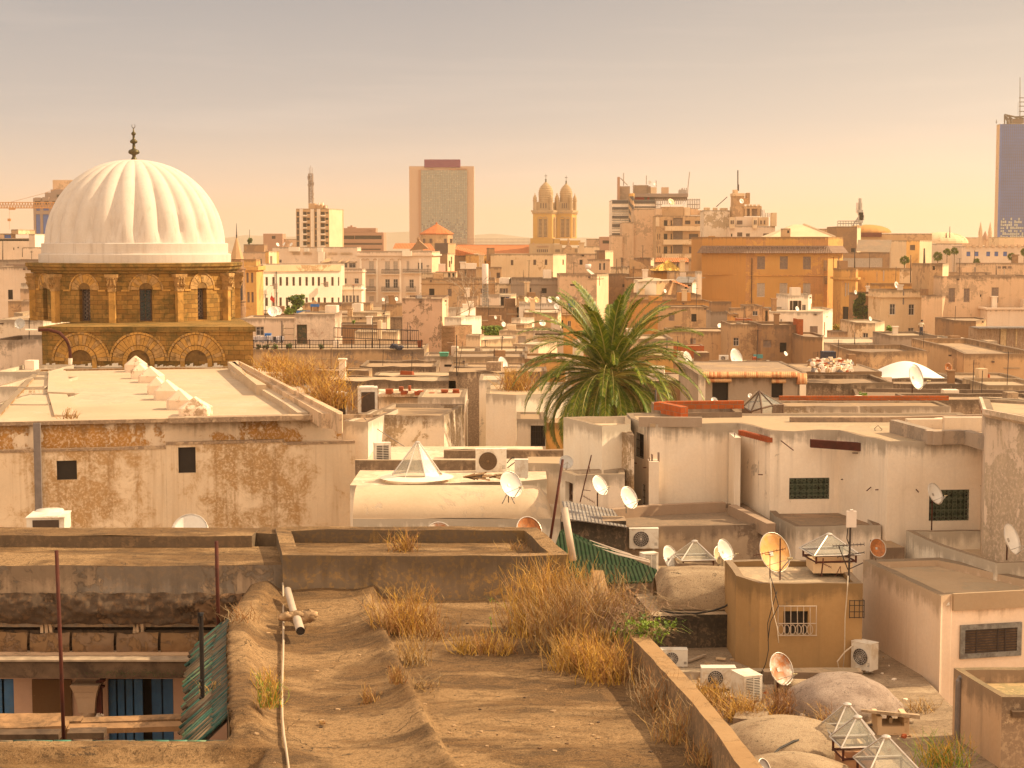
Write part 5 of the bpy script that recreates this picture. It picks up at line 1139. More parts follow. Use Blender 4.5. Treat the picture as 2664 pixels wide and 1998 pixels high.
# ============================================================ the domed mosque
fr()
MC=Vector((P(353,640,118).x,118,0))
mo=empty('domed_mosque',MC,'ribbed white dome on a weathered ochre stone drum with arched windows','mosque')
RV=7.03;zc0,zc1,zd0=14.15,14.75,10.85
def fz(r,z,a):return r*(1-.085*(1-abs(math.sin(12*a+.35))**.58)*min(1,(z-16.14)*.8+.25)*min(1,r/2.2))if 1 else r
dm=MB().mat(0,True);prof=[]
for k in range(41):
    t=k/40;h=t;r=(1-h**2.15)**.60;prof.append((6.28*max(r,.0)if k<40 else .04,16.14+5.95*h))
prof=[(6.28*1.0*(math.cos(t_*math.pi/80))**.93 if t_<40 else .05,16.14+5.95*(math.sin(t_*math.pi/80))**1.04 if t_ else 16.14)for t_ in range(41)]
dm.lathe(prof,(MC.x,MC.y,0),288,fz);do=dm.build('dome','dome_white',mo)
fi=MB().mat(0,True);zt=22.0
fi.lathe([(.34,-.1),(.22,.12),(.12,.3),(.13,.42),(.36,.52),(.40,.62),(.34,.76),(.12,.86),(.09,1.2),(.24,1.28),(.27,1.36),(.22,1.46),(.09,1.54),(.075,1.78),(.15,1.86),(.17,1.92),(.13,2.0),(.06,2.06),(.03,2.3),(.02,2.32)],(MC.x-.0,MC.y,zt),20)
fi.tube([(MC.x+.115*math.sin(a),MC.y,zt+2.46-.15*math.cos(a))for a in[(-2.5+5.0*k/14)for k in range(15)]],[.008+.02*math.sin(math.pi*k/14)for k in range(15)],6)
fi.build('crescent_finial','bronze',do)
rg=MB().mat(0,False);rg.lathe([(6.42,16.2),(6.48,16.16),(6.48,15.48),(6.66,15.45),(6.68,15.4),(6.68,14.85),(6.6,14.8)],(MC.x,MC.y,0),96);rg.lathe([(0,16.2),(6.42,16.2)],(MC.x,MC.y,0),96);rg.build('ring_base','dome_white',mo)
V=[Vector((MC.x+RV*math.cos(-math.pi/2+k*math.pi/5),MC.y+RV*math.sin(-math.pi/2+k*math.pi/5)))for k in range(10)]
dr=MB();Wn=[]
arch=MB()
ARM=['stone_pale','stone_shaft']
def arch_blocks(mb,A,d,n,uc,vc,r0,r1,k,o0=.02,jit=.035,a0=0,a1=math.pi):
    for i in range(k):
        b0,b1=a0+(a1-a0)*(i+.04)/k,a0+(a1-a0)*(i+.96)/k;o=o0+random.uniform(0,jit);p=[]
        for(r,b)in((r0,b0),(r1,b0),(r1,b1),(r0,b1)):u,v=uc+r*math.cos(b),vc+r*math.sin(b);p.append((A.x+d.x*u,A.y+d.y*u,v))
        q=[(a[0]+n.x*o,a[1]+n.y*o,a[2])for a in p]
        mb.mat(random.choice((0,0,1)));mb.raw([*p,*q],[(4,5,6,7),(0,4,7,3),(1,2,6,5),(0,1,5,4),(3,7,6,2)])
cols=MB();caps=MB()
for k in range(10):
    cols=MB();caps=MB();arch=MB()
    A,B=V[k],V[(k+1)%10];L=(B-A).length;d=(B-A)/L;n=Vector((d.y,-d.x));m=L/2;w=.42
    wallface(dr,A,B,zd0,zc0,[(m-w,m+w,zd0+.08,zd0+2.25)],.55)
    if n.y<.2:
        g=MB();q=lambda u,v,kk:Vector((A.x+d.x*u-n.x*kk,A.y+d.y*u-n.y*kk,v))
        # arched head: flat tympanum, recess shade put into its dark colour
        hd=MB();hd.raw([q(m+w*math.cos(math.pi*j/10),zd0+2.25+w*math.sin(math.pi*j/10)*1.25,-.015)for j in range(11)],[tuple(range(11))]);hd.build('arch_head','stone_dark2',mo)
        wo=window(mo,A,d,n,m-w,m+w,zd0+.08,zd0+2.25,'d',.42)
        gr=MB();
        for i in range(3):
            for j in range(7):
                c_=q(m-.2+.2*i,zd0+.35+.27*j+(.13 if i%2 else 0),.36);gr.tube([c_+Vector((d.x*.1*math.cos(t*1.05),d.y*.1*math.cos(t*1.05),.13*math.sin(t*1.05)))for t in range(7)],.014,3,False)
        gr.build('lattice','shutter' if k%2 else 'teal',wo)
        arch_blocks(arch,A,d,n,m,zd0+2.2,w+.05,1.02,11);arch_blocks(arch,A,d,n,m,zd0+2.2,1.05,1.16,13,.06,.02)
        arch.mat(1)
        for s in(-1,1):o_=q(m+s*1.08-(.55 if s<0 else 0),zd0+2.1,0);arch.obox(o_,(d.x*.55,d.y*.55,0),(0,0,.12),(n.x*.07,n.y*.07,0))
        arch.build('arch_ring',ARM,mo)
    cd=(A-Vector((MC.x,MC.y))).normalized();c_=A+cd*.10
    cols.mat(0);ang=math.atan2(cd.y,cd.x);cols.box(c_.x,c_.y,zd0-.05,.42,.46,2.15,ang+math.pi/2);cols.mat(0)
    caps.box(c_.x,c_.y,zd0+2.1,.5,.56,.16,ang+math.pi/2);
    for z_,s0,s1,hh in((zd0+2.26,.44,.56,.4),(zd0+2.62,.5,.72,.42),(zd0+3.04,.82,.86,.22)):
        cs,sn=math.cos(ang+math.pi/2),math.sin(ang+math.pi/2);vv=[]
        for zz,s in((z_,s0),(z_+hh,s1)):
            for a,b in((-1,-1),(1,-1),(1,1),(-1,1)):x,y=a*s/2,b*s/2*1.05;vv.append((c_.x+x*cs-y*sn,c_.y+x*sn+y*cs,zz))
        caps.raw(vv,[(0,3,2,1),(4,5,6,7),(0,1,5,4),(1,2,6,5),(2,3,7,6),(3,0,4,7)])
    for j in range(3):
        for lv in(0,1):
            u=(-.18+.18*j)if lv else(-.24+.24*j);o_=Vector((-math.sin(ang),math.cos(ang)));p=c_+cd*(.24+lv*.07)+o_*u
            caps.tube([(p.x,p.y,zd0+2.3+lv*.36),(p.x+cd.x*.06,p.y+cd.y*.06,zd0+2.5+lv*.36),(p.x+cd.x*.16,p.y+cd.y*.16,zd0+2.62+lv*.38),(p.x+cd.x*.2,p.y+cd.y*.2,zd0+2.56+lv*.38)],[.07,.08,.06,.02],5)
    cols.build('column','stone_shaft',mo);caps.build('capital','stone_pale',mo)
dro=dr.build('drum','stone',mo)
cn=MB()
def ringpoly(mb,prof,n=10,ph=-math.pi/2,c=MC):
    vs_=[(c.x+r*math.cos(ph+2*math.pi*k/n),c.y+r*math.sin(ph+2*math.pi*k/n),z)for r,z in prof for k in range(n)]
    mb.raw(vs_,[(i*n+k,i*n+(k+1)%n,(i+1)*n+(k+1)%n,(i+1)*n+k)for i in range(len(prof)-1)for k in range(n)])
ringpoly(cn,[(RV,zc0-.02),(RV+.18,zc0),(RV+.2,zc0+.15),(RV+.38,zc0+.2),(RV+.42,zc0+.38),(RV+.54,zc0+.46),(RV+.56,zc0+.66),(RV+.5,zc0+.7),(5.5,zc0+.72)]);cn.build('cornice','stone_dark',mo)
# square lower stage with blind arches
A0,B0,C0=col(108,107,zd0),col(585,107,zd0),col(658,107.05,zd0)
pl=[Vector(p[:2])for p in(A0,B0,C0)]+[Vector((C0.x-4.2,124)),Vector((A0.x+1,124))]
ls=MB()
for i in range(5):wallface(ls,pl[i],pl[(i+1)%5],6,zd0-.35)
ls.build('lower_stage','stone',mo)
lg_=MB();o=inset(pl,-.16);lg_.prism([(p.x,p.y)for p in o],zd0-.38,zd0-.06);
top=[(p.x,p.y,zd0-.06)for p in o];lg_.raw(top+[(MC.x,MC.y,zd0+.12)],[(i,(i+1)%5,5)for i in range(5)]);lg_.build('stone_ledge','stone_dark',mo)
d=Vector((1,0));n=Vector((0,-1));A=pl[0]
for xx in(211,361,511):
    ab=MB();pr=MB()
    uc=col(xx,107,8.5).x-A.x;vc=8.55
    arch_blocks(ab,A,d,n,uc,vc,1.07,1.72,17,.03,.05);arch_blocks(ab,A,d,n,uc,vc,1.76,1.90,22,.10,.03);arch_blocks(ab,A,d,n,uc,vc,.74,1.03,15,.12,.02)
    pr.mat(0);pr.raw([(A.x+uc+.72*math.cos(math.pi*j/14),A.y-.006,vc+.72*math.sin(math.pi*j/14))for j in range(15)],[tuple(range(15))[::-1]])  # flat disc; its dark colour paints the shade of a recess
    for s in(-1,1):ab.mat(0);ab.obox((A.x+uc+s*.885-.145,A.y-.12,7.9),(.29,0,0),(0,.12,0),(0,0,.65))
    a_=ab.build('blind_arch',['stone_shaft','stone_pale'],mo);pr.build('arch_back','stone_dark2',a_)
pp=MB();c_=lambda x,y:P(x,y,106.2)
pp.tube([c_(100,858),c_(128,858),c_(155,866),c_(173,885),c_(182,910),c_(183,935)],.11,8);pp.mat(1);pp.tube([c_(183,932),c_(183,952)],.14,8);pp.tube([c_(66,858),c_(100,859)],.08,6);pp.build('drainpipe',['rust','white_clean'],mo)
fr_=MB();random.seed(4)
for k in range(60):
    x=112+k*7.8;h=random.choice((4,6,8,12,5));p=P(x,956,106.98);q=P(x+8.2,956-h,106.98);fr_.raw([p,(q.x,q.y,p.z),q,(p.x,p.y,q.z-.08*random.random())],[(0,1,2,3)])
fr_.build('whitewash_edge','white_clean',mo)
# ============================================================ prayer hall with white terrace
Zt=8.3
hall,hp,_=H('long whitewashed terrace hall with peeling ochre front wall',[(-40,gy(1101,Zt)),(890,gy(1081,Zt))],0,32.5,'peel_band','roof_white',.12,.3,name='terrace_hall',cat='hall',z=Zt,ret=True,wob=.04)
fr(*ZL);A,B=Vector(hp[0][:2]),Vector(hp[1][:2]);d=(B-A).normalized();n=Vector((d.y,-d.x))
o_=n*.22;pA=A+o_;uS=lambda px,py:onwall(pA,pA+d,px,py)
l1=MB()
def lowwall(mb,x0,x1,ytop,holes,off,mat):
    u0,z1=uS(x0,ytop);u1,_z=uS(x1,ytop);P0=A+d*u0+n*off;P1=A+d*u1+n*off;hh=[]
    for a,b,c,e,kd in holes:q0=onwall(P0,P1,a,e);q1=onwall(P0,P1,c,b);hh.append((q0[0],q1[0],q0[1],q1[1]))
    wallface(mb,P0,P1,0,z1,hh,.2)
    mb.raw([(P0.x,P0.y,z1),(P1.x,P1.y,z1),(P1.x-n.x*off,P1.y-n.y*off,z1+.03),(P0.x-n.x*off,P0.y-n.y*off,z1+.03),(P1.x,P1.y,0),(P1.x-n.x*off,P1.y-n.y*off,0),(P0.x,P0.y,0),(P0.x-n.x*off,P0.y-n.y*off,0)],[(0,1,2,3),(1,4,5,2),(0,3,7,6)])
    for k,h in enumerate(hh):window(hall,P0,d,n,*h,holes[k][4],.15)
    return P0,P1,z1
lowwall(l1,-150,1431,412,[(492,490,662,662,'o')],.22,0);lowwall(l1,1431,2450,346,[(1542,375,1688,602,'o')],.225,0)
lowwall(l1,2446,3065,346,[],.23,0)
l1.build('lower_wall','peel',hall)
l2=MB()
for x0,x1,y0 in((-150,1431,405),(1431,2450,334),(2446,3065,334)):
    u0,z1=uS(x0,y0);u1,_=uS(x1,y0);q=A+d*u0;l2.obox((q.x+n.x*.01,q.y+n.y*.01,z1-.12),(d.x*(u1-u0),d.y*(u1-u0),0),(n.x*.26,n.y*.26,0),(0,0,.12))
for z_,t_,pr_ in((Zt-.02,.16,.12),(Zt-.3,.05,.04)):l2.obox((A.x,A.y,z_-.1),(d.x*17,d.y*17,0),(n.x*pr_,n.y*pr_,0),(0,0,t_))if z_>Zt-.1 else None
l2.build('coping','stain',hall)
l3=MB();u,z1=uS(322,165);q=A+d*u+n*.34;l3.obox((q.x-.15,q.y-.1,3.0),(.3,0,0),(0,.12,0),(0,0,z1-3.0));l3.build('downpipe','iron_grey',hall)
D_['x']=D_['iron']
# terrace curbs
fr(*Z6);cb=MB()
def gbar(mb,pts,z0,h,jit=0):
    """raised slab whose top corners are photo points on the plane z0+h"""
    t=[G(a,b,z0+h)for a,b in pts];n=len(t);lo=[Vector((p.x,p.y,z0-.1))for p in t]
    mb.raw([*t,*lo],[tuple(range(n)),*[(i,n+i,n+(i+1)%n,(i+1)%n)for i in range(n)]])
gbar(cb,[(410,1225),(645,1235),(565,1040),(420,1040)],Zt-.12,.18);gbar(cb,[(470,1425),(660,1420),(600,1290),(575,1240),(415,1230)],Zt-.12,.10)
gbar(cb,[(2215,1165),(2300,1165),(2120,1060),(2030,965),(1965,965)],Zt-.12,.55)
cb.build('curb','roof_white',hall)
fr(*ZB7);cb=MB()
gbar(cb,[(0,930),(0,975),(520,1290),(640,1375),(740,1375),(300,1085)],Zt-.12,.3);cb.build('curb','roof_white',hall)
cb=MB();gbar(cb,[(0,885),(70,878),(1070,1390),(870,1385)],Zt-.12,.55);gbar(cb,[(75,885),(92,885),(1075,1372),(1068,1395),(1040,1392)],Zt-.1,.72);cb.build('parapet','stain_pale',hall)
cb=MB();gbar(cb,[(-600,1415),(960,1385),(965,1398),(-600,1432)],Zt,.12);cb.build('front_lip','stain',hall)
fr(*Z6)
vt=[(1070,1240,915,985,1057),(1125,1275,980,1035,1115),(1185,1385,1005,1085,1150),(1268,1420,1095,1165,1250),(1322,1530,1122,1210,1300),(1432,1645,1198,1290,1383),(1535,1795,1268,1365,1440)]
for x0,x1,yt,ym,yb in vt:
    a=G(x0,yb,Zt-.12);b=G(x1,yb,Zt-.12);w=b.x-a.x;hh=Zat(ym,a.y)-a.z;ht=Zat(yt,a.y+.5*w)-a.z;b_=MB();y0,y1=a.y,a.y+w*.85;c=.12*w
    base=[(a.x+c,y0),(b.x-c*.4,y0),(b.x,y0+c),(b.x,y1),(a.x,y1),(a.x,y0+c)];nb=6
    z0,z1_,z2=a.z,a.z+hh*.9,a.z+ht;lo=[(x,y,z0)for x,y in base];mi=[(x,y,z1_)for x,y in base];ap_=[(a.x+w*.48,y0+w*.25,z2),(a.x+w*.48,y1-w*.2,z2)]
    b_.raw(lo+mi+ap_,[*[(i,(i+1)%nb,nb+(i+1)%nb,nb+i)for i in range(nb)],(6,7,12),(7,8,12),(8,9,13,12),(9,10,13),(10,11,12,13),(11,6,12)])
    sk=[(a.x-.12*w,y0-.05,z0+.02),(b.x+.03*w,y0-.05,z0+.02)]
    b_.build('roof_vent','vent_white',hall)
# ============================================================ houses right of the hall
fr(*ZM)
H('small plain white house tucked against the hall corner',[(135,76),(357,75.8)],318,6,'white_clean','roof',.12)
H('white block with brown peeling streaks right of the hall',[(350,79),(1012,78.5)],262,6,'white_worn','roof',.2,zb=0)
zz=6.95
H('flat white terrace carrying the pyramid skylight',pg([(200,872),(1515,842),(1900,815)],zz),0,10.5,'white','roof_mid',0,z=zz)
bv_=MB().mat(0,True);yw=gy(1045,zz);aL=col(225,yw,zz);aR=col(1960,yw,zz);rr=1.5
NB=24;NU=30;vs_=[]
for i in range(NU+1):
    x=aL.x+(aR.x-aL.x)*i/NU;end=min(1,(NU-i)/NU*9);r_=rr*(math.sqrt(max(0,1-(1-end)**2))if end<1 else 1)
    for k in range(NB+1):th=math.pi*k/NB;vs_.append((x,yw+rr-rr*math.cos(th),zz-.6+(r_*.72)*math.sin(th)))
bv_.raw(vs_,[(i*(NB+1)+k,(i+1)*(NB+1)+k,(i+1)*(NB+1)+k+1,i*(NB+1)+k+1)for i in range(NU)for k in range(NB)])
vh=H('white barrel vaulted house in front of the pyramid skylight',[(225,yw-.02),(2030,yw-.02)],0,3.2,'white_clean','roof_white',0,z=zz-.45,zb=0)
vh.children[0]
bv_.build('barrel_vault','roof_white',vh)
H('low wall strip behind the pyramid skylight',[(245,66.5),(1285,66.5)],655,.3,'stain','roof_pale',0,name='wall',cat='wall',zb=5)
H('dark topped low wall right of the white framed window',[(1010,70.2),(2045,70.2)],568,.4,'stain','roof_dark',0,name='wall',cat='wall',zb=5)
H('pale terrace step under the dark topped low wall',[(1740,66.2),(2060,66.2)],680,2,'white','roof_pale',0,zb=4)
# ------------------------------------------------ big white house complex on the right
fr(*ZN)
H('white cube house with low raised rim under the palm',pg([(219,281),(552,362),(800,345),(800,270)],9.55),0,7,'white_clean','roof_white',.25,z=9.55,poly=True)
H('pale stained house with a dark streaked wall beside the white cube',pg([(550,366),(707,405),(830,440)],9.3),0,.5,['streak_wall','white_worn'],'roof',.1,z=9.3,mats={1:1})
D2=pg([(800,288),(965,345),(1725,326),(2005,400),(2599,395),(3019,490),(3869,480),(4300,490)],9.6)
big,bp,_=H('large white house with zigzag front and iron grilled windows',D2,0,1.9,'white','roof_pale',.1,z=9.6,ret=True,name='white_house',
    wins=[(0,843,435,912,620,'b'),(0,898,870,925,1030,'b'),(3,2166,805,2515,993,'G'),(5,3372,907,3722,1180,'G')],wob=.035)
for x0,x1,y0,y1,Y in((745,815,590,900,61.2),(955,1043,668,1050,58.6),(1690,1750,460,1030,58.2)):
    b_=MB();a,b=P(x0,y1,Y),P(x1,y0,Y);b_.obox((a.x,Y,5.5),(b.x-a.x,0,0),(0,1.6,0),(0,0,b.z-5.5));b_.build('pillar','white',big)
b_=MB()
for x,y0,y1,Y in((768,595,528,61.5),(978,668,600,58.8),(988,668,605,58.8),(1035,668,586,58.8),(1044,668,588,58.8),(1696,460,420,58.4),(962,660,632,58.8)):b_.tube([P(x,y0,Y),P(x,y1,Y)],.014,4)
for x0,y0,x1,y1,Y in((690,625,770,645,60.9),(820,678,852,682,60),(905,718,935,718,59),(2095,485,2205,570,56.9),(1900,778,1940,780,57.5),(2773,868,2815,868,56),(2835,920,2875,885,55),(2910,910,2960,908,54.6),(2712,592,2762,594,56),(3262,905,3285,932,54),(3800,545,3850,548,54.2),(3820,875,3848,882,54.2),(2615,820,2645,820,57)):b_.tube([P(x0,y0,Y),P(x1,y1,Y)],.018,4)
b_.build('iron_rod','rust',big)
b_=MB()
for i in range(14):
    t=i/13;x=1730+t*240;y=415+t*62;a=P(x,y+22,58-.8*t);b_.obox(a-Vector((0,.1,0)),(.20,0,0),(0,.2,0),(0,0,.17))
b_.build('brick_ledge','brick_plain',big)
b_=MB();a,b=P(2345,540,57.0),P(2775,545,56.0);b_.obox((a.x,a.y-.2,a.z),(b.x-a.x,b.y-a.y,0),(0,.2,0),(0,0,.28));b_.build('iron_beam','rust',big)
z9=9.5
def curb(parent,pts,z0,h,t,mat,name='roof_curb'):
    """low wall on a roof along photo points given at its top"""
    mb=MB();p=[G(a,b,z0+h)for a,b in pts]
    for i in range(len(p)-1):
        a,b=p[i],p[i+1];d=(b-a).normalized();n=Vector((-d.y,d.x,0));o=Vector((a.x,a.y,z0))-d*(t*.5 if i else 0)
        mb.obox(o,(b-a)+d*(t*.5),n*t,(0,0,h+i*.002))
    return mb.build(name,mat,parent)
curb(big,[(870,283),(1392,285)],z9,.35,.2,'greycem');curb(big,[(870,283),(962,338)],z9,.12,.2,'roof_pale')
curb(big,[(2180,285),(3000,285),(3860,262)],z9,.18,.25,'grey');curb(big,[(3035,305),(3400,402),(3675,400),(3880,462)],z9,.45,.3,'greycem')
curb(big,[(3190,302),(3510,300)],z9,.35,.3,'white_worn');curb(big,[(3510,285),(3870,285)],z9,.5,.3,'white_worn');curb(big,[(3420,288),(3510,302)],z9,.3,.3,'white_worn')
b_=MB();a=P(2758,290,66);b_.tube([a,(a.x,a.y,Zat(190,66))],.06,6);o=b_.build('white_post','pvc',None,a);tag(o,'short white post on the roof of the large white house','post')
H('brick topped yard wall behind the large white house',pg([(1062,235),(1255,245),(1760,240)],9.7),0,4.2,'greycem','roof',.5,z=9.7)
H('long plastered wall under the red brick course',[(2125,84),(3565,84)],187,3,'white_worn','roof',.1,z=None)
for i,(lab,pts,t)in enumerate((('red brick course on the yard wall beside the palm',[(1060,158),(1230,190),(1060,158)],0),)):pass
b_=MB()
def brickrun(mb,pts,z0,h,t):
    p=[G(a,b,z0+h)for a,b in pts]
    for i in range(len(p)-1):a,b=p[i],p[i+1];d=(b-a).normalized();n=Vector((-d.y,d.x,0));mb.obox((a.x,a.y,z0),(b-a)-d*.01,n*t,(0,0,h-.003*i))
brickrun(b_,[(1060,160),(1232,195)],9.7,.40,.3);brickrun(b_,[(1062,158),(1110,148),(1780,143)],9.7,.3,.3)
o=b_.build('brick_wall','brick_red',None,G(1060,160,10));tag(o,'red hollow brick course on the yard wall right of the palm','brick wall')
b_=MB();fr(*ZO);a,b=P(100,185,88),P(1560,185,88);b_.obox((a.x,88,8),(b.x-a.x,0,0),(0,.3,0),(0,0,Zat(138,88)-8));o=b_.build('brick_wall','brick_red',None,a);tag(o,'long red brick course running behind the roof glass house','brick wall')
H('grey stained parapet behind the brown oval dish',[(1240,92),(2400,92)],130,4,'stain','roof',.2)
H('tall rosy plaster house cut by the right edge',[(1885,51),(2700,46),(2700,53),(1850,55)],215,9,'rosy','roof_pale',.12,poly=True,cor=(.1,.16),dep=.1)
fr(*ZN)
zl=6.75
tl=H('sunken dark floored terrace in front of the large white house',pg([(745,1228),(2055,1205)],zl),0,4.6,'stain_wall2','roof_dark',.14,z=zl,zb=0)
curb(tl,[(560,1090),(1040,1045),(1620,1020)],6.5,.45,.3,'grey','back_curb');curb(tl,[(1640,1040),(1960,1195)],6.5,.45,.3,'grey','side_curb')
wr=H('low white room with a slim grey door under the white cube',pg([(190,738),(325,785),(748,772),(745,716)],8.0),0,4,['white','white_clean'],'roof_white',.22,z=8.0,poly=True,mats={0:1},wins=[(0,234,835,300,1005,'e')])
fr(*ZO)
H('low pale yard block below the first grilled window',pg([(62,1135),(240,1228),(975,1210)],6.8),0,4.5,'white','roof_dark',.12,z=6.8)
wl=H('white L shaped terrace with bright parapet at the right edge',pg([(1192,1258),(1480,1392),(1975,1545),(2600,1530),(2600,1245)],6.7),0,7,'white_clean','roof_white',.62,z=6.7,poly=True)
H('small cement stair wall beside the L shaped terrace',pg([(1020,1405),(1180,1400)],6.3),0,1.5,'grey','roof',0,z=6.3,zb=3)
zk=6.4
kk=H('tall pinkish white house with a grey framed window at lower right',pg([(822,1508),(1495,1826),(1590,1812),(2500,1765),(2500,1730),(1480,1490)],zk),0,6.2,'rose_clean','roof_pale',.22,.3,z=zk,wins=[],wob=.03,poly=True)
fr(*ZT)
A,B=Vector(col(1590,gy(160,zk),zk)[:2]),Vector(col(2500,gy(113,zk),zk)[:2]);dk=(B-A).normalized();nk=Vector((dk.y,-dk.x))
q=MB();u0,z0=onwall(A,B,1650,716);u1,z1=onwall(A,B,2185,396);f=.14
def wbox(mb,u0,u1,z0,z1,k0,k1):p=A+dk*u0+nk*k0;mb.obox((p.x,p.y,z0),(dk.x*(u1-u0),dk.y*(u1-u0),0),(nk.x*(k1-k0),nk.y*(k1-k0),0),(0,0,z1-z0))
wbox(q,u0,u0+f,z0,z1,.0,.06);wbox(q,u1-f,u1,z0,z1,0,.06);wbox(q,u0+f,u1-f,z0,z0+f,0,.06);wbox(q,u0+f,u1-f,z1-f,z1,0,.06)
fo=q.build('window','frame_grey',kk);q=MB();wbox(q,u0+f,u1-f,z0+f,z1-f,.0,.02);q.build('pane','wood_dark',fo)
q=MB()
for k in range(9):z_=z0+f+(z1-z0-2*f)*(k+.5)/9;wbox(q,u0+f,u1-f,z_-.012,z_+.012,.02,.04)
for u in(u0+.5,u0+1.15,u1-.5):wbox(q,u-.015,u+.015,z0+f,z1-f,.02,.045)
q.build('bars','iron',fo)
q=MB();q.tube([P(1555,290,45.1),P(1555,262,45.1)],.055,8);q.tube([P(1555,262,45.1),P(1545,238,45.0)],[.06,.075],8);q.build('camera_lamp','ac_white',kk)
q=MB();gA=[(1590,160),(1600,240),(2500,190),(2500,110)];p0=G(1590,165,zk+.02);wbox(q,0,9,zk-.45,zk+.03,0,.1);q.build('rounded_coping','roof_pale',kk)
# tan house with white window cage
fr(*ZS)
tn=H('tan house with white curly window cage at lower right',pg([(1045,-6),(1252,62),(2140,62)],6.45),0,2.4,'tan_smooth','roof_pale',.18,z=6.45,wins=[(1,1452,305,1668,512,'o'),(1,2132,196,2145,350,'o')])
cg=MB();Yc=gy(62,6.45)-.22;q=lambda x,y:P(x,y,Yc)
for k in range(7):x=1408+k*55;cg.tube([q(x,262),q(x+(4 if k%2 else-2),518)],.013,4)
for y in(262,412,515):cg.tube([q(1405,y),q(1742,y)],.016,4)
for k in range(6):x=1432+k*50;cg.tube([q(x+24*math.cos(t*.5),465+42*math.sin(t*.5))for t in range(14)],.012,4,False)
for x in(1405,1742):
    for y in(262,515):cg.tube([q(x,y),P(x,y,Yc+.24)],.014,4)
cg.build('window_cage','pvc',tn)
fr(*ZT);tw_=window(tn,*(lambda A,B:(A,(B-A).normalized(),Vector(((B-A).normalized().y,-(B-A).normalized().x))))(Vector(col(0,gy(55,6.45),6.45)[:2])+Vector((0,-.24)),Vector(col(800,gy(55,6.45),6.45)[:2])+Vector((0,-.24))),*(lambda A,B:(onwall(A,B,690,352)[0],onwall(A,B,818,195)[0],onwall(A,B,690,352)[1],onwall(A,B,818,195)[1]))(Vector(col(0,gy(55,6.45),6.45)[:2]),Vector(col(800,gy(55,6.45),6.45)[:2])),'b',.2)
# low court with vaults, lower right
fr(*ZS)
cu=H('low cement court roof at lower right between the houses',[(-40,35.2),(3700,35.2)],0,14.5,'grey','court',0,z=3.9,name='court_roof',cat='roof')
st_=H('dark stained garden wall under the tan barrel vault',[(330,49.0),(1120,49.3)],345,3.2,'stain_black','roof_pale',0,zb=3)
bm_=MB().mat(0,True);zB=4.95;a,b=col(372,49.7,zB),col(1120,49.7,zB);vs_=[]
for i in range(25):
    x=a.x+(b.x-a.x)*i/24;e=min(1,i/24*5+.25);r_=1.15*math.sqrt(1-(1-e)**2)
    for k in range(17):th=math.pi*k/16;s=1+.06*noise.noise(Vector((x*1.2,th*2,0)));vs_.append((x,50.8-1.15*math.cos(th)*s*(.6+.4*e),zB+r_*s*math.sin(th)*.95))
bm_.raw(vs_,[(i*17+k,(i+1)*17+k,(i+1)*17+k+1,i*17+k+1)for i in range(24)for k in range(16)])
o=bm_.build('barrel_vault','vault_tan',None,a);tag(o,'rounded tan barrel vault roof beside the green corrugated roof','vault')
def mound(label,c,rx,ry,h,mat,n1=40,n2=14,amp=.12,rz=0,name='vault_roof',pw=1.0):
    mb=MB().mat(0,True);vs_=[]
    for j in range(n2+1):
        ph=math.pi/2*j/n2
        for k in range(n1):
            a=2*math.pi*k/n1;s=1+amp*noise.noise(Vector((math.cos(a)*1.5+c.x,math.sin(a)*1.5,j*.25)));x,y=rx*math.cos(a)*math.cos(ph)**pw*s,ry*math.sin(a)*math.cos(ph)**pw*s
            vs_.append((c.x+x*math.cos(rz)-y*math.sin(rz),c.y+x*math.sin(rz)+y*math.cos(rz),c.z+h*math.sin(ph)*(1+amp*.4*noise.noise(Vector((x,y,5))))))
    mb.raw(vs_,[(j*n1+k,j*n1+(k+1)%n1,(j+1)*n1+(k+1)%n1,(j+1)*n1+k)for j in range(n2)for k in range(n1)])
    return tag(mb.build(name,mat,None,c),label,'vault')
fr(*ZT)
mound('lumpy lilac grey plaster dome in front of the tall pinkish house',Vector((P(640,1200,42.3).x,42.6,3.85)),1.5,1.4,.95,'vault_lilac',amp=.25)
mound('low tan masonry vault carrying the glass pyramid lights',Vector((P(150,1500,39.3).x,39.3,3.8)),1.8,1.5,.75,'vault_tan',amp=.1)
mound('smaller tan masonry vault at the bottom edge',Vector((P(200,1640,37).x,36.9,3.8)),1.5,1.1,.62,'vault_tan',amp=.1)
sb=H('plastered box corner with mossy top at the right bottom',pg([(1603,790),(2020,1046),(2700,1030),(2700,775)],5.6),0,3.8,['plaster_streak','stain'],'gravel',.35,.2,z=5.6,mats={1:1},poly=True)
q=MB();Yp=gy(800,5.6)-.3;a=P(1627,1700,Yp);q.tube([(a.x,Yp,2.5),(a.x,Yp,Zat(905,Yp)),(a.x+.04,Yp,Zat(885,Yp)),(a.x+.12,Yp,Zat(872,Yp))],.075,10);q.build('downpipe','iron_grey',sb)
q=MB();Yq=gy(1046,5.6)-.05;pbox(q,2112,1175,2230,1225,Yq-.1,.3);q.build('window_lintel','wood_dark',sb)
ct=empty('chimney_vent',G(1080,1385,4.0),'small cream chimney vent with a sloping slab cap','chimney')
q=MB();Yv=40.2;pbox(q,945,1300,1222,1392,Yv,.7);pbox(q,945,1215,985,1300,Yv,.7);pbox(q,1175,1215,1222,1300,Yv,.7);pbox(q,1045,1225,1075,1300,Yv+.3,.3);q.build('body','cream',ct)
q=MB();q.raw([P(802,1155,Yv-.2),P(1315,1205,Yv-.2),P(1310,1240,Yv-.2),P(802,1175,Yv-.2),P(802,1150,Yv+.9),P(1300,1190,Yv+.9),P(1300,1215,Yv+.9),P(802,1170,Yv+.9)],[(0,3,2,1),(4,5,6,7),(0,1,5,4),(1,2,6,5),(3,7,6,2),(0,4,7,3)]);q.build('slab_cap','stain',ct)
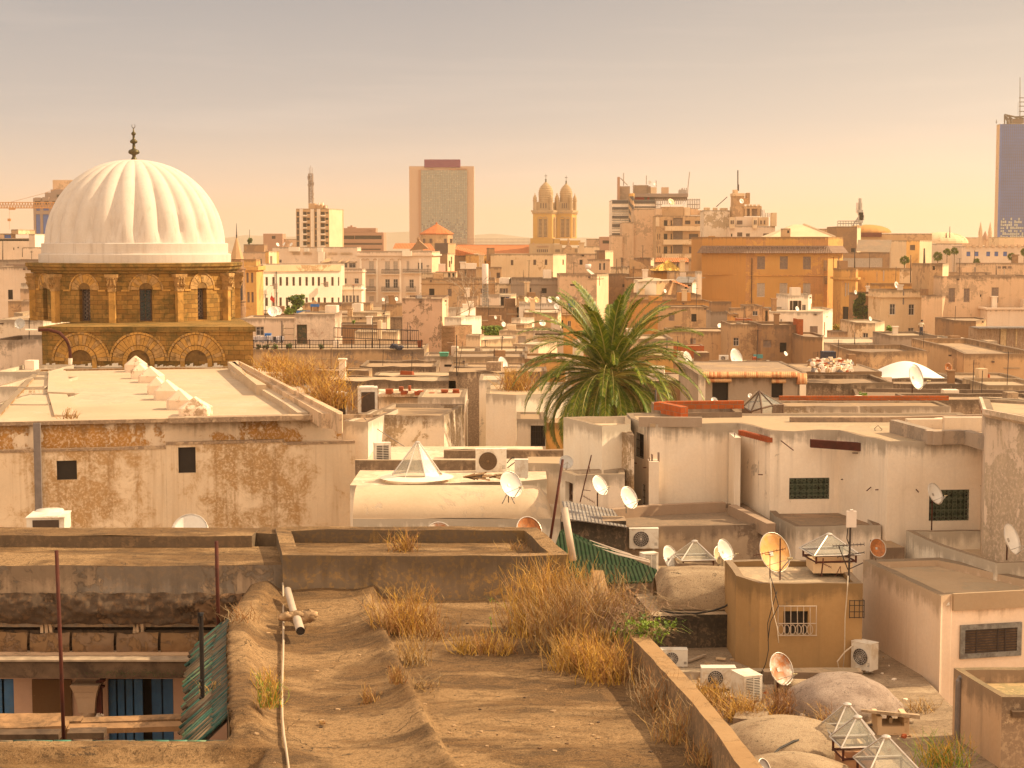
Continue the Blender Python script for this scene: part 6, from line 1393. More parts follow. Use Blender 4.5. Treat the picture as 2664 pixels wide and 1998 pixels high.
# lean-to roofs
fr(*ZN)
def slab(mb,pts,th=.05):
    p=[Vector(v)for v in pts];n=(p[1]-p[0]).cross(p[2]-p[1]).normalized();n=n if n.z>0 else-n;q=[v-n*th for v in p];k=len(p);mb.raw([*p,*q],[tuple(range(k)),tuple(range(k,2*k))[::-1],*[(i,k+i,k+(i+1)%k,(i+1)%k)for i in range(k)]])
q=MB()
for k in range(11):
    t0,t1=k/11,(k+1)/11-.01;L0,R0=P(205,1005,56),P(640,1075,56.3);L1,R1=P(255,1160,53),P(770,1232,53)
    slab(q,[L0.lerp(L1,t0)+Vector((0,0,.02*(k%2))),R0.lerp(R1,t0),R0.lerp(R1,t1),L0.lerp(L1,t1)],.03)
o=q.build('corrugated_roof','corr_grey',None,P(250,1100,54));tag(o,'loose grey corrugated sheets over the dark yard','corrugated roof')
q=MB();slab(q,[P(185,1270,50),P(215,1245,52),P(1030,1600,46.5),P(985,1700,45.0),P(400,1720,44.5),P(100,1560,46)],.05);o=q.build('corrugated_roof','corr_green',None,P(400,1450,48));tag(o,'sloping green corrugated roof behind the dry shrubs','corrugated roof')
q=MB();slab(q,[P(190,1330,49.9),P(960,1525,47.5),P(965,1540,47.4),P(185,1350,49.8)],.1);q.tube([P(300,1350,50.2),P(960,1530,48)],.06,6);q.tube([P(440,1352,50.8),P(800,1475,49.2)],.04,6);o=q.build('roof_pipe','pvc',None,P(400,1400,49));tag(o,'long pale pipes lying along the green corrugated roof','pipe')
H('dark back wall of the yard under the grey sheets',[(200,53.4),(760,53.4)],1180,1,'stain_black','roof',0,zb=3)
H('rubble pier at the end of the green roof',pg([(1020,1640),(1120,1660)],5.2),0,3,'rubble_stone','roof',0,z=5.2,zb=3)
fr(*ZN)
H('cement roof strip between the tan vault and the stained wall',[(1020,51.9),(1900,51.9)],0,3.0,'stain','roof_pale',.0,z=5.45,zb=3)
fr(*ZS)
H('low white kerb crossing the court in front of the tan house',[(550,45.5),(1300,45.5)],0,.35,'white_worn','roof_pale',0,z=4.12,zb=3.8,name='kerb',cat='kerb')
H('grey step along the foot of the tan house',[(1290,44.9),(2140,44.9)],0,.5,'grey','roof_pale',0,z=4.25,zb=3.8,name='kerb',cat='kerb')
H('broken masonry block lying in the weeds of the court',[(1020,40.8),(1300,40.6)],0,.8,'stain_wall2','court',0,z=4.2,zb=3.8,name='masonry_block',cat='masonry block',wob=.1)
q=MB();rnd=random.Random(31)
for k in range(150):
    x,y=rnd.uniform(560,2600),rnd.uniform(680,1500);p=G(x,y,3.92);s=rnd.uniform(.03,.16);q.mat(rnd.choice((0,1,2,3)));q.box(p.x,p.y,3.9,s,s*rnd.uniform(.3,1),s*rnd.uniform(.2,.6),rnd.uniform(0,3),.8)
o=q.build('court_litter',['stone_lump','wood_grey','white','brick_plain'],None,(5,42,3.9));tag(o,'small litter and stones scattered over the court roof',None,kind='stuff')
fr(*ZS)
for i,(x0,y0,x1,y1,w_,mt,lb)in enumerate(((640,745,790,690,.10,'wood_grey','pale plank lying on the court floor'),(870,720,950,728,.12,'cream','short cream board on the court floor'),(1760,1180,1990,1240,.12,'wood','brown plank beside the lumpy dome'),(2200,1300,2420,1270,.09,'iron_grey','grey pipe length lying near the pinkish wall'))):
    a,b=G(x0,y0,3.95),G(x1,y1,3.95);q=MB();d=b-a;n=Vector((-d.y,d.x,0)).normalized()*w_;q.obox(a,d,n,(0,0,.04));tag(q.build('board',mt,None,a),lb,'board')
# ============================================================ the old roof in the foreground
fr();zr=9.5
def lin(pts,y):
    if y<=pts[0][0]:return pts[0][1]
    for(a,b),(c,d)in zip(pts,pts[1:]):
        if y<=c:return b+(d-b)*(y-a)/(c-a)
    return pts[-1][1]
def line_from_px(pp,z):
    q=sorted([(G(a,b,z).y,G(a,b,z).x)for a,b in pp]);return q
edge=line_from_px([(598,1905),(590,1850),(592,1780),(588,1720),(590,1650),(598,1618)],9.6)       # lip above the courtyard
lip=gy(1928,zr)
crest=line_from_px([(965,1560),(988,1600),(1012,1660),(1045,1720),(1068,1775),(1098,1830),(1125,1885),(1160,1940),(1205,1998),(1260,2080)],9.72)
parL=line_from_px([(1560,1570),(1600,1614),(1681,1697),(1799,1826),(1859,1899),(1925,1998),(1990,2110)],9.98)
parR=line_from_px([(1590,1560),(1639,1606),(1711,1679),(1793,1766),(1901,1893),(1986,1998),(2070,2110)],9.98)
ridge=line_from_px([(660,1998),(650,1900),(640,1800),(645,1700),(655,1618)],9.7)
def hz(x,y):
    nzv=noise.noise(Vector((x*.5,y*.5,0)))*.022+noise.noise(Vector((x*2.1,y*2.1,4)))*.009+noise.noise(Vector((x*8,y*8,9)))*.005
    z=zr+nzv
    c=lin(crest,y)+.07*noise.noise(Vector((0,y*1.1,7)));dx=x-c;hc=.19+.04*noise.noise(Vector((0,y*.6,3)))
    if dx<0:z+=hc*math.exp(-abs(dx/.30)**1.5)
    else:z+=hc*(1-(dx/.07)**2)if dx<.07 else 0
    if y>lip-.2:
        e=lin(edge,y);dx=x-e;hh=.26*min(1,(y-lip+.2)/.8)
        w=.28+.05*noise.noise(Vector((0,y*.7,11)))
        if dx>0:z+=hh*math.exp(-max(0,(dx-w)/.22)**2)if dx>w else hh*(1-.18*((w-dx)/w)**2)
    if x<lin(crest,y)-.5:z-=.05*math.exp(-((x-(lin(crest,y)-1.3))/.6)**2)
    e0=lin(edge,lip)+.55;k=max(0,min(1,(lip-.26-y)/.05))*max(0,min(1,(e0-x)/.12));z-=.19*k
    if k==0 and lip-.3<y<lip and x<e0:z=max(z,zr+.015*noise.noise(Vector((x*2,0,5))))
    if y>27.6:z+=.20*((y-27.6)/1.9)*math.exp(-((x-lin(crest,28.6)+1.2)/1.0)**2)  # rising lip at the back of the gutter
    return z
rf=empty('old_roof',(0,24,0),'weathered tan cement roof with a rounded ridge and a gutter in the foreground','roof terrace')
rm_=MB().mat(0,True);x0,x1,y0,y1=-9.5,3.9,15.5,30.05;st=.065;nx,ny=int((x1-x0)/st),int((y1-y0)/st);idx={}
for j in range(ny+1):
    y=y0+(y1-y0)*j/ny;e=lin(edge,y)if y>lip else-99;pr_=lin(parR,y)
    for i in range(nx+1):
        x=x0+(x1-x0)*i/nx
        if y>lip+.02 and x<e-st:continue
        if x>pr_:continue
        xx=max(x,e)if y>lip else x
        idx[(i,j)]=len(rm_.v);rm_.v.append((xx,y,hz(xx,y)))
for j in range(ny):
    for i in range(nx):
        k=[(i,j),(i+1,j),(i+1,j+1),(i,j+1)]
        if all(q in idx for q in k):rm_.f.append(tuple(idx[q]for q in k));rm_.m.append(0);rm_.sm.append(True)
rm_.build('roof_surface','concrete_old',rf)
# walls dropping from the roof edges into the court
w=MB();ys=[lip+(30.05-lip)*k/40 for k in range(41)]
for a,b in zip(ys,ys[1:]):xa,xb=lin(edge,a),lin(edge,b);w.face([(xb,b,0),(xa,a,0),(xa,a,hz(xa+.01,a)-.01),(xb,b,hz(xb+.01,b)-.01)])
for k in range(60):
    a,b=-9.5+(lin(edge,lip)+9.5)*k/60,-9.5+(lin(edge,lip)+9.5)*(k+1)/60;w.face([(b,lip,0),(a,lip,0),(a,lip,hz(a,lip)),(b,lip,hz(b,lip))])
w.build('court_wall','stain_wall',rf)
# right parapet
pm=MB();NB=60
for k in range(NB):
    ya,yb=15.5+(30.4-15.5)*k/NB,15.5+(30.4-15.5)*(k+1)/NB;jt=lambda y:.02*noise.noise(Vector((0,y*2.5,21)));zt_=lambda y,s:9.98+.02*noise.noise(Vector((s,y*2,1)))
    la,lb,ra,rb=lin(parL,ya)+jt(ya),lin(parL,yb)+jt(yb),lin(parR,ya),lin(parR,yb)
    pm.mat(0);pm.face([(la,ya,zt_(ya,0)),(ra,ya,zt_(ya,5)),(rb,yb,zt_(yb,5)),(lb,yb,zt_(yb,0))]);pm.mat(1)
    pm.face([(lb-.02,yb,9.3),(la-.02,ya,9.3),(la,ya,zt_(ya,0)),(lb,yb,zt_(yb,0))]);pm.face([(ra,ya,0),(rb,yb,0),(rb,yb,zt_(yb,5)),(ra,ya,zt_(ya,5))])
pm.build('parapet',['parapet_top','stain_wall'],rf)
# ------------------------------------------------ terrace and trough behind
tg=H('long raised parapet trough of grey cement behind the old roof',[(735,30.08),(1480,30.08),(1396,33.2),(715,33.2)],0,3,'trough_wall','concrete_old',.28,.3,z=10.33,poly=True,name='parapet_trough',cat='roof terrace',wob=.03)
lt_=H('upper left cement terrace with a cracked plaster face',[(-80,30.42),(738,30.42)],0,2.0,'cracked','concrete_old',0,z=10.07,zb=8.9,name='roof_terrace',cat='roof terrace',wob=.03)
H('low cement kerb along the back of the upper left terrace',[(-80,32.3),(655,32.3)],0,.95,'stain_wall','concrete_old',0,z=10.30,zb=9.7,name='kerb',cat='kerb',wob=.02)
H('short raised kerb piece joining the terrace and the trough',[(640,32.9),(740,32.6)],0,.7,'stain_wall','concrete_old',0,z=10.28,zb=9.7,name='kerb',cat='kerb',wob=.03)
# ------------------------------------------------ courtyard below the left terrace
cyd=empty('courtyard_house',(-6,31,0),'shaded courtyard wall with rubble cornice, timber beam and blue doors','house')
def bumpy(mb,x0,x1,y0,y1,Y,amp,nx,ny,fr_=1.6,seed=0,belly=0):
    vs_=[]
    for j in range(ny+1):
        for i in range(nx+1):
            t=j/ny;p=P(x0+(x1-x0)*i/nx,y0+(y1-y0)*t,Y);k=amp*(noise.noise(Vector((p.x*fr_,p.z*fr_*1.6,seed)))+.5*noise.noise(Vector((p.x*fr_*3,p.z*fr_*4,seed+3)))+.3*noise.noise(Vector((p.x*fr_*8,p.z*fr_*8,seed+5))))
            k+=belly*math.sin(math.pi*t)
            if j in(0,ny):p.z+=.05*noise.noise(Vector((p.x*3,seed,j)))
            vs_.append((p.x,p.y-k,p.z))
    mb.raw(vs_,[(j*(nx+1)+i,(j+1)*(nx+1)+i,(j+1)*(nx+1)+i+1,j*(nx+1)+i+1)for j in range(ny)for i in range(nx)])
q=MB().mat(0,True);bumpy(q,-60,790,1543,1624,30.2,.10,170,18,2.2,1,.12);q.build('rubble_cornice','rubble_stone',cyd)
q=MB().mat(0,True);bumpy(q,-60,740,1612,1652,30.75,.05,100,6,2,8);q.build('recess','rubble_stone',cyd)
q=MB()
random.seed(9)
for x in(105,117,129,345,355,366):q=MB();q.obox(P(x,1647,30.35),(.055,0,0),(0,.2,0),(random.uniform(-.03,.03),0,.17));q.build('stone_prop','stain_pale',cyd)
q=MB().mat(0,True);xs=[-60,75,185,300,415,520,640]
for a,b in zip(xs,xs[1:]):bumpy(q,a+4,b-3,1646,1702,30.32,.03,30,8,2.5,a,.05)
q.build('stone_course','stone_course',cyd)
q=MB();pbox(q,-60,1640,700,1712,30.42,.5);q.build('mortar_bed','rubble_stone',cyd)
q=MB();pbox(q,-60,1703,560,1716,30.1,.4);q.build('ledge','pink',cyd)
q=MB();pbox(q,-60,1722,528,1764,29.6,.35);q.build('timber_beam','wood_dark',cyd)
q=MB();pbox(q,-60,1717,528,1721.5,29.55,.3);pbox(q,-60,1713,212,1715.5,29.8,.2);q.build('timber_lath','wood_grey',cyd)
q=MB();A=Vector((col(-60,30.6,8).x,30.6));B=Vector((col(640,30.6,8).x,30.6));d=Vector((1,0));n=Vector((0,-1));hs=[]
for x0_,x1_,in((-40,35),(284,371),(371,450)):a=onwall(A,B,x0_,1990);b=onwall(A,B,x1_,1766);hs.append((a[0],b[0],a[1],b[1]))
hs[1]=(hs[1][0],hs[2][1],hs[1][2],hs[1][3]);hs.pop()
wallface(q,A,B,3,8.75,hs,.25);q.build('court_wall','court_pink',cyd)
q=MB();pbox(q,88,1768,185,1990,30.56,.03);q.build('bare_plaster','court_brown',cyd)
def planks(x0,x1,Y,k):
    q=MB();
    for i in range(k):pbox(q,x0+(x1-x0)*i/k+.12,1767,x0+(x1-x0)*(i+1)/k-.12,1995,Y,.04)
    q.build('blue_door','blue_paint',cyd)
planks(-40,35,30.75,3);planks(284,370,30.66,4);planks(398,449,30.9,2)
q=MB();pbox(q,284,1766,452,1995,31.0,.05);q.build('door_void','dark',cyd)  # near-black sheet paints the darkness behind the doors
# stone column capital
q=MB();c_=P(229,1800,29.9);zt_=Zat(1774,29.9);s=29.9/F
def bx4(mb,w0,w1,z0,z1):mb.raw([(c_.x+a*w0,29.9+b*w0,z0)for a,b in((-1,-1),(1,-1),(1,1),(-1,1))]+[(c_.x+a*w1,29.9+b*w1,z1)for a,b in((-1,-1),(1,-1),(1,1),(-1,1))],[(0,3,2,1),(4,5,6,7),(0,1,5,4),(1,2,6,5),(2,3,7,6),(3,0,4,7)])
z_=lambda y:Zat(y,29.9)
bx4(q,31*s,38*s,z_(1793),z_(1775));bx4(q,27*s,30*s,z_(1808),z_(1793));bx4(q,21*s,26*s,z_(1850),z_(1808));q.mat(0,True)
q.lathe([(21*s,z_(1850)),(22*s,z_(1854)),(20*s,z_(1857)),(20*s,3.5)],(c_.x,29.9,0),16);q.build('stone_column','column_stone',cyd)
q=MB();pbox(q,254,1772,263,1992,29.85,.1);pbox(q,258,1768,272,1774,29.8,.1);pbox(q,252,1785,270,1790,29.8,.1);q.build('iron_upright','rust',cyd)
q=MB();q.tube([P(250,1862,29.5),P(262,1868,29.5)],.045,8);q.tube([P(256,1856,29.5),P(258,1880,29.5)],.03,8);q.tube([P(262,1858,29.5),P(270,1862,29.5)],.02,6);q.build('tap','pvc',cyd)
q=MB();random.seed(2)
for k in range(420):
    x=random.gauss(370,75);x=min(510,max(200,x));y=1752+random.gauss(0,5);p=P(x,y,29.56);a=random.uniform(0,6.3);r_=random.uniform(.008,.02)
    q.face([p,p+Vector((r_*math.cos(a),-.01,r_*math.sin(a))),p+Vector((r_*1.3*math.cos(a+.7),-.02,r_*1.3*math.sin(a+.7)))])
q=q.build('moss','leaf_dark',None,P(370,1752,29.5));tag(q,'small green moss growing along the timber beam',None,kind='stuff')
# planks resting over the court
def plank(label,x0,y0,x1,y1,Y,hpx,th=.18,mat='wood'):
    q=MB();a,b=P(x0,y0,Y),P(x1,y1,Y+.15);h=hpx*Y/F;L=b-a;N=8;vs_=[]
    for i in range(N+1):
        p=a.lerp(b,i/N);w=.006*noise.noise(Vector((p.x*4,Y,0)))
        vs_+=[(p.x,p.y,p.z-h),(p.x,p.y+th,p.z-h),(p.x,p.y+th,p.z+w+.03),(p.x,p.y,p.z+w)]
    q.raw(vs_,[f for i in range(N)for f in((i*4,i*4+4,i*4+7,i*4+3),(i*4+3,i*4+7,i*4+6,i*4+2),(i*4+2,i*4+6,i*4+5,i*4+1),(i*4+1,i*4+5,i*4+4,i*4))]+[(0,3,2,1),(N*4,N*4+1,N*4+2,N*4+3)])
    o=q.build('plank',mat,None,a);tag(o,label,'plank','timber planks laid over the courtyard opening')
plank('rear left plank over the courtyard, short and thin',-60,1870,158,1868,25.2,8)
plank('long upper left plank with a split end over the courtyard',-60,1882,210,1876,24.8,14)
plank('middle left plank lying under the split plank',-60,1897,172,1888,24.3,11)
plank('right hand upper plank with a bright top over the courtyard',210,1880,524,1868,24.9,10)
plank('lower right plank in shadow over the courtyard',174,1897,522,1888,24.4,14)
plank('lowest left plank just above the tiled edge',-60,1912,152,1910,23.6,16,mat='wood_dark')
plank('short lowest plank right of the rusty post',174,1908,270,1906,23.5,16,mat='wood_dark')
# tile edges
q=MB().mat(0,True);random.seed(12)
for k in range(112):
    y=22.1+(28.4-22.1)*k/112;e=lin(edge,y);a=Vector((e+.05,y,9.66));L=random.uniform(.42,.52);b=Vector((e-L,y-.5+random.uniform(-.05,.05),9.66-.42+random.uniform(-.03,.03)))
    q.mat(random.choice((0,0,1,2)),True);q.tube([a,b],[.026,.033],7)
    if k%2==0:q.mat(random.choice((1,2,0,1,3)),True);q.tube([a.lerp(b,.45)+Vector((0,.04,.03)),b+Vector((-.08,-.02,-.03))],.028,7)
q.build('tiled_eave',['teal','tile_worn','tile_worn2','teal_light'],rf)
q=MB();q.raw([(lin(edge,y)+dx,y+dy,z_)for y in(22.0,28.4)for dx,dy,z_ in((.02,0,9.58),(-.5,-.5,9.14))],[(0,2,3,1)]);q.build('eave_board','wood_dark',rf)
q=MB().mat(0,True);xp=-60
while xp<590:
    L=random.uniform(44,60);p,r_=G(xp,1930-max(0,xp-430)*.09,9.5),G(xp+L-2,1930-max(0,xp+L-430)*.09,9.5);q.mat(random.choice((0,1,2,0)),True);q.tube([(p.x,lip+.02,9.475),(r_.x,lip+.02+random.uniform(-.02,.02),9.475)],.035,8);xp+=L
q.build('edge_tile',['teal_light','tile_worn','teal'],rf)
# posts, conduit, pipe
def rod(label,pts,r,mat,name='metal_post',cat='post',n=8,group=None):
    q=MB().mat(0,True);q.tube(pts,r,n);o=q.build(name,mat,None,pts[0]);return tag(o,label,cat,group)
rod('tall rusty post at the left edge of the courtyard',[P(166,1932,22.3),P(158,1700,22.3),P(147,1432,22.3)],.027,'rust')
rod('rusty post rising behind the tiled eave',[P(569,1660,28.9),P(566,1540,28.9),P(563,1408,28.9)],.034,'rust')
q=MB();q.tube([P(528,1912,23.6),P(526,1760,23.6),P(523,1600,23.6)],.033,8);pbox(q,514,1596,519,1622,23.55,.05);pbox(q,514,1596,529,1599,23.55,.06)
for y in(1770,1788,1815,1835,1880):pbox(q,518,y,524,y+4,23.5,.06)
o=q.build('metal_post','iron_dark',None,P(528,1912,23.6));tag(o,'dark iron post with bracket beside the teal tiles','post')
cp=[(736,1516,30.0,10.05)]
pts=[P(736,1517,30.0),P(737,1560,29.6)]+[Vector((G(x,y,9.62).x,G(x,y,9.62).y,hz(G(x,y,9.6).x,G(x,y,9.6).y)+.05))for x,y in((737,1640),(736,1700),(733,1780),(734,1850),(738,1895))]+[Vector((G(x,y,9.55).x,G(x,y,9.55).y,hz(G(x,y,9.55).x,G(x,y,9.55).y)+.03))for x,y in((745,1945),(752,1998),(760,2060))]
rod('thin pale conduit running along the old roof',pts,[.019]*7+[.016,.014,.014],'conduit','conduit','conduit')
rod('broken white plastic downpipe poking through stones',[P(748,1535,29.4),P(775,1632,28.0)],.065,'pvc','plastic_pipe','pipe',12)
q=MB().mat(0,True);a,b=P(773,1612,27.6),P(782,1642,26.9);q.tube([a,b],.075,14,False);q.mat(1,False);q.tube([b+(a-b)*.3,b+(a-b)*.02],.062,14);o=q.build('plastic_pipe',['pvc','dark'],None,a);tag(o,'short open end of plastic pipe in a lump of stones','pipe')
q=MB().mat(0,True);random.seed(8)
for k in range(34):
    c=P(random.uniform(735,815),random.uniform(1612,1640),27.9);r_=random.uniform(.05,.14);vs_=[]
    s0=len(q.v);f=(random.uniform(.8,1.3),1,random.uniform(.5,.8));base=MB();base.lathe([(0,-1),(.8,-.7),(1,0),(.8,.6),(0,.9)],(0,0,0),7)
    q.raw([(c.x+v[0]*r_*f[0]*(1+.25*math.sin(i*3)),c.y+v[1]*r_,9.62+abs(hash((k,3))%9)*.012+v[2]*r_*f[2]*(1+.2*math.cos(i*5)))for i,v in enumerate(base.v)],base.f)
o=q.build('stone_lump','stone_lump',None,P(770,1630,28));tag(o,'lump of small stones and mortar round the plastic pipe','stones')
rod('slanting brown iron pole leaning by the vaulted house',[P(1432,1402,34.2),P(1464,1195,34.6)],.028,'rust')
rod('white plastic vent pipe leaning beside the trough corner',[P(1491,1458,33.6),P(1468,1322,34.0)],.075,'pvc','plastic_pipe','pipe',12)
# flakes and pebbles
q=MB();random.seed(21)
for k in range(150):
    px,py=random.uniform(620,1950),random.uniform(1590,1995);g_=G(px,py,9.5)
    if not(lin(edge,g_.y)+.3<g_.x<lin(parL,g_.y)-.1):continue
    r_=random.choice((.008,.012,.016,.03))if k%14 else random.uniform(.03,.06);a=random.uniform(0,6);z0=hz(g_.x,g_.y)
    p=[(g_.x+r_*math.cos(a+t*1.26)*random.uniform(.6,1.3),g_.y+r_*math.sin(a+t*1.26)*random.uniform(.6,1.2))for t in range(5)];q.mat(random.choice((0,0,1)));q.prism(p,z0-.005,z0+r_*.35+.004)
q=q.build('roof_rubble',['stone_lump','rubble_stone'],None,(0,24,9.5));tag(q,'small stones and cement flakes scattered over the old roof',None,kind='stuff')
# ============================================================ dry weeds
def shrub(mb,base,h,spread,n,seed,lean=(0,0),curl=1.0,twig=2,w=.007,nm=2,leafy=0):
    rnd=random.Random(seed)
    for i in range(int(n*.72)):
        a=rnd.uniform(0,6.283);rr=spread*rnd.random()**.6;hh=h*rnd.choice((rnd.uniform(.2,.6),rnd.uniform(.4,.9),rnd.uniform(.7,1.08)));p=Vector(base)+Vector((rnd.gauss(0,spread*.42),rnd.gauss(0,spread*.36),0))
        tip=Vector((math.cos(a)*rr+lean[0]*hh,math.sin(a)*rr+lean[1]*hh,hh));mb.mat(rnd.randrange(nm));pts=[]
        b1=Vector((rnd.gauss(0,1),rnd.gauss(0,1),0))*hh*.10*curl
        for k in range(6):
            t=k/5;pts.append(p+Vector((tip.x*t**1.6,tip.y*t**1.6,tip.z*(t if curl<2 else math.sin(t*2.2)*.9)))+b1*math.sin(t*3.1)+Vector((rnd.gauss(0,.01),rnd.gauss(0,.01),0)))
        s=Vector((math.cos(a+1.3),math.sin(a+1.3)*.3,0)).normalized()
        for k in range(5):
            w0,w1=w*(1-k/6.5),w*(1-(k+1)/6.5);mb.face([pts[k]-s*w0,pts[k]+s*w0,pts[k+1]+s*w1,pts[k+1]-s*w1])
        for j in range(twig+1):
            k=rnd.randrange(2,5);o=pts[k];d=Vector((rnd.gauss(0,1),rnd.gauss(0,1),rnd.uniform(.3,1.6))).normalized()*hh*rnd.uniform(.10,.28);m=o+d*.5+Vector((0,0,-.01));e=o+d
            mb.face([o-s*w*.5,o+s*w*.5,m+s*w*.4,m-s*w*.4]);mb.face([m-s*w*.4,m+s*w*.4,e])
            for q_ in range(2 if leafy else 0):
                c=o+d*rnd.uniform(.4,1);r_=leafy*rnd.uniform(.6,1.3);u=Vector((rnd.gauss(0,1),rnd.gauss(0,1),rnd.gauss(0,1))).normalized()*r_;v=u.cross(Vector((rnd.gauss(0,1),rnd.gauss(0,1),1))).normalized()*r_*.7
                mb.face([c-u,c+v,c+u,c-v])
def weed(label,px,py,z,hpx,spx,n,seed,mats=('weed','weed_red'),name='dry_weed',cat='weed',group='dry weeds on the roofs',Y=None,**k):
    b=G(px,py,z)if Y is None else P(px,py,Y);sc_=b.y/F;mb=MB();shrub(mb,(b.x,b.y,b.z-.02),hpx*sc_,spx*sc_,n,seed,nm=len(mats),**k)
    o=mb.build(name,list(mats),None,b);return tag(o,label,cat,group)
wm=('weed','weed_red','weed_yellow');wr_=('weed_red','weed')
fr()
weed('bushy dry weed at the head of the cement ridge',1060,1648,9.5,130,85,420,1,wm,leafy=.006)
weed('thin red weed beside the trough wall on the left',1015,1640,9.6,90,50,120,2,wr_)
weed('low dry tuft between the ridge weed and the grass tufts',1130,1662,9.5,80,55,120,3,wr_)
weed('yellow grass tuft in the middle of the roof',1210,1698,9.5,55,38,150,4,('weed_yellow','weed'))
weed('upright orange tuft right of the yellow grass',1260,1698,9.5,75,40,130,5,wm)
weed('small leaning tuft before the big dry bush',1310,1700,9.5,62,40,110,6,wm)
weed('tall orange bush at the back left of the big mass',1400,1652,9.5,190,90,620,7,wm,leafy=.007)
weed('tall orange bush near the trough corner',1460,1640,9.5,195,95,620,8,wm,leafy=.007)
weed('big dry bush in the centre of the mass',1480,1690,9.5,190,110,700,9,('weed','weed_red','weed_grey'),leafy=.007)
weed('big dry bush against the parapet wall',1550,1680,9.5,200,100,700,10,('weed','weed_grey','weed_red'),leafy=.007)
weed('low orange bush at the front of the mass',1525,1748,9.5,125,80,480,11,wm,leafy=.006)
weed('front right orange bush below the parapet',1580,1772,9.5,120,70,420,12,wm,leafy=.006)
weed('front left tuft of the big dry mass',1480,1742,9.5,95,55,240,13,('weed_yellow','weed'))
weed('arching grey brambles flopping over the parapet',1545,1615,9.9,105,105,200,14,('weed_grey','weed_pink'),lean=(.9,-.2),curl=2.3,w=.008)
weed('second arching bramble falling towards the court',1610,1640,9.9,95,90,150,15,('weed_grey','weed_pink'),lean=(1.0,-.4),curl=2.3,w=.008)
weed('green leafed creeper hanging over the parapet',1660,1660,9.9,60,75,150,16,('leaf_bright','leaf','weed_grey'),lean=(.9,-.5),curl=2.3,leafy=.03)
weed('fresh green sprigs inside the dry bush',1390,1630,9.5,90,110,18,17,('leaf_bright','leaf'),leafy=.025)
weed('dry brown bush in the shade of the parapet',1705,1850,9.5,130,55,130,18,('weed_red','weed_grey'))
weed('bare twiggy bush lower down the parapet',1750,1930,9.5,130,55,120,19,('weed_red','weed','weed_grey'))
weed('small tuft at the foot of the parapet near the bottom edge',1830,1990,9.5,80,40,90,20,wr_)
weed('red tuft on the cement ridge below the bush',1030,1775,9.7,55,28,90,21,wr_)
weed('dry branching weed right of the ridge',1075,1725,9.5,95,55,120,22,('weed','weed_grey'))
weed('fallen grey twigs beside the ridge',1090,1788,9.5,50,60,70,23,('weed_grey','weed'),lean=(.5,-.3))
weed('lone small red weed on the gutter slope',960,1828,9.5,60,22,60,24,wr_)
weed('yellow green weed on the left rounded ridge',700,1835,9.7,95,35,150,25,('weed_yellow','leaf_bright','weed'),leafy=.008)
weed('small orange weed above the yellow one on the left ridge',690,1785,9.7,60,30,60,26,wm)
weed('dry twigs at the back of the left ridge',625,1612,9.8,50,60,70,27,('weed_grey','weed_red'),lean=(-.3,0))
weed('yellow weed hanging on the teal tiled eave',560,1830,9.3,70,38,90,28,('weed_yellow','weed'),leafy=.007)
weed('tiny rust coloured plant alone on the gutter floor',840,1880,9.5,14,10,25,29,wr_)
weed('dry grass on the floor of the trough',1050,1432,10.06,60,45,130,30,wm)
weed('thin brown weed in the trough corner',1345,1430,10.06,35,40,40,31,wr_)
weed('orange weeds below the air conditioners in the court',1930,1868,3.9,70,90,420,32,wm,leafy=.01,w=.011)
weed('orange weeds left of the side on condenser',1860,1830,3.9,60,50,260,33,wm,w=.011)
weed('reddish weeds beside the lumpy dome',2030,1862,3.9,85,40,240,34,('weed_red','weed_pink'),leafy=.01,w=.011)
weed('dry grass in front of the first condenser',1850,1798,3.9,45,35,180,35,('weed_yellow','weed'),w=.011)
weed('tall thin weed before the tan vault',1970,1965,3.9,50,25,40,36,wr_,w=.01)
weed('green and yellow grass beside the plaster box corner',2450,1990,3.9,90,70,260,37,('leaf_bright','weed_yellow'),w=.011)
weed('wild orange bush on the right curb of the white terrace',790,1000,8.2,75,110,620,38,wm,leafy=.02,w=.022)
weed('lower orange bush beside the tall white cabinet',850,1060,8.2,80,75,520,39,wm,leafy=.02,w=.022)
weed('orange weeds at the top of the terrace curb',720,965,8.4,55,60,300,40,wm,w=.022)
weed('dry bush behind the clean white house left of the palm',1345,1018,8,65,55,420,41,wm,Y=99,leafy=.02,w=.022)
weed('small dry weeds at the front edge of the white terrace',180,1088,8.4,30,30,60,42,wr_,w=.015)
weed('bare dry bush on the stepped white terrace at left',85,1048,8.4,45,28,80,43,wr_,Y=88,w=.015)
weed('dry weeds near the base of the green roof',1500,1560,6.5,60,80,120,44,('weed_grey','weed'),w=.011)
weed('dry brush between the two tan vaults',2075,1935,3.9,70,60,200,45,wm,leafy=.01,w=.011)
weed('brown brush at the foot of the lumpy dome',2160,1880,3.9,55,70,200,46,wr_,w=.011)
weed('low brush beside the tall pinkish wall',2400,1850,3.9,40,50,90,47,('weed','weed_grey'),w=.011)
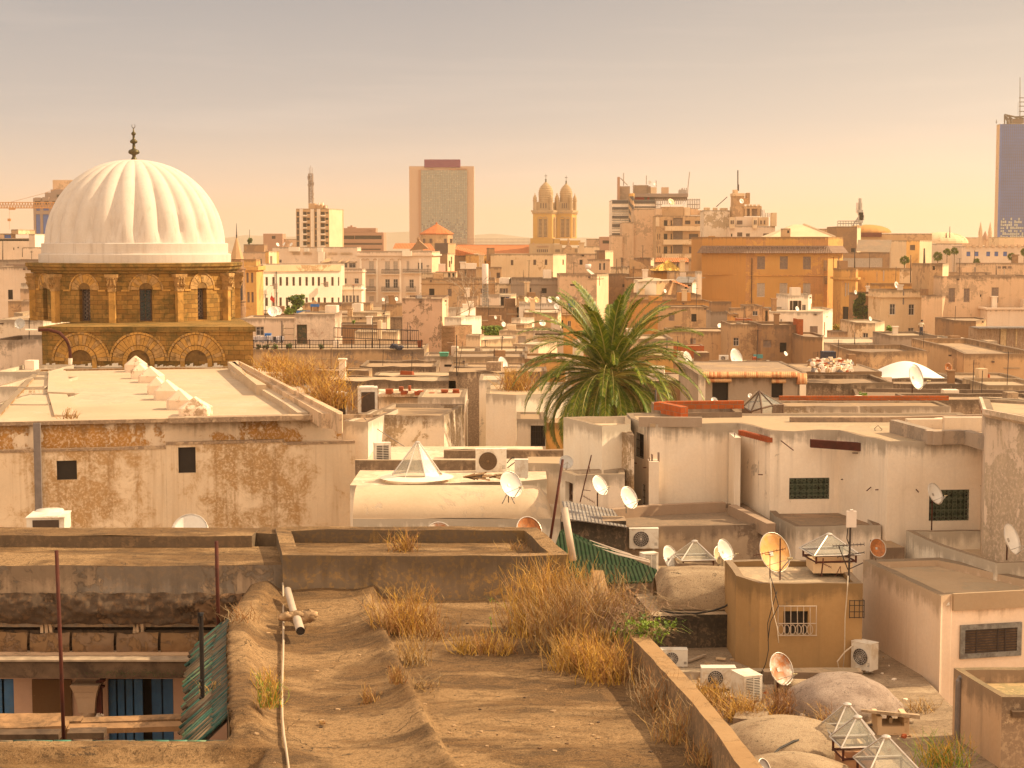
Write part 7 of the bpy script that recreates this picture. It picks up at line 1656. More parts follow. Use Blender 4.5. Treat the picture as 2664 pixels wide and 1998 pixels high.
# ============================================================ date palm
fr()
random.seed(42)
PC=P(1585,1000,84);pz=Zat(990,84)
palm=empty('date_palm',(PC.x,84,0),'large green date palm rising between the houses','palm tree',None)
t=MB().mat(0,True);H_=pz;rs=[];pp=[]
for k in range(40):z_=H_*k/39;pp.append((PC.x+.15*math.sin(z_*.3),84,z_));rs.append(.34+.05*(k%2)+(.12 if k>35 else 0))
t.tube(pp,rs,12);t.build('trunk','palm_trunk',palm)
def frond(mb,o,az,el,L,droop,nl=76,lw=.062,ll=.60,rnd=random):
    d=Vector((math.cos(az),math.sin(az),0));pts=[];p=Vector(o);e=el;st_=L/16
    for k in range(17):
        pts.append(p.copy());dv=d*math.cos(e)+Vector((0,0,math.sin(e)));p=p+dv*st_;e-=droop*(.35+1.3*k/16)/16
    mb.mat(2,False);mb.tube(pts,[.04*(1-k/17.5)+.006 for k in range(17)],4,False)
    side=d.cross(Vector((0,0,1))).normalized();tw=rnd.uniform(-.5,.5)
    for j in range(nl):
        t_=.14+.86*j/nl;f=t_*16;k=min(15,int(f));q=pts[k].lerp(pts[k+1],f-k);tg_=(pts[k+1]-pts[k]).normalized();up=side.cross(tg_).normalized()
        l=ll*(math.sin(math.pi*(.12+.83*t_))**.6)*rnd.uniform(.85,1.1)
        for s in(-1,1):
            a=rnd.uniform(.25,.55);dirn=(tg_*.95+side*s*.8*math.cos(tw)+up*(a*.7+s*math.sin(tw)*.5)).normalized();w=tg_*lw*.5+up*.008
            m=q+dirn*l*.55;e_=q+dirn*l+Vector((0,0,-l*rnd.uniform(.06,.28)));mb.mat(0 if rnd.random()<.62 else 1)
            mb.face([q-w*.6,q+w*.6,m+w,m-w]);mb.face([m-w,m+w,e_])
cr_=MB();rnd=random.Random(5)
O=Vector((PC.x,84,pz+.1));NF=128
for i in range(NF):
    t_=i/NF;az=i*2.39996+rnd.uniform(-.15,.15);el=math.radians(82-116*t_**.78)+rnd.uniform(-.08,.08);L=5.7 if t_<.5 else 5.4;L*=rnd.uniform(.9,1.07);L*=1-.10*(1-t_)
    frond(cr_,O+Vector((.18*math.cos(az),.18*math.sin(az),.35*(1-t_))),az,el,L,1.25+1.2*t_ if t_>.15 else .9,rnd=rnd)
# dry skirt and fruit stalks
cr_.build('crown',['frond','frond2','rachis'],palm)
dk=MB()
for i in range(34):
    az=i*2.4;frond(dk,O+Vector((.3*math.cos(az),.3*math.sin(az),-.3)),az,math.radians(rnd.uniform(-25,25)),rnd.uniform(.8,1.6),1.6,nl=8,lw=.03,ll=.25,rnd=rnd)
for i in range(40):
    az=i*2.4;d=Vector((math.cos(az),math.sin(az),0));dk.mat(2);dk.tube([O+d*.2+Vector((0,0,-.6)),O+d*.42+Vector((0,0,-.15+.02*i))],[.07,.04],4)
dk.build('dry_leaf_bases',['frond_dry','frond_dry','frond_dry'],palm)
# fan palms far right
def fanpalm(label,frm,px,py,wpx,Y,base):
    fr(*frm);c=P(px,py,Y);r=wpx*.5*Y/F*FR[2];root=empty('fan_palm',(c.x,Y,0),label,'palm tree','fan palms among the far houses');m=MB().mat(0,True);m.tube([(c.x,Y,0),(c.x,Y,c.z)],[.45*r/4,.3*r/4],7);m.build('trunk','palm_trunk',root)
    m=MB();rnd=random.Random(px)
    for i in range(48):
        a=i*2.4;e=rnd.uniform(-.9,1.45);L=r*rnd.uniform(.6,.85);d=Vector((math.cos(a)*math.cos(e),math.sin(a)*math.cos(e),math.sin(e)));o=c+d*L*.45;s=d.orthogonal().normalized();s2=d.cross(s)
        for k in range(9):g_=(k-4)*.28;v=(d*math.cos(g_)+s*math.sin(g_)).normalized();tip=o+v*L*.75+Vector((0,0,-L*.12));m.mat(k%2);m.face([o,o+v*L*.4+s2*.05*r,tip,o+v*L*.4-s2*.05*r])
    m.build('crown',['leaf','frond2'],root)
fanpalm('fan palm in front of the yellow lit house',ZB10,1068,285,115,420,0)
fanpalm('leftmost fan palm of the three close together',ZB10,1385,245,115,440,0)
fanpalm('middle fan palm of the three close together',ZB10,1475,205,95,450,0)
fanpalm('rightmost fan palm of the three close together',ZB10,1545,195,95,445,0)
fanpalm('fan palm standing above the pink roof house',ZB10,2092,250,95,435,0)
fanpalm('fan palm cut by the right edge of the picture',ZB10,2215,205,95,440,0)
fanpalm('low young fan palm behind the pink roof house',ZB5,1755,1590,90,432,0)
# ============================================================ satellite dishes
NDI=0
def dish(label,frm,cx,cy,hpx,Y,az=42,el=24,mat='dish_white',polepx=None,tri=False,arm=True,ratio=.94,thin=1,detail=True):
    global NDI;NDI+=1
    fr(*frm);c=P(cx,cy,Y);R_=hpx*.5*Y/F*FR[2];az,el=R(az),R(el)
    n=Vector((math.sin(az)*math.cos(el),-math.cos(az)*math.cos(el),math.sin(el)));s=Vector((math.cos(az),math.sin(az),0));u=s.cross(n)*-1;u=n.cross(s)*-1 if n.cross(s).z<0 else n.cross(s)
    root=empty('satellite_dish',c,label,'satellite dish','satellite dishes on the roofs');NR,NA=(6,28)if detail else(4,16)
    m=MB().mat(0,True);vs_=[]
    for off in(0,-.018*max(1,R_/.5)):
        for j in range(NR+1):
            r=R_*j/NR
            for k in range(NA):a=2*math.pi*k/NA;vs_.append(c+s*(r*math.cos(a)*ratio)+u*(r*math.sin(a))+n*(.30*R_*(j/NR)**2-.22*R_+off))
    f=[];B=(NR+1)*NA
    for j in range(NR):
        for k in range(NA):f.append((j*NA+k,j*NA+(k+1)%NA,(j+1)*NA+(k+1)%NA,(j+1)*NA+k));f.append((B+j*NA+k,B+(j+1)*NA+k,B+(j+1)*NA+(k+1)%NA,B+j*NA+(k+1)%NA))
    for k in range(NA):f.append((NR*NA+k,NR*NA+(k+1)%NA,B+NR*NA+(k+1)%NA,B+NR*NA+k))
    m.raw(vs_,f);m.build('reflector',mat,root)
    if detail:
        m=MB().mat(0,True);m.tube([c+s*(R_*ratio*math.cos(2*math.pi*k/24))+u*(R_*math.sin(2*math.pi*k/24))+n*(.08*R_)for k in range(25)],.012*max(1,R_*1.6),5,False);m.build('rim','alu',root)
    if arm:
        m=MB().mat(0,True);lo=c-u*R_*.98+n*.05*R_;fe=c-u*R_*.55+n*R_*1.05;m.tube([lo-n*.1*R_,lo,fe],.022*max(.6,R_*1.6),6)
        if detail:m.tube([c+s*R_*.7*ratio-u*R_*.6,fe],.008,4);m.tube([c-s*R_*.7*ratio-u*R_*.6,fe],.008,4)
        m.build('feed_arm','steel',root);m=MB().mat(0,True);m.tube([fe-n*.02,fe-n*.16*R_+u*.05*R_],[.06*R_*1.2,.08*R_],8);m.tube([fe+u*.0,fe+n*.14*R_],[.05*R_,.035*R_],8);m.build('feed_horn','dish_feed',root)
    bz=P(cx,polepx,Y).z if polepx else c.z-R_*1.35;bk=c-n*.28*R_
    m=MB().mat(0,True);m.tube([(bk.x,bk.y,bz),(bk.x,bk.y,bk.z-.1*R_),bk],.028*max(.8,R_*1.3),7)
    if tri:
        for q_ in(-1,1):m.tube([(bk.x+q_*R_*.45,bk.y-R_*.5,bz),(bk.x,bk.y,bk.z-R_*.4)],.02,5)
    m.build('mast','rust' if polepx else 'steel',root);m=MB();m.obox(bk-s*.09*R_*1.3-u*.12*R_,s*.22*R_,u*.24*R_,n*.1*R_);m.build('bracket','steel',root)
    return root
DW='dish_white'
dish('large white dish on a tripod before the white barrel vault',ZM,1587,865,240,57,38,25,DW,tri=True)
dish('grey dish with upright arm at the foot of the white cube house',ZM,2068,672,128,59.5,5,35,'dish_grey')
dish('half hidden white dish with a rusty centre behind the trough',ZM,970,1305,250,36.5,10,35,'dish_rusty')
dish('half hidden dish eaten by orange rust behind the trough',ZM,1745,1262,250,36.2,25,30,'dish_rustier')
dish('big bright white dish peeping over the left kerb',ZL,1640,1110,335,36.8,5,35,DW)
dish('white dish on a pole above the grey corrugated sheets',ZN,530,875,185,54.5,48,28,DW,polepx=1055)
dish('white dish at the edge of the dark floored terrace',ZN,780,980,205,54.2,45,25,DW)
dish('white dish left of the glass pyramid on the plaster box',ZN,1140,1500,225,53.4,52,22,DW)
dish('white dish in front, right of the glass pyramid on the box',ZN,1612,1440,215,53,48,24,DW)
dish('cream dish overlapped by a white one right of the glass pyramid',ZN,1575,1492,200,53.6,48,24,'dish_cream')
dish('largest dish with orange tinted bowl on the tan roof',ZN,2035,1452,355,46.6,33,22,'dish_orange')
dish('white dish on a rusty pole before the second grilled window',ZO,1440,945,195,51.5,42,26,DW,polepx=1262)
dish('pale lilac dish on the L shaped terrace at the right edge',ZO,2100,1337,280,46.5,50,20,DW,polepx=1520)
dish('small dish half covered with dark rust above the pinkish house',ZO,945,1412,168,48.5,20,22,'dish_rustier',arm=False)
dish('small dish peeping over the corner of the L shaped terrace',ZO,1283,1245,118,55.2,20,30,'dish_rusty',arm=False)
dish('brown oval dish turned edge on behind the rosy house',ZO,1850,205,118,88,60,15,'brick_plain',arm=False)
dish('white dish with an orange rust stain above the condensers',ZS,1430,805,290,43.6,38,24,'dish_rusty',polepx=1040)
dish('dark blue grey dish cut by the bottom edge',ZS,1285,1650,150,36,45,30,'iron_grey')
dish('large white dish beside the square chimney block',ZB9,1160,1040,190,112,45,18,DW,polepx=1175)
dish('medium white dish right of the palm fronds',ZB9,693,1036,130,125,48,22,DW)
dish('big tilted dish behind the tan pillar',ZB9,1015,737,80,222,30,40,DW,detail=False)
dish('small white dish near the empty doorway house',ZB9,1637,996,50,160,45,30,DW,detail=False)
dish('small white dish before the pale blue doors',ZB9,1747,566,50,246,40,20,DW,detail=False)
dish('tiny white dish on the white gabled house',ZB9,480,395,38,295,40,20,DW,detail=False)
dish('white dish top showing over the red brick course',ZB9,950,1440,62,89,10,40,DW)
dish('faint dish behind the glass roof house',ZB9,1295,1400,50,91,10,30,DW,detail=False)
dish('huge white dish in front of the white membrane roof',ZB10,1172,1405,250,99,46,16,DW,polepx=1610)
dish('orange rusty round dish at the tan walled terrace',ZB10,1485,1315,96,128,25,10,'dish_rustier',detail=False)
dish('pale dish on the ochre parapet row',ZB10,988,522,66,283,40,15,DW,detail=False)
dish('small dish on the wall above the dark creeper',ZB10,596,592,42,298,40,15,DW,detail=False)
dish('small dish on the roof of the yellow cube house',ZB10,738,846,44,209,40,20,DW,detail=False)
dish('tiny dish beside the yellow cube house',ZB10,900,1026,38,196,30,20,'dish_grey',detail=False)
dish('bright oval dish above the wavy topped old wall',ZC,598,1360,200,118,50,22,DW,polepx=1480)
dish('ribbed white dish in front of the plain tan cube',ZC,1165,776,105,226,25,35,DW,detail=False)
dish('first dish from the left in the terrace row of dishes',ZC,935,440,90,244,50,20,'dish_cream',detail=False)
dish('rust spotted second dish in the terrace row of dishes',ZC,990,442,85,245,40,20,'dish_rusty',detail=False)
dish('yellowish third dish in the terrace row of dishes',ZC,1080,442,92,243,40,20,'dish_orange',detail=False)
dish('double dish in the middle of the terrace row',ZC,1275,442,95,243,45,20,DW,detail=False)
dish('last dish at the right end of the terrace row',ZC,1385,436,85,244,45,20,DW,detail=False)
dish('grey dish below the terrace row near the palm',ZC,1365,540,88,240,30,20,'dish_grey',detail=False)
dish('small grey dish on the brown mast terrace wall',ZC,492,697,56,224,45,20,'dish_grey',detail=False)
dish('small white dish beside the low white box at centre',ZC,608,795,80,205,40,20,DW,detail=False)
dish('large pale dish on the low lilac house',ZB7,400,410,105,186,30,28,DW)
dish('second large dish overlapping the pale one',ZB7,450,402,92,189,30,28,DW)
dish('small dish left on the roofs below the apartment house',ZB7,1464,293,36,296,40,20,DW,detail=False)
dish('small dish right on the roofs below the apartment house',ZB7,1590,288,40,296,40,20,DW,detail=False)
dish('first small dish on the commercial block roof',ZB2,452,945,40,555,50,30,DW,detail=False)
dish('second small dish on the commercial block roof',ZB2,512,940,38,556,-50,30,DW,detail=False)
dish('third small dish on the commercial block roof',ZB2,580,945,42,557,-45,30,DW,detail=False)
dish('higher round dish on the striped office roof',ZBB,722,300,52,706,0,10,DW,detail=False,polepx=380)
dish('lower dish on the striped office roof',ZBB,795,330,48,706,25,35,DW,detail=False,polepx=380)
dish('very large dish on the tan apartment block roof',ZBB,1030,580,112,622,35,35,'dish_cream',detail=False)
dish('smaller dish right of the very large rooftop dish',ZBB,1215,605,70,623,-30,30,DW,detail=False)
dish('dish mounted on the lookout tower',ZBB,2040,572,74,555,25,20,DW,detail=False)
dish('round grey dish at the left edge under the mosque drum',ZA,285,1560,155,146,10,15,'dish_grey')
# ============================================================ condensers
def ac(label,frm,x0,y0,x1,y1,Y,kind='fan',yaw=0,dep=.34,fan='ac_dark',logo=False,rust=0,feet=True):
    fr(*frm);a,b=P(x0,y1,Y),P(x1,y0,Y);w,h=b.x-a.x,b.z-a.z;c=Vector(((a.x+b.x)/2,Y,a.z));cy,sy=math.cos(yaw),math.sin(yaw)
    X=Vector((cy,sy,0));Yv=Vector((-sy,cy,0));Z=Vector((0,0,1));root=empty('air_conditioner',c,label,'air conditioner','air conditioner units on the roofs')
    q=lambda u,v,k:c+X*u+Yv*k+Z*v
    m=MB();e=.018;m.obox(q(-w/2,.03,0),X*w,Yv*dep,Z*(h-.03-e));m.obox(q(-w/2-.008,h-e,-.008),X*(w+.016),Yv*(dep+.016),Z*e);m.build('casing','ac_white',root)
    if kind=='fan':
        r=min(w,h)*.37;fc=-w*.10 if w>h*1.1 else 0;m=MB();m.raw([q(fc+r*math.cos(k*.2618),h*.5+r*math.sin(k*.2618),-.012)for k in range(24)],[tuple(range(24))[::-1]]);m.build('fan_opening',fan,root)
        g_=MB()
        for rr in(r,r*.78,r*.56,r*.34):g_.tube([q(fc+rr*math.cos(k*.2618),h*.5+rr*math.sin(k*.2618),-.022)for k in range(25)],.006,4,False)
        for k in range(16):a_=k*math.pi/8;g_.tube([q(fc+r*.15*math.cos(a_),h*.5+r*.15*math.sin(a_),-.026),q(fc+r*math.cos(a_+.25),h*.5+r*math.sin(a_+.25),-.024)],.005,3,False)
        g_.lathe([(0,0)],(0,0,0),3)if 0 else g_.raw([q(fc+r*.16*math.cos(k*.628),h*.5+r*.16*math.sin(k*.628),-.03)for k in range(10)],[tuple(range(10))[::-1]]);g_.build('fan_grille','alu' if fan=='ac_dark' else 'ac_brown2',root)
        m=MB()
        for k in range(3):m.obox(q(w*.36,h*(.2+.05*k),-.004),X*w*.1,Yv*.004,Z*.012)
        m.build('vent_slots','ac_dark',root)
    elif kind=='louvre':
        m=MB();m.obox(q(-w*.38,h*.1,-.006),X*w*.74,Yv*.006,Z*h*.8);m.build('coil','ac_dark',root);m=MB()
        for k in range(13):m.obox(q(-w*.4,h*(.1+.8*k/13),-.03),X*w*.78,Yv*.02,Z*.018)
        m.obox(q(-.01,h*.1,-.032),X*.02,Yv*.02,Z*h*.8);m.build('louvre','ac_white',root)
    elif kind=='cabinet':
        m=MB();m.obox(q(-w*.34,h*.06,-.012),X*w*.70,Yv*.012,Z*h*.80);m.build('dark_panel','cabinet_dark',root)
        m=MB();m.obox(q(-w*.52,h*.985,-.03),X*w*1.04,Yv*(dep+.05),Z*h*.05);m.obox(q(-w*.46,h*1.035,.02),X*w*.8,Yv*dep*.8,Z*h*.03);m.build('lid','ac_white',root)
    if feet:
        m=MB()
        for s in(-.36,.30):m.obox(q(w*s,0,-.02),X*.05,Yv*(dep+.04),Z*.03)
        m.build('foot','steel',root)
    return root
ac('large white condenser with a brown rusty fan on the white terrace',ZM,1285,558,1552,768,66,fan='ac_brown')
ac('narrow louvred condenser left of the pyramid skylight',ZM,415,505,555,742,67,'louvre',.25)
ac('small plain white unit right of the large condenser',ZM,1622,650,1738,815,62,'plain')
ac('white condenser hung on the stained wall under the dark terrace',ZN,787,1245,1040,1425,53.9,dep=.3)
ac('small louvred condenser below the wall hung one',ZN,905,1458,1045,1625,52,'louvre',.35)
ac('grey condenser half hidden behind the long parapet',ZS,395,640,628,792,46.3)
ac('white condenser standing in the dry weeds',ZS,748,795,1045,972,44.2)
ac('louvred condenser turned sideways in the weeds',ZS,1105,862,1282,1090,42.4,'louvre',.35,dep=.75)
aw_=ac('condenser on rusty brackets on the tall pinkish wall',ZT,700,575,900,820,46.0,'fan',-.8,dep=.4)
m=MB();c=P(830,830,46.4);
for dx in(-.25,.2):m.tube([c+Vector((dx,-.25,0)),c+Vector((dx+.2,.55,0))],.02,4);m.tube([c+Vector((dx,-.2,0)),c+Vector((dx+.15,.5,-.35))],.015,4)
m.build('bracket','rust',aw_)
m=MB();rnd=random.Random(3)
for k in range(9):a=rnd.uniform(.10,.2);c2=P(845+rnd.uniform(-10,30),850+rnd.uniform(-10,15),46.2);m.tube([c2+Vector((a*math.cos(t*.5),0,a*.8*math.sin(t*.5)))for t in range(14)],.010,4,False)
m.tube([P(735,600,46.2),P(660,660,46),P(598,740,46),P(620,830,46),P(680,890,46)],.02,5);m.build('cable_coil','cable_pale',aw_)
bx_=ac('big white rooftop unit with dark coil behind the left kerb',ZL,235,985,550,1130,37,'cabinet',.1,dep=.9,feet=False)
fr(*ZL);m=MB().mat(0,True)
for x,y,Y_ in((395,975,37.4),(430,930,37.9)):c=P(x,y,Y_);m.lathe([(0,-.06),(.31,-.06),(.33,.0),(.31,.04),(0,.05)],c,24)
m.build('fan_cowl','ac_white',bx_)
ac('tall white cabinet with a dark door on the terrace edge',ZB7,1225,1145,1408,1388,84,'cabinet',.12,dep=1.0)
ac('dark sided white cabinet behind the orange bush',ZB7,1020,1195,1115,1440,80,'cabinet',.3,dep=1.0)
ac('white unit cut by the bottom edge at right',ZT,1620,1560,1812,1700,39.4,'plain',.2,dep=.45)
ac('small white condenser beside the big chimney dish',ZB9,1000,1012,1090,1068,134)
# ============================================================ glass roofs
def pyr(label,frm,ax,ay,x0,x1,yb,Y,n=4,leg=0,curb=None,flare=0,cw=None,rot=0,curbm='cream',bar='alu',knob=True):
    fr(*frm);a=P(ax,ay,Y);L=P(x0,yb,Y);R_=P(x1,yb,Y);r=(R_.x-L.x)/2;cx_=(L.x+R_.x)/2;zb_=L.z;root=empty('glass_skylight',(cx_,Y,zb_-leg),label,'skylight','pyramid shaped glass skylights')
    ph=rot+(math.pi/4 if n==4 else math.pi/n);k_=math.sqrt(2)if n==4 else 1
    b=[Vector((cx_+r*k_*math.cos(ph+2*math.pi*i/n),Y+r*k_*math.sin(ph+2*math.pi*i/n)*.95,zb_))for i in range(n)];ap_=Vector((a.x,Y,a.z));tr_=.08
    t_=[ap_+(p-ap_)*.07 for p in b]
    m=MB()
    for i in range(n):m.face([b[i],b[(i+1)%n],t_[(i+1)%n],t_[i]])
    m.build('glass','glazing',root)
    m=MB()
    for i in range(n):m.tube([b[i],t_[i]],.022,4);m.tube([b[i],b[(i+1)%n]],.022,4);
    m.build('glazing_bar',bar,root)
    if knob:m=MB();m.lathe([(0,-.05),(.10,-.04),(.11,0),(.06,.03),(0,.04)],ap_+Vector((0,0,-.06*(ap_.z-zb_))),12);m.build('cap',bar,root)
    if leg:
        m=MB()
        for i in range(n):s=.86;p=Vector((cx_+(b[i].x-cx_)*s,Y+(b[i].y-Y)*s,0));m.box(p.x,p.y,zb_-leg,.05,.05,leg);q2=b[(i+1)%n];q3=Vector((cx_+(q2.x-cx_)*s,Y+(q2.y-Y)*s,0));m.tube([(p.x,p.y,zb_-leg+.04),(q3.x,q3.y,zb_-leg+.04)],.03,4);m.tube([(p.x,p.y,zb_-.03),(q3.x,q3.y,zb_-.03)],.025,4)
        m.build('stand','rust',root)
    if curb:
        m=MB();w=r*2*.82;z1=zb_-leg;
        for sx,sy,lx,ly in((0,-1,w,.14),(0,1,w,.14),(-1,0,.14,w),(1,0,.14,w)):m.box(cx_+sx*(w/2-.07),Y+sy*(w/2-.07),z1-curb,lx-(0 if sy else .004),ly-(.28 if sx else 0),curb)
        m.box(cx_,Y,z1-curb,w-.2,w-.2,.03);m.build('curb',curbm,root)
    if flare:
        m=MB().mat(0,True);m.lathe([(r*1.4,-.06),(r*1.25,-.02),(r*1.12,.0),(r*.98,.05)],(cx_,Y,zb_),24);m.build('flashing','white_clean',root)
    return root
pyr('tall eight sided glass pyramid on the white terrace',ZM,785,480,545,1005,785,63.5,n=8,flare=1)
pyr('square glass pyramid on a mouldy plaster box',ZN,1352,1342,1200,1505,1492,53.2,leg=.22,rot=.12)
fr(*ZN);H('mouldy plaster box carrying the square glass pyramid',[(1202,52.6),(1508,52.6)],1545,1.3,'stain_wall2','roof_pale',0,zb=5.2,name='plaster_box',cat='plaster box')
pyr('wide glass pyramid on a stand beside the pinkish house',ZO,528,1282,325,735,1440,48.6,leg=.25,curb=.3,rot=.15)
pyr('rearmost of the three glass pyramids at bottom right',ZT,685,1092,502,868,1325,39.0,leg=.3,curb=.9,rot=.1)
pyr('middle one of the three glass pyramids at bottom right',ZT,775,1200,578,930,1430,37.7,leg=.33,curb=.9,rot=.1,curbm='brick_pale')
pyr('frontmost of the three glass pyramids at bottom right',ZT,1020,1370,796,1250,1625,36.5,leg=.35,curb=.9,rot=.1)
fr(*ZN)
gh=empty('glass_roof_house',P(1930,300,68),'broken glass roof house on iron legs by the red bricks','skylight');Yg=68
T=[P(1910,60,Yg),P(1790,120,Yg+2.5)];bl=[P(1765,195,Yg+.2),P(1840,235,Yg-1),P(1930,205,Yg-1.4),P(2025,180,Yg-1),P(2115,175,Yg+.3),P(2030,140,Yg+2.5),P(1820,150,Yg+3)]
bl=[Vector((p.x,p.y,p.z))for p in bl]
g_=MB()
for i in(0,1,2,3,4):g_.face([bl[i],bl[i+1],T[0]])
g_.face([bl[5],bl[6],T[0]]);g_.build('glass','glazing',gh)
g_=MB()
for p in bl:g_.tube([p,T[0]],.04,4);g_.tube([p,(p.x,p.y,p.z-1.35)],.035,4)
for i in range(7):g_.tube([bl[i],bl[(i+1)%7]],.035,4);a,b=bl[i],bl[(i+1)%7];g_.tube([a-Vector((0,0,.9)),b-Vector((0,0,.9))],.025,4)
for k in range(9):t_=k/9;g_.tube([bl[4].lerp(bl[3],t_),bl[4].lerp(bl[3],t_)-Vector((0,0,1.2))],.02,4);g_.tube([bl[0].lerp(bl[1],t_),bl[0].lerp(bl[1],t_)-Vector((0,0,1.2))],.02,4)
g_.build('iron_frame','frame_brown',gh)
g_=MB();g_.face([bl[2]-Vector((0,.02,.05)),bl[3]-Vector((0,.02,.05)),bl[3]-Vector((0,0,1.0)),bl[2]-Vector((0,0,1.0))]);g_.face([bl[6],bl[0],T[0].lerp(bl[0],.3)]);g_.build('loose_pane','glazing',gh)
g_=MB()
for k in range(6):a=bl[0].lerp(bl[6],k/6)+Vector((0,0,.04));g_.tube([a,T[0].lerp(a,.15+.03*k)+Vector((0,0,.06))],.05,4)
g_.build('roof_slat','wood_grey',gh)
# ============================================================ aerials, masts, cables
def yagi(label,frm,base,top,booms,Y,r=.02,mat='rust',name='tv_aerial',extra=()):
    fr(*frm);m=MB();m.tube([P(*base,Y),P(*top,Y)],r,6)
    for x0,y0,x1,y1,n,l in booms:
        a,b=P(x0,y0,Y),P(x1,y1,Y);m.tube([a,b],r*.5,4)
        for k in range(n):c=a.lerp(b,k/(n-1));h=l*FR[2]*Y/F;m.tube([c+Vector((0,-h*.3,-h*.5)),c+Vector((0,h*.3,h*.5))],r*.3,3)
    for x0,y0,x1,y1 in extra:m.tube([P(x0,y0,Y),P(x1,y1,Y)],r*.5,4)
    o=m.build(name,mat,None,P(*base,Y));return tag(o,label,'aerial','television aerials on the roofs')
yagi('leaning aerial mast above the grey corrugated sheets',ZN,(362,1018),(460,610),[(385,960,485,1020,8,30),(388,910,450,918,3,10)],55,extra=((420,760,455,650),(440,700,448,760)))
yagi('thin aerial crossing the large orange dish',ZN,(2088,1690),(2090,1330),[(1860,1478,2135,1418,12,26)],46.0,extra=((2000,1659,2002,1480),(1960,1470,2010,1470)))
yagi('tall aerial mast with crossed booms beside the wide glass pyramid',ZO,(695,1740),(712,1235),[(560,1395,830,1380,10,28),(600,1490,830,1450,6,20)],46.6,.03,'iron',extra=((610,1395,690,1600),(690,1600,820,1540),(690,1240,680,1330),(680,1330,700,1380)))
yagi('low aerial standing on the tan roof',ZO,(460,1659),(478,1500),[(470,1545,545,1580,7,22)],46.8,extra=((580,1659,625,1570),(625,1570,630,1640)))
yagi('black aerial mast on the roofs left of the palm',ZB8,(325,1210),(322,815),[(280,1085,400,1090,6,50)],112,.03,'iron',extra=((330,1210,385,880),(300,1080,395,1080),(395,1080,395,1130)))
yagi('T shaped aerial on the bright gabled cream house',ZC,(345,1165),(345,1025),[(310,1028,380,1025,5,10)],172,.04,'iron')
yagi('aerial above the wall with faint letters',ZC,(583,1170),(590,960),[(560,990,610,985,5,20)],150,.04,'iron')
yagi('aerial right of the faint letters',ZC,(785,1230),(788,1105),[(760,1140,810,1135,4,12)],148,.04,'iron')
yagi('aerial by the scrap covered rooftop',ZB9,(2105,990),(2105,945),[(2070,946,2138,944,5,12)],150,.04,'iron')
for i,(lab,f_,x,y0,y1,Y,r)in enumerate((('tall thin mast right of the orange building',ZB10,588,360,170,318,.12),('thin dark mast by the fan palm',ZB10,1125,500,235,316,.12),('rusty vent pipe on the yellow lit house',ZB10,1255,352,170,500,.4),('thin rod on the pink roof house',ZB10,1945,425,335,300,.1),
    ('thin pole on the white low house at right',ZB10,588,1110,975,188,.06),('steel post standing before the palm at right',ZB9,388,1600,1345,75,.07),('tall steel pole on the terrace with railing',ZB7,1358,760,470,158,.06),('short pole at the left of the terrace parapet',ZB7,1065,640,515,190,.06),('pole by the big pink blotched house',ZB7,1722,690,545,159,.06),
    ('vertical rods on the grey cement house roof',ZB3,1332,1265,1190,320,.06),('thin mast on the brown mast terrace',ZB8,990,540,300,262,.05),('thin mast at the end of the row of dishes',ZB8,1330,640,500,245,.05),('tall rod on the pink skyline roof',ZB5,1500,1360,1250,640,.2),('small chimney rod above the pale warehouse',ZB5,1465,1360,1312,640,.3),('thin mast at the left on lilac house',ZA,40,640,370,330,.1),('bare mast above the left lilac roofs',ZA,322,600,465,330,.08),('thin aerial pole near the minaret',ZB2,180,945,800,560,.12))):
    fr(*f_);o=rod(lab,[P(x,y0,Y),P(x+1,y1,Y)],[r,r*.6],'iron','thin_mast','mast',5,'thin masts and poles over the roofs')
fr(*ZB3)
mm=empty('mobile_mast',P(968,1535,262),'white drum shaped mobile phone antenna on a lattice pole','phone mast');m=MB().mat(0,True);a=P(967,1322,262);r=30*262/F*FR[2];m.lathe([(0,0),(r,0),(r*1.02,.1),(r*1.02,Zat(1135,262)-a.z),(r*.9,Zat(1130,262)-a.z),(0,Zat(1130,262)-a.z)],a,20);m.build('antenna_drum','panel_white',mm)
m=MB();lattice(m,(a.x,262,Zat(1540,262)),a.z-Zat(1540,262),.8,.07,9);m.build('lattice_pole','steel',mm)
fr(*ZB5)
mm=empty('mobile_mast',P(640,1245,522),'mast with tall flat panel antennas above the tan block','phone mast');m=MB();pbox(m,607,1022,618,1118,521,1);pbox(m,622,1020,650,1128,522,1.2);pbox(m,653,1025,661,1110,521.5,1);m.build('antenna_panel','panel_white',mm)
m=MB();m.tube([P(645,1245,522),P(640,980,522)],.5,6);m.tube([P(568,1245,522),P(620,1165,522)],.2,4)
for y in(1140,1165,1190,1215):m.box(P(642+(y%3)*5,y,521).x,521,Zat(y,521),1.5,1,1.6)
m.build('pole','steel',mm);m=MB()
for k in range(9):x=425+k*26;m.tube([P(x,1248,521),P(x,1198,521)],.15,3)
for y in(1198,1222):m.tube([P(425,y,521),P(640,y,521)],.15,3)
o=m.build('roof_railing','steel',None,P(425,1248,521));tag(o,'thin roof railing on the tan block under the panel antennas','railing')
def cable(label,frm,pts,Y,r=.012,mat='cable'):
    fr(*frm);Ys=Y if isinstance(Y,(list,tuple))else[Y]*len(pts);o=rod(label,[P(x,y,yy)for(x,y),yy in zip(pts,Ys)],r,mat,'cable','cable',4,'loose cables over the roofs')
cable('grey cable slanting down the streaked white block',ZM,[(290,262),(360,325),(450,395),(560,465),(690,548)],77.5,.02,'iron_grey')
cable('black cables sagging under the tan barrel vault',ZS,[(385,302),(500,320),(700,325),(850,300),(950,265),(1045,195)],49.2,.03)
cable('thin black cable falling from the small dish to the court',ZS,[(1400,130),(1350,290),(1318,410),(1325,640),(1300,760),(1255,860)],45.3,.012)
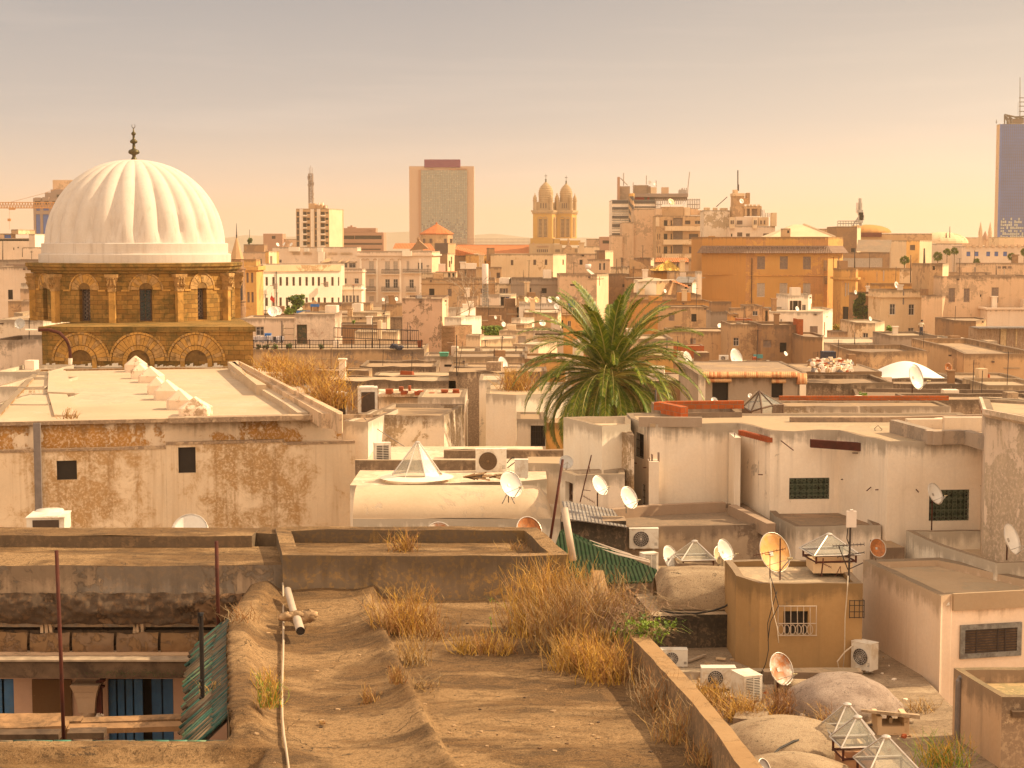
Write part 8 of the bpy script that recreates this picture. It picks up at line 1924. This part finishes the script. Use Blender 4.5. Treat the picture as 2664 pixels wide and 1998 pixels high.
cable('pale cable hanging beside the window cage',ZS,[(1340,0),(1350,200),(1372,340),(1400,450),(1412,580)],45.2,.012,'cable_pale')
cable('white cable down the corner of the tan house',ZT,[(690,0),(685,120),(665,360),(662,600),(650,790)],46.2,.016,'cable_pale')
cable('black hose lying over the tan vault',ZS,[(1310,1595),(1420,1490),(1540,1430),(1700,1400)],[36.8,37.6,38.2,38.6],.035)
cable('rusty rod lying on the court vault',ZS,[(1230,1298),(1400,1300),(1592,1300)],40.2,.03,'rust')
cable('tangled cables beside the small plain unit',ZM,[(1555,680),(1580,650),(1610,630),(1640,660),(1600,690),(1560,720)],64,.02)
cable('looped wire on the roof of the large white house',ZO,[(925,400),(920,380),(950,355),(985,390),(960,412),(925,402),(1000,405),(1055,412),(1060,385)],58,.012)
cable('wires lying on the tan roof edge',ZT,[(20,0),(60,130),(90,260),(20,400),(0,560)],45.0,.012)
# thick white pipe lying in the court
fr(*ZT);rod('thick pale pipe lying behind the lumpy dome',[P(60,960,43.9),P(330,962,43.9)],.22,'vault_tan','cement_pipe','pipe',14)
# ============================================================ terrace with railing
fr(*ZB7)
m=MB();Yr=160
for k in range(110):x=215+(1840-215)*k/109;m.obox(P(x,762,Yr),(.035 if k%9 else .09,0,0),(0,.03,0),(0,0,Zat(684 if k%9 else 676,Yr)-Zat(762,Yr)))
for y in(687,757):a=P(215,y,Yr);m.obox(a,(P(1840,y,Yr).x-a.x,0,0),(0,.05,0),(0,0,.06))
o=m.build('railing','iron',None,P(215,762,Yr));tag(o,'long iron railing along the terrace wall','railing')
m=MB();a,b=P(990,660,186),P(1800,700,164)
for k in range(46):p=a.lerp(b,k/45);m.obox(p,(.04,0,0),(0,.04,0),(0,0,1.15));
m.tube([a+Vector((0,0,1.15)),b+Vector((0,0,1.15))],.05,4);m.tube([a+Vector((0,0,.1)),b+Vector((0,0,.1))],.04,4)
o=m.build('railing','iron',None,a);tag(o,'second railing running back across the terrace','railing')
m=MB();rnd=random.Random(6)
for i in range(14):
    x0=218+i*21;x1=x0+rnd.uniform(20,34);y0=642+rnd.uniform(-4,8);L=rnd.uniform(45,70);m.mat(rnd.choice((0,0,0,1,2)));NX=6
    for j in range(NX):
        a0,a1=j/NX,(j+1)/NX;f0,f1=160.6+.12*math.sin(j*2),160.6+.12*math.sin((j+1)*2)
        m.face([P(x0+(x1-x0)*a0,y0+L,f0-.2),P(x0+(x1-x0)*a1,y0+L,f1-.2),P(x0+(x1-x0)*a1,y0,f1),P(x0+(x1-x0)*a0,y0,f0)])
o=m.build('laundry',['cloth_white','cloth_lilac','cloth_dark'],None,P(218,650,161));tag(o,'row of pale washing hung along the railing','laundry')
m=MB();c=P(358,640,161);m.box(c.x,c.y,c.z-.1,.55,.5,.3,0,1.1);m.box(c.x,c.y,c.z+.2,.64,.58,.05);tag(m.build('crate','blue_bright',None,c),'bright blue crate above the washing','crate')
m=MB();
for x in(508,612):m.tube([P(x,682,189),P(x,532,189.6)],.09,5)
for y in(568,626):m.tube([P(508,y,189.2),P(612,y,189.2)],.07,5)
tag(m.build('ladder','wood_grey',None,P(508,682,189)),'wide grey wooden frame ladder leaning on the lilac wall','ladder')
def bush(label,frm,cx,cy,wpx,hpx,Y,n,seed,mats=('leaf','leaf_bright'),name='potted_plant',cat='plant',pot=False,lf=.16,group=None):
    fr(*frm);c=P(cx,cy,Y);w,h=wpx*Y/F*FR[2]/2,hpx*Y/F*FR[2]/2;rnd=random.Random(seed);root=empty(name,(c.x,c.y,c.z-h),label,cat,group);m=MB()
    cl_=[(rnd.gauss(0,.45),rnd.gauss(0,.4),rnd.gauss(0,.45),rnd.uniform(.3,.55))for _ in range(14)]
    for i in range(n):
        k=rnd.choice(cl_);v=Vector((rnd.gauss(0,1),rnd.gauss(0,1),rnd.gauss(0,1))).normalized()*k[3]*rnd.random()**.4
        p=Vector((c.x+max(-1,min(1,k[0]+v.x))*w,c.y+(k[1]+v.y)*w*.7,c.z+max(-1,min(1,k[2]+v.z))*h));u=Vector((rnd.gauss(0,1),rnd.gauss(0,1),rnd.gauss(0,1))).normalized();s=u.orthogonal().normalized();r=lf*rnd.uniform(.5,1.2);m.mat(rnd.randrange(len(mats)))
        m.face([p-u*r,p+s*r*.5,p+u*r,p-s*r*.5])
    m.build('foliage',list(mats),root)
    m=MB();
    for k in range(5):a=k*1.3;m.tube([(c.x,c.y,c.z-h),(c.x+w*.4*math.cos(a),c.y+w*.3*math.sin(a),c.z+h*.3)],[.05,.02],4)
    m.build('stem','palm_trunk',root)
    if pot:m=MB().mat(0,True);m.lathe([(0,0),(w*.35,0),(w*.5,h*.7),(w*.42,h*.7)],(c.x,c.y,c.z-h*1.3),10);m.build('pot','pot',root)
    return root
for i,(x,w,hh)in enumerate(((268,45,55),(316,30,35),(352,30,45),(428,70,70),(545,45,40),(570,38,60),(868,42,55))):
    bush(('dark round plant first from the left on the terrace edge','small pot plant second from the left on the terrace edge','thin pot plant under the washing','broad bright green plant under the washing','low plant left of the green door','tall dark plant left of the green door','round dark plant right of the green door')[i],ZB7,x,745,w,hh,160.9,160,i,('leaf_dark','leaf')if i!=3 else('leaf','leaf_bright'),pot=True,lf=.10,group='pot plants along the terrace railing')
bush('small leafy tree on the low earthen roof',ZB7,630,330,160,150,252,900,20,('leaf','leaf_dark','leaf_bright'),'small_tree','tree',lf=.35)
bush('low shrubs left of the blue play tower',ZB7,560,405,110,50,250,300,21,name='shrub',cat='shrub',lf=.25)
bush('bright green ivy bush below the ruined stone wall',ZC,420,915,330,170,212,1800,22,('leaf_bright','leaf'),'ivy','shrub',lf=.22)
bush('yellow green bush at the foot of the bright white flank wall',ZC,30,985,110,170,210,600,23,('leaf_bright','leaf'),'shrub','shrub',lf=.2)
bush('dark creeper climbing beside the yellow bay',ZB10,640,750,110,290,297,1700,24,('leaf_dark','leaf'),'creeper','creeper',lf=.4)
bush('flowering bush at the corner of the yellow bay',ZB10,425,925,80,55,240,500,25,('leaf','weed_yellow'),'shrub','shrub',lf=.2)
bush('small palm like plant left of the man',ZB10,940,950,80,60,200,400,26,('leaf','leaf_bright'),'shrub','shrub',lf=.25)
bush('green bush behind the black oval on the cement house',ZB10,1040,988,60,30,195,200,27,('leaf','leaf_bright'),'shrub','shrub',lf=.2)
bush('small green plant on the stained wall at right',ZB10,670,1575,80,50,108,260,28,('leaf','leaf_bright'),'shrub','shrub',lf=.09)
bush('tree top behind the gables left of the minaret',ZB2,188,905,40,45,500,200,29,('leaf_dark','leaf'),'small_tree','tree',lf=.5)
bush('little weeds growing along the low earthen roof',ZB7,1180,510,30,35,186,80,30,('leaf','leaf_bright'),'shrub','shrub',lf=.12)
fr(*ZC);m=MB();rnd=random.Random(3);p0=P(70,935,228)
def br(p,d,L,r,k):
    e=p+d*L;m.tube([p,e],[r,r*.65],4)
    if k:
        for _ in range(3):br(e,(d+Vector((rnd.gauss(0,.45),rnd.gauss(0,.2),rnd.gauss(.1,.35)))).normalized(),L*.68,r*.6,k-1)
br(p0,Vector((.15,0,1)),3.4,.12,4);br(p0+Vector((-1.2,0,0)),Vector((-.05,0,1)),2.6,.1,3)
tag(m.build('bare_tree','wood_grey',None,p0),'bare leafless tree against the bright white flank wall','tree')
# play tower, post, bag, pipe, boxes
fr(*ZB7);pt_=empty('play_tower',P(800,425,245),'small wooden tower with bright blue panels','play tower')
m=MB();pbox(m,765,335,848,362,245,.3);pbox(m,632,400,762,426,245,.3);m.build('blue_panel','blue_bright',pt_)
m=MB();pbox(m,768,362,782,426,245.3,.4);pbox(m,830,362,846,426,245.3,.4);m.raw([P(762,335,245),P(850,335,245),P(800,292,246)],[(0,1,2)]);m.build('timber','wood',pt_)
m=MB().mat(0,True);c=P(1431,668,187);r=24*187/F*FR[2];m.lathe([(r,0),(r,Zat(495,187)-c.z),(r*1.1,Zat(490,187)-c.z),(0,Zat(488,187)-c.z)],c,14);tag(m.build('vent_pipe','cream_clean',None,c),'thick round cream vent pipe on the terrace','pipe')
m=MB();rnd=random.Random(4)
for k in range(14):c=P(1545+k*7,740-22*math.sin(k*.5)*(k%3>0),159.5);m.mat(0,True);m.lathe([(0,0),(.22,.03),(.26,.14),(.16,.26),(.03,.33)],(c.x,c.y,c.z-.3+rnd.uniform(0,.2)),8)
tag(m.build('rubbish_bags','cloth_dark',None,P(1590,750,159.5)),'heap of black rubbish bags at the terrace end','bags')
m=MB();c=P(1815,755,160.5);m.box(c.x,c.y,c.z,.4,.4,.6,0,1.15);m.box(c.x,c.y,c.z+.6,.5,.5,.08);tag(m.build('planter','brick_plain',None,c),'square terracotta planter at the end of the railing','planter')
for i,(f_,x0,y0,x1,y1,Y,mat_)in enumerate(((ZB7,2000,800,2090,838,149,'green_tub'),(ZC,15,1215,105,1258,147,'green_tub'),(ZC,222,1215,325,1252,147,'cloth_lilac'))):
    fr(*f_);m=MB();a,b=P(x0,y1,Y),P(x1,y0,Y);w=b.x-a.x;h=b.z-a.z;m.box((a.x+b.x)/2,Y+.5,a.z,w*.85,1,h*.85,0,1.12);m.box((a.x+b.x)/2,Y+.5,a.z+h*.85,w,1.2,h*.12);tag(m.build('tub',mat_,None,a),('green tub on the low white wall left of the cream house','faded green tub at the left end of the cream house','lilac tub beside the faded green one')[i],'tub','plastic tubs on the wall')
# bricks weighing down the tiled roof
fr(*ZB7);m=MB()
for k in range(70):x=1425+k*10.8;a=P(x,1195,101.2);m.tube([P(x,1165,103),P(x+4,1212,100.8)],.11,5)
tag(m.build('roof_tiles','white_worn',None,P(1425,1200,101)),'rows of pale roof tiles below the loose red bricks','roof tiles')
bs=[(1490,1152,60,45),(1612,1132,40,32),(1612,1158,40,18),(1635,1172,55,32),(1703,1122,22,50),(1760,1178,55,32),(1792,1168,50,20),(1900,1188,52,22),(2018,1160,62,24),(2016,1186,58,24),(2130,1155,60,18),(2128,1175,62,18),(2126,1194,64,18)]
for i,(x,y,w,h)in enumerate(bs):
    m=MB();a,b=P(x,y+h,100.6-.05*(i%3)),P(x+w,y,100.6-.05*(i%3));m.box((a.x+b.x)/2,100.9,a.z,b.x-a.x,.55,b.z-a.z-.01,(i%3-1)*.12)
    o=m.build('hollow_brick','brick_plain',None,a);tag(o,('leftmost','second from left','third from left','fourth from left','upright fifth','sixth from left','seventh from left','lonely eighth','upper brick of the first pair,','lower brick of the first pair,','top brick of the rightmost stack,','middle brick of the rightmost stack,','bottom brick of the rightmost stack,')[i]+' red hollow brick on the pale roof tiles','brick','red bricks weighing down the roof tiles')
fr(*ZB8)
for i,(x,y,w,h)in enumerate(((55,1368,60,26),(180,1345,58,44),(285,1340,62,48),(410,1348,60,42))):pass
# scrap heap
fr(*ZB10);m=MB();rnd=random.Random(10)
for k in range(320):
    x,y=rnd.gauss(370,110),rnd.uniform(1238,1345);x=max(150,min(548,x));p=G(x,y,7.85)if 1 else 0;s=rnd.uniform(.08,.45);m.mat(rnd.choice((0,0,0,1,2,3,4)));m.box(p.x,p.y,p.z-.1,s,s*rnd.uniform(.4,1),s*rnd.uniform(.2,.8),rnd.uniform(0,3),rnd.uniform(.4,1))
o=m.build('scrap',['white','wood','iron_grey','brick_plain','cream'],None,G(360,1290,7.8));tag(o,'heap of pale scrap and rubble strewn on the rooftop',None,kind='stuff')
m=MB();a,b=P(285,1245,125),P(410,1172,125);m.obox(a,(b.x-a.x,0,0),(0,1.2,0),(0,0,b.z-a.z));m.obox(a+Vector((0,-.03,b.z-a.z)),(b.x-a.x,0,0),(0,1.3,0),(0,0,.08));tag(m.build('water_tank','cloth_dark',None,a),'square black water tank beside the scrap heap','tank')
fr(*ZB9);m=MB();pbox(m,1328,1003,1418,1040,131,.1);tag(m.build('tarpaulin','tarpaulin',None,P(1328,1040,131)),'small turquoise sheet on the flat roof','sheet')
m=MB();pbox(m,1328,1030,1362,1070,130,.8);tag(m.build('terracotta_box','brick_plain',None,P(1328,1070,130)),'terracotta box under the turquoise sheet','box')
# white membrane roof
fr(*ZB10);m=MB().mat(0,True);Ym=126;a,b=P(835,1430,Ym),P(1500,1430,Ym);cx_=(a.x+b.x)/2;w=(b.x-a.x)/2;h=Zat(1278,Ym)-a.z;vs_=[]
for j in range(17):
    for i in range(33):
        u,v=-1+2*i/32,-1+2*j/16;vs_.append((cx_+w*u,Ym+3+3*v,a.z+h*max(0,(1-abs(u)**1.75))*(1-.85*v*v)-.0))
m.raw(vs_,[(j*33+i,j*33+i+1,(j+1)*33+i+1,(j+1)*33+i)for j in range(16)for i in range(32)]);o=m.build('membrane_roof','membrane',None,a);tag(o,'bright white curved membrane roof at right','roof')
# sheet lying on roof, wood heap
m=MB();slab(m,[P(585,1578,105),P(640,1578,106.5),P(935,1615,105.5),P(925,1622,104.5)],.06);tag(m.build('white_board','white',None,P(700,1600,105)),'long white board lying on the right hand roofs','board')
fr(*ZM);m=MB();rnd=random.Random(17)
for k in range(46):x=rnd.uniform(1175,1500);p=P(x,812-rnd.random()*30*(1-abs(x-1330)/190),62+rnd.random());a=rnd.uniform(-.5,.5);L=rnd.uniform(.2,.8);m.mat(rnd.choice((0,1,2)));m.obox(p,(L*math.cos(a),rnd.uniform(-.2,.2),L*math.sin(a)*.5),(0,.12,0),(0,0,.05))
o=m.build('scrap_wood',['wood','wood_dark','cream'],None,P(1330,815,62));tag(o,'heap of broken wood and rags in front of the large condenser','scrap wood')
# panel aerial on the mast
fr(*ZO);m=MB();pbox(m,678,1095,766,1235,46.5,.08);pbox(m,712,1083,738,1096,46.5,.1);tag(m.build('panel_antenna','panel_white',None,P(720,1235,46.5)),'flat white panel antenna on top of the crossed aerial mast','antenna')
m=MB();slab(m,[P(604,1400,46.3),P(618,1396,46.3),P(675,1555,46.1),P(660,1560,46.1)],.02);
fr(*ZB3);m=MB().mat(0,True);c=P(1955,1160,308);m.tube([P(1928,1158,308),P(1982,1158,308)],.9*.6,10);m.mat(1);slab(m,[P(1935,1185,307),P(1958,1180,307),P(2015,1225,305),P(1985,1230,305)],.1);tag(m.build('solar_heater',['panel_white','white_clean'],None,c),'white solar water heater on the peeling pink house','solar heater')
# ============================================================ the man on the cement roof
fr(*ZB10);Ypn=181;zf_=Zat(1005,178)-.25;pc=P(1225,1000,Ypn);s=1.0
root_p=Vector((pc.x,Ypn,zf_))
J={'pel':(0,0,.95),'wa':(0,0,1.12),'ch':(0,-.02,1.36),'nk':(.02,-.02,1.50),'hd0':(.05,-.04,1.60),'hd':(.06,-.05,1.70),'ls':(-.19,-.02,1.43),'le':(-.29,.0,1.16),'lh':(-.27,-.05,.90),'rs':(.19,-.02,1.43),'re':(.30,.0,1.15),'rh':(.31,-.05,.89),'lk':(-.10,0,.50),'lf':(-.11,.02,.06),'rk':(.10,0,.50),'rf':(.12,.02,.06),'lhip':(-.09,0,.90),'rhip':(.09,0,.90)}
me=bpy.data.meshes.new('person');ks=list(J);E=[('pel','wa'),('wa','ch'),('ch','nk'),('nk','hd0'),('hd0','hd'),('ch','ls'),('ls','le'),('le','lh'),('ch','rs'),('rs','re'),('re','rh'),('pel','lhip'),('lhip','lk'),('lk','lf'),('pel','rhip'),('rhip','rk'),('rk','rf')]
me.from_pydata([J[k]for k in ks],[(ks.index(a),ks.index(b))for a,b in E],[])
po=bpy.data.objects.new('person',me);sc.collection.objects.link(po);po.location=root_p;po['_o']=tuple(root_p)
sk_=po.modifiers.new('skin','SKIN');rad={'pel':(.15,.11),'wa':(.14,.10),'ch':(.17,.11),'nk':(.055,.055),'hd0':(.07,.08),'hd':(.085,.1),'ls':(.07,.07),'le':(.047,.047),'lh':(.035,.03),'rs':(.07,.07),'re':(.047,.047),'rh':(.035,.03),'lk':(.062,.062),'lf':(.045,.045),'rk':(.062,.062),'rf':(.045,.045),'lhip':(.1,.1),'rhip':(.1,.1)}
for i,k in enumerate(ks):me.skin_vertices[0].data[i].radius=rad[k]
me.skin_vertices[0].data[0].use_root=True
po.modifiers.new('sub','SUBSURF').levels=2;po.modifiers['sub'].render_levels=2;me.materials.append(M('skin'));tag(po,'person in a pale shirt and dark trousers standing on the cement roof','person')
m=MB().mat(0,True);m.lathe([(.17,1.02),(.19,1.1),(.19,1.25),(.23,1.38),(.22,1.45),(.10,1.50),(.07,1.51)],root_p,16)
for sx in(-1,1):m.tube([root_p+Vector((sx*.17,-.02,1.45)),root_p+Vector((sx*.25,-.01,1.30)),root_p+Vector((sx*.285,0,1.20))],[.09,.085,.08],10)
o=m.build('shirt','cloth_shirt',po);m=MB().mat(0,True)
m.lathe([(.19,.82),(.185,.95),(.175,1.04)],root_p,16)
for sx in(-1,1):m.tube([root_p+Vector((sx*.09,0,.88)),root_p+Vector((sx*.10,0,.5)),root_p+Vector((sx*.115,.02,.08))],[.115,.09,.08],12)
m.build('trousers','cloth_dark',po);m=MB().mat(0,True);m.lathe([(.10,-.02),(.115,.03),(.11,.08),(.07,.125),(0,.14)],root_p+Vector((.06,-.04,1.68)),14);m.build('hair','iron_dark',po)
# ============================================================ haze over the town
m=bpy.data.materials.new('haze');m.use_nodes=True;t=m.node_tree;t.nodes.remove(t.nodes['Principled BSDF'])
pv=t.nodes.new('ShaderNodeVolumePrincipled');pv.inputs['Color'].default_value=(1,.80,.57,1);pv.inputs['Density'].default_value=.00019;pv.inputs['Anisotropy'].default_value=.5
t.links.new(pv.outputs[0],[n for n in t.nodes if n.type=='OUTPUT_MATERIAL'][0].inputs['Volume']);MATS['haze']=m
hb_=MB();hb_.obox((-4300,-320,-1),(8600,0,0),(0,7400,0),(0,0,161));hz_=hb_.build('haze','haze');tag(hz_,'warm thin haze over the town',None,kind='stuff');hz_.visible_shadow=True
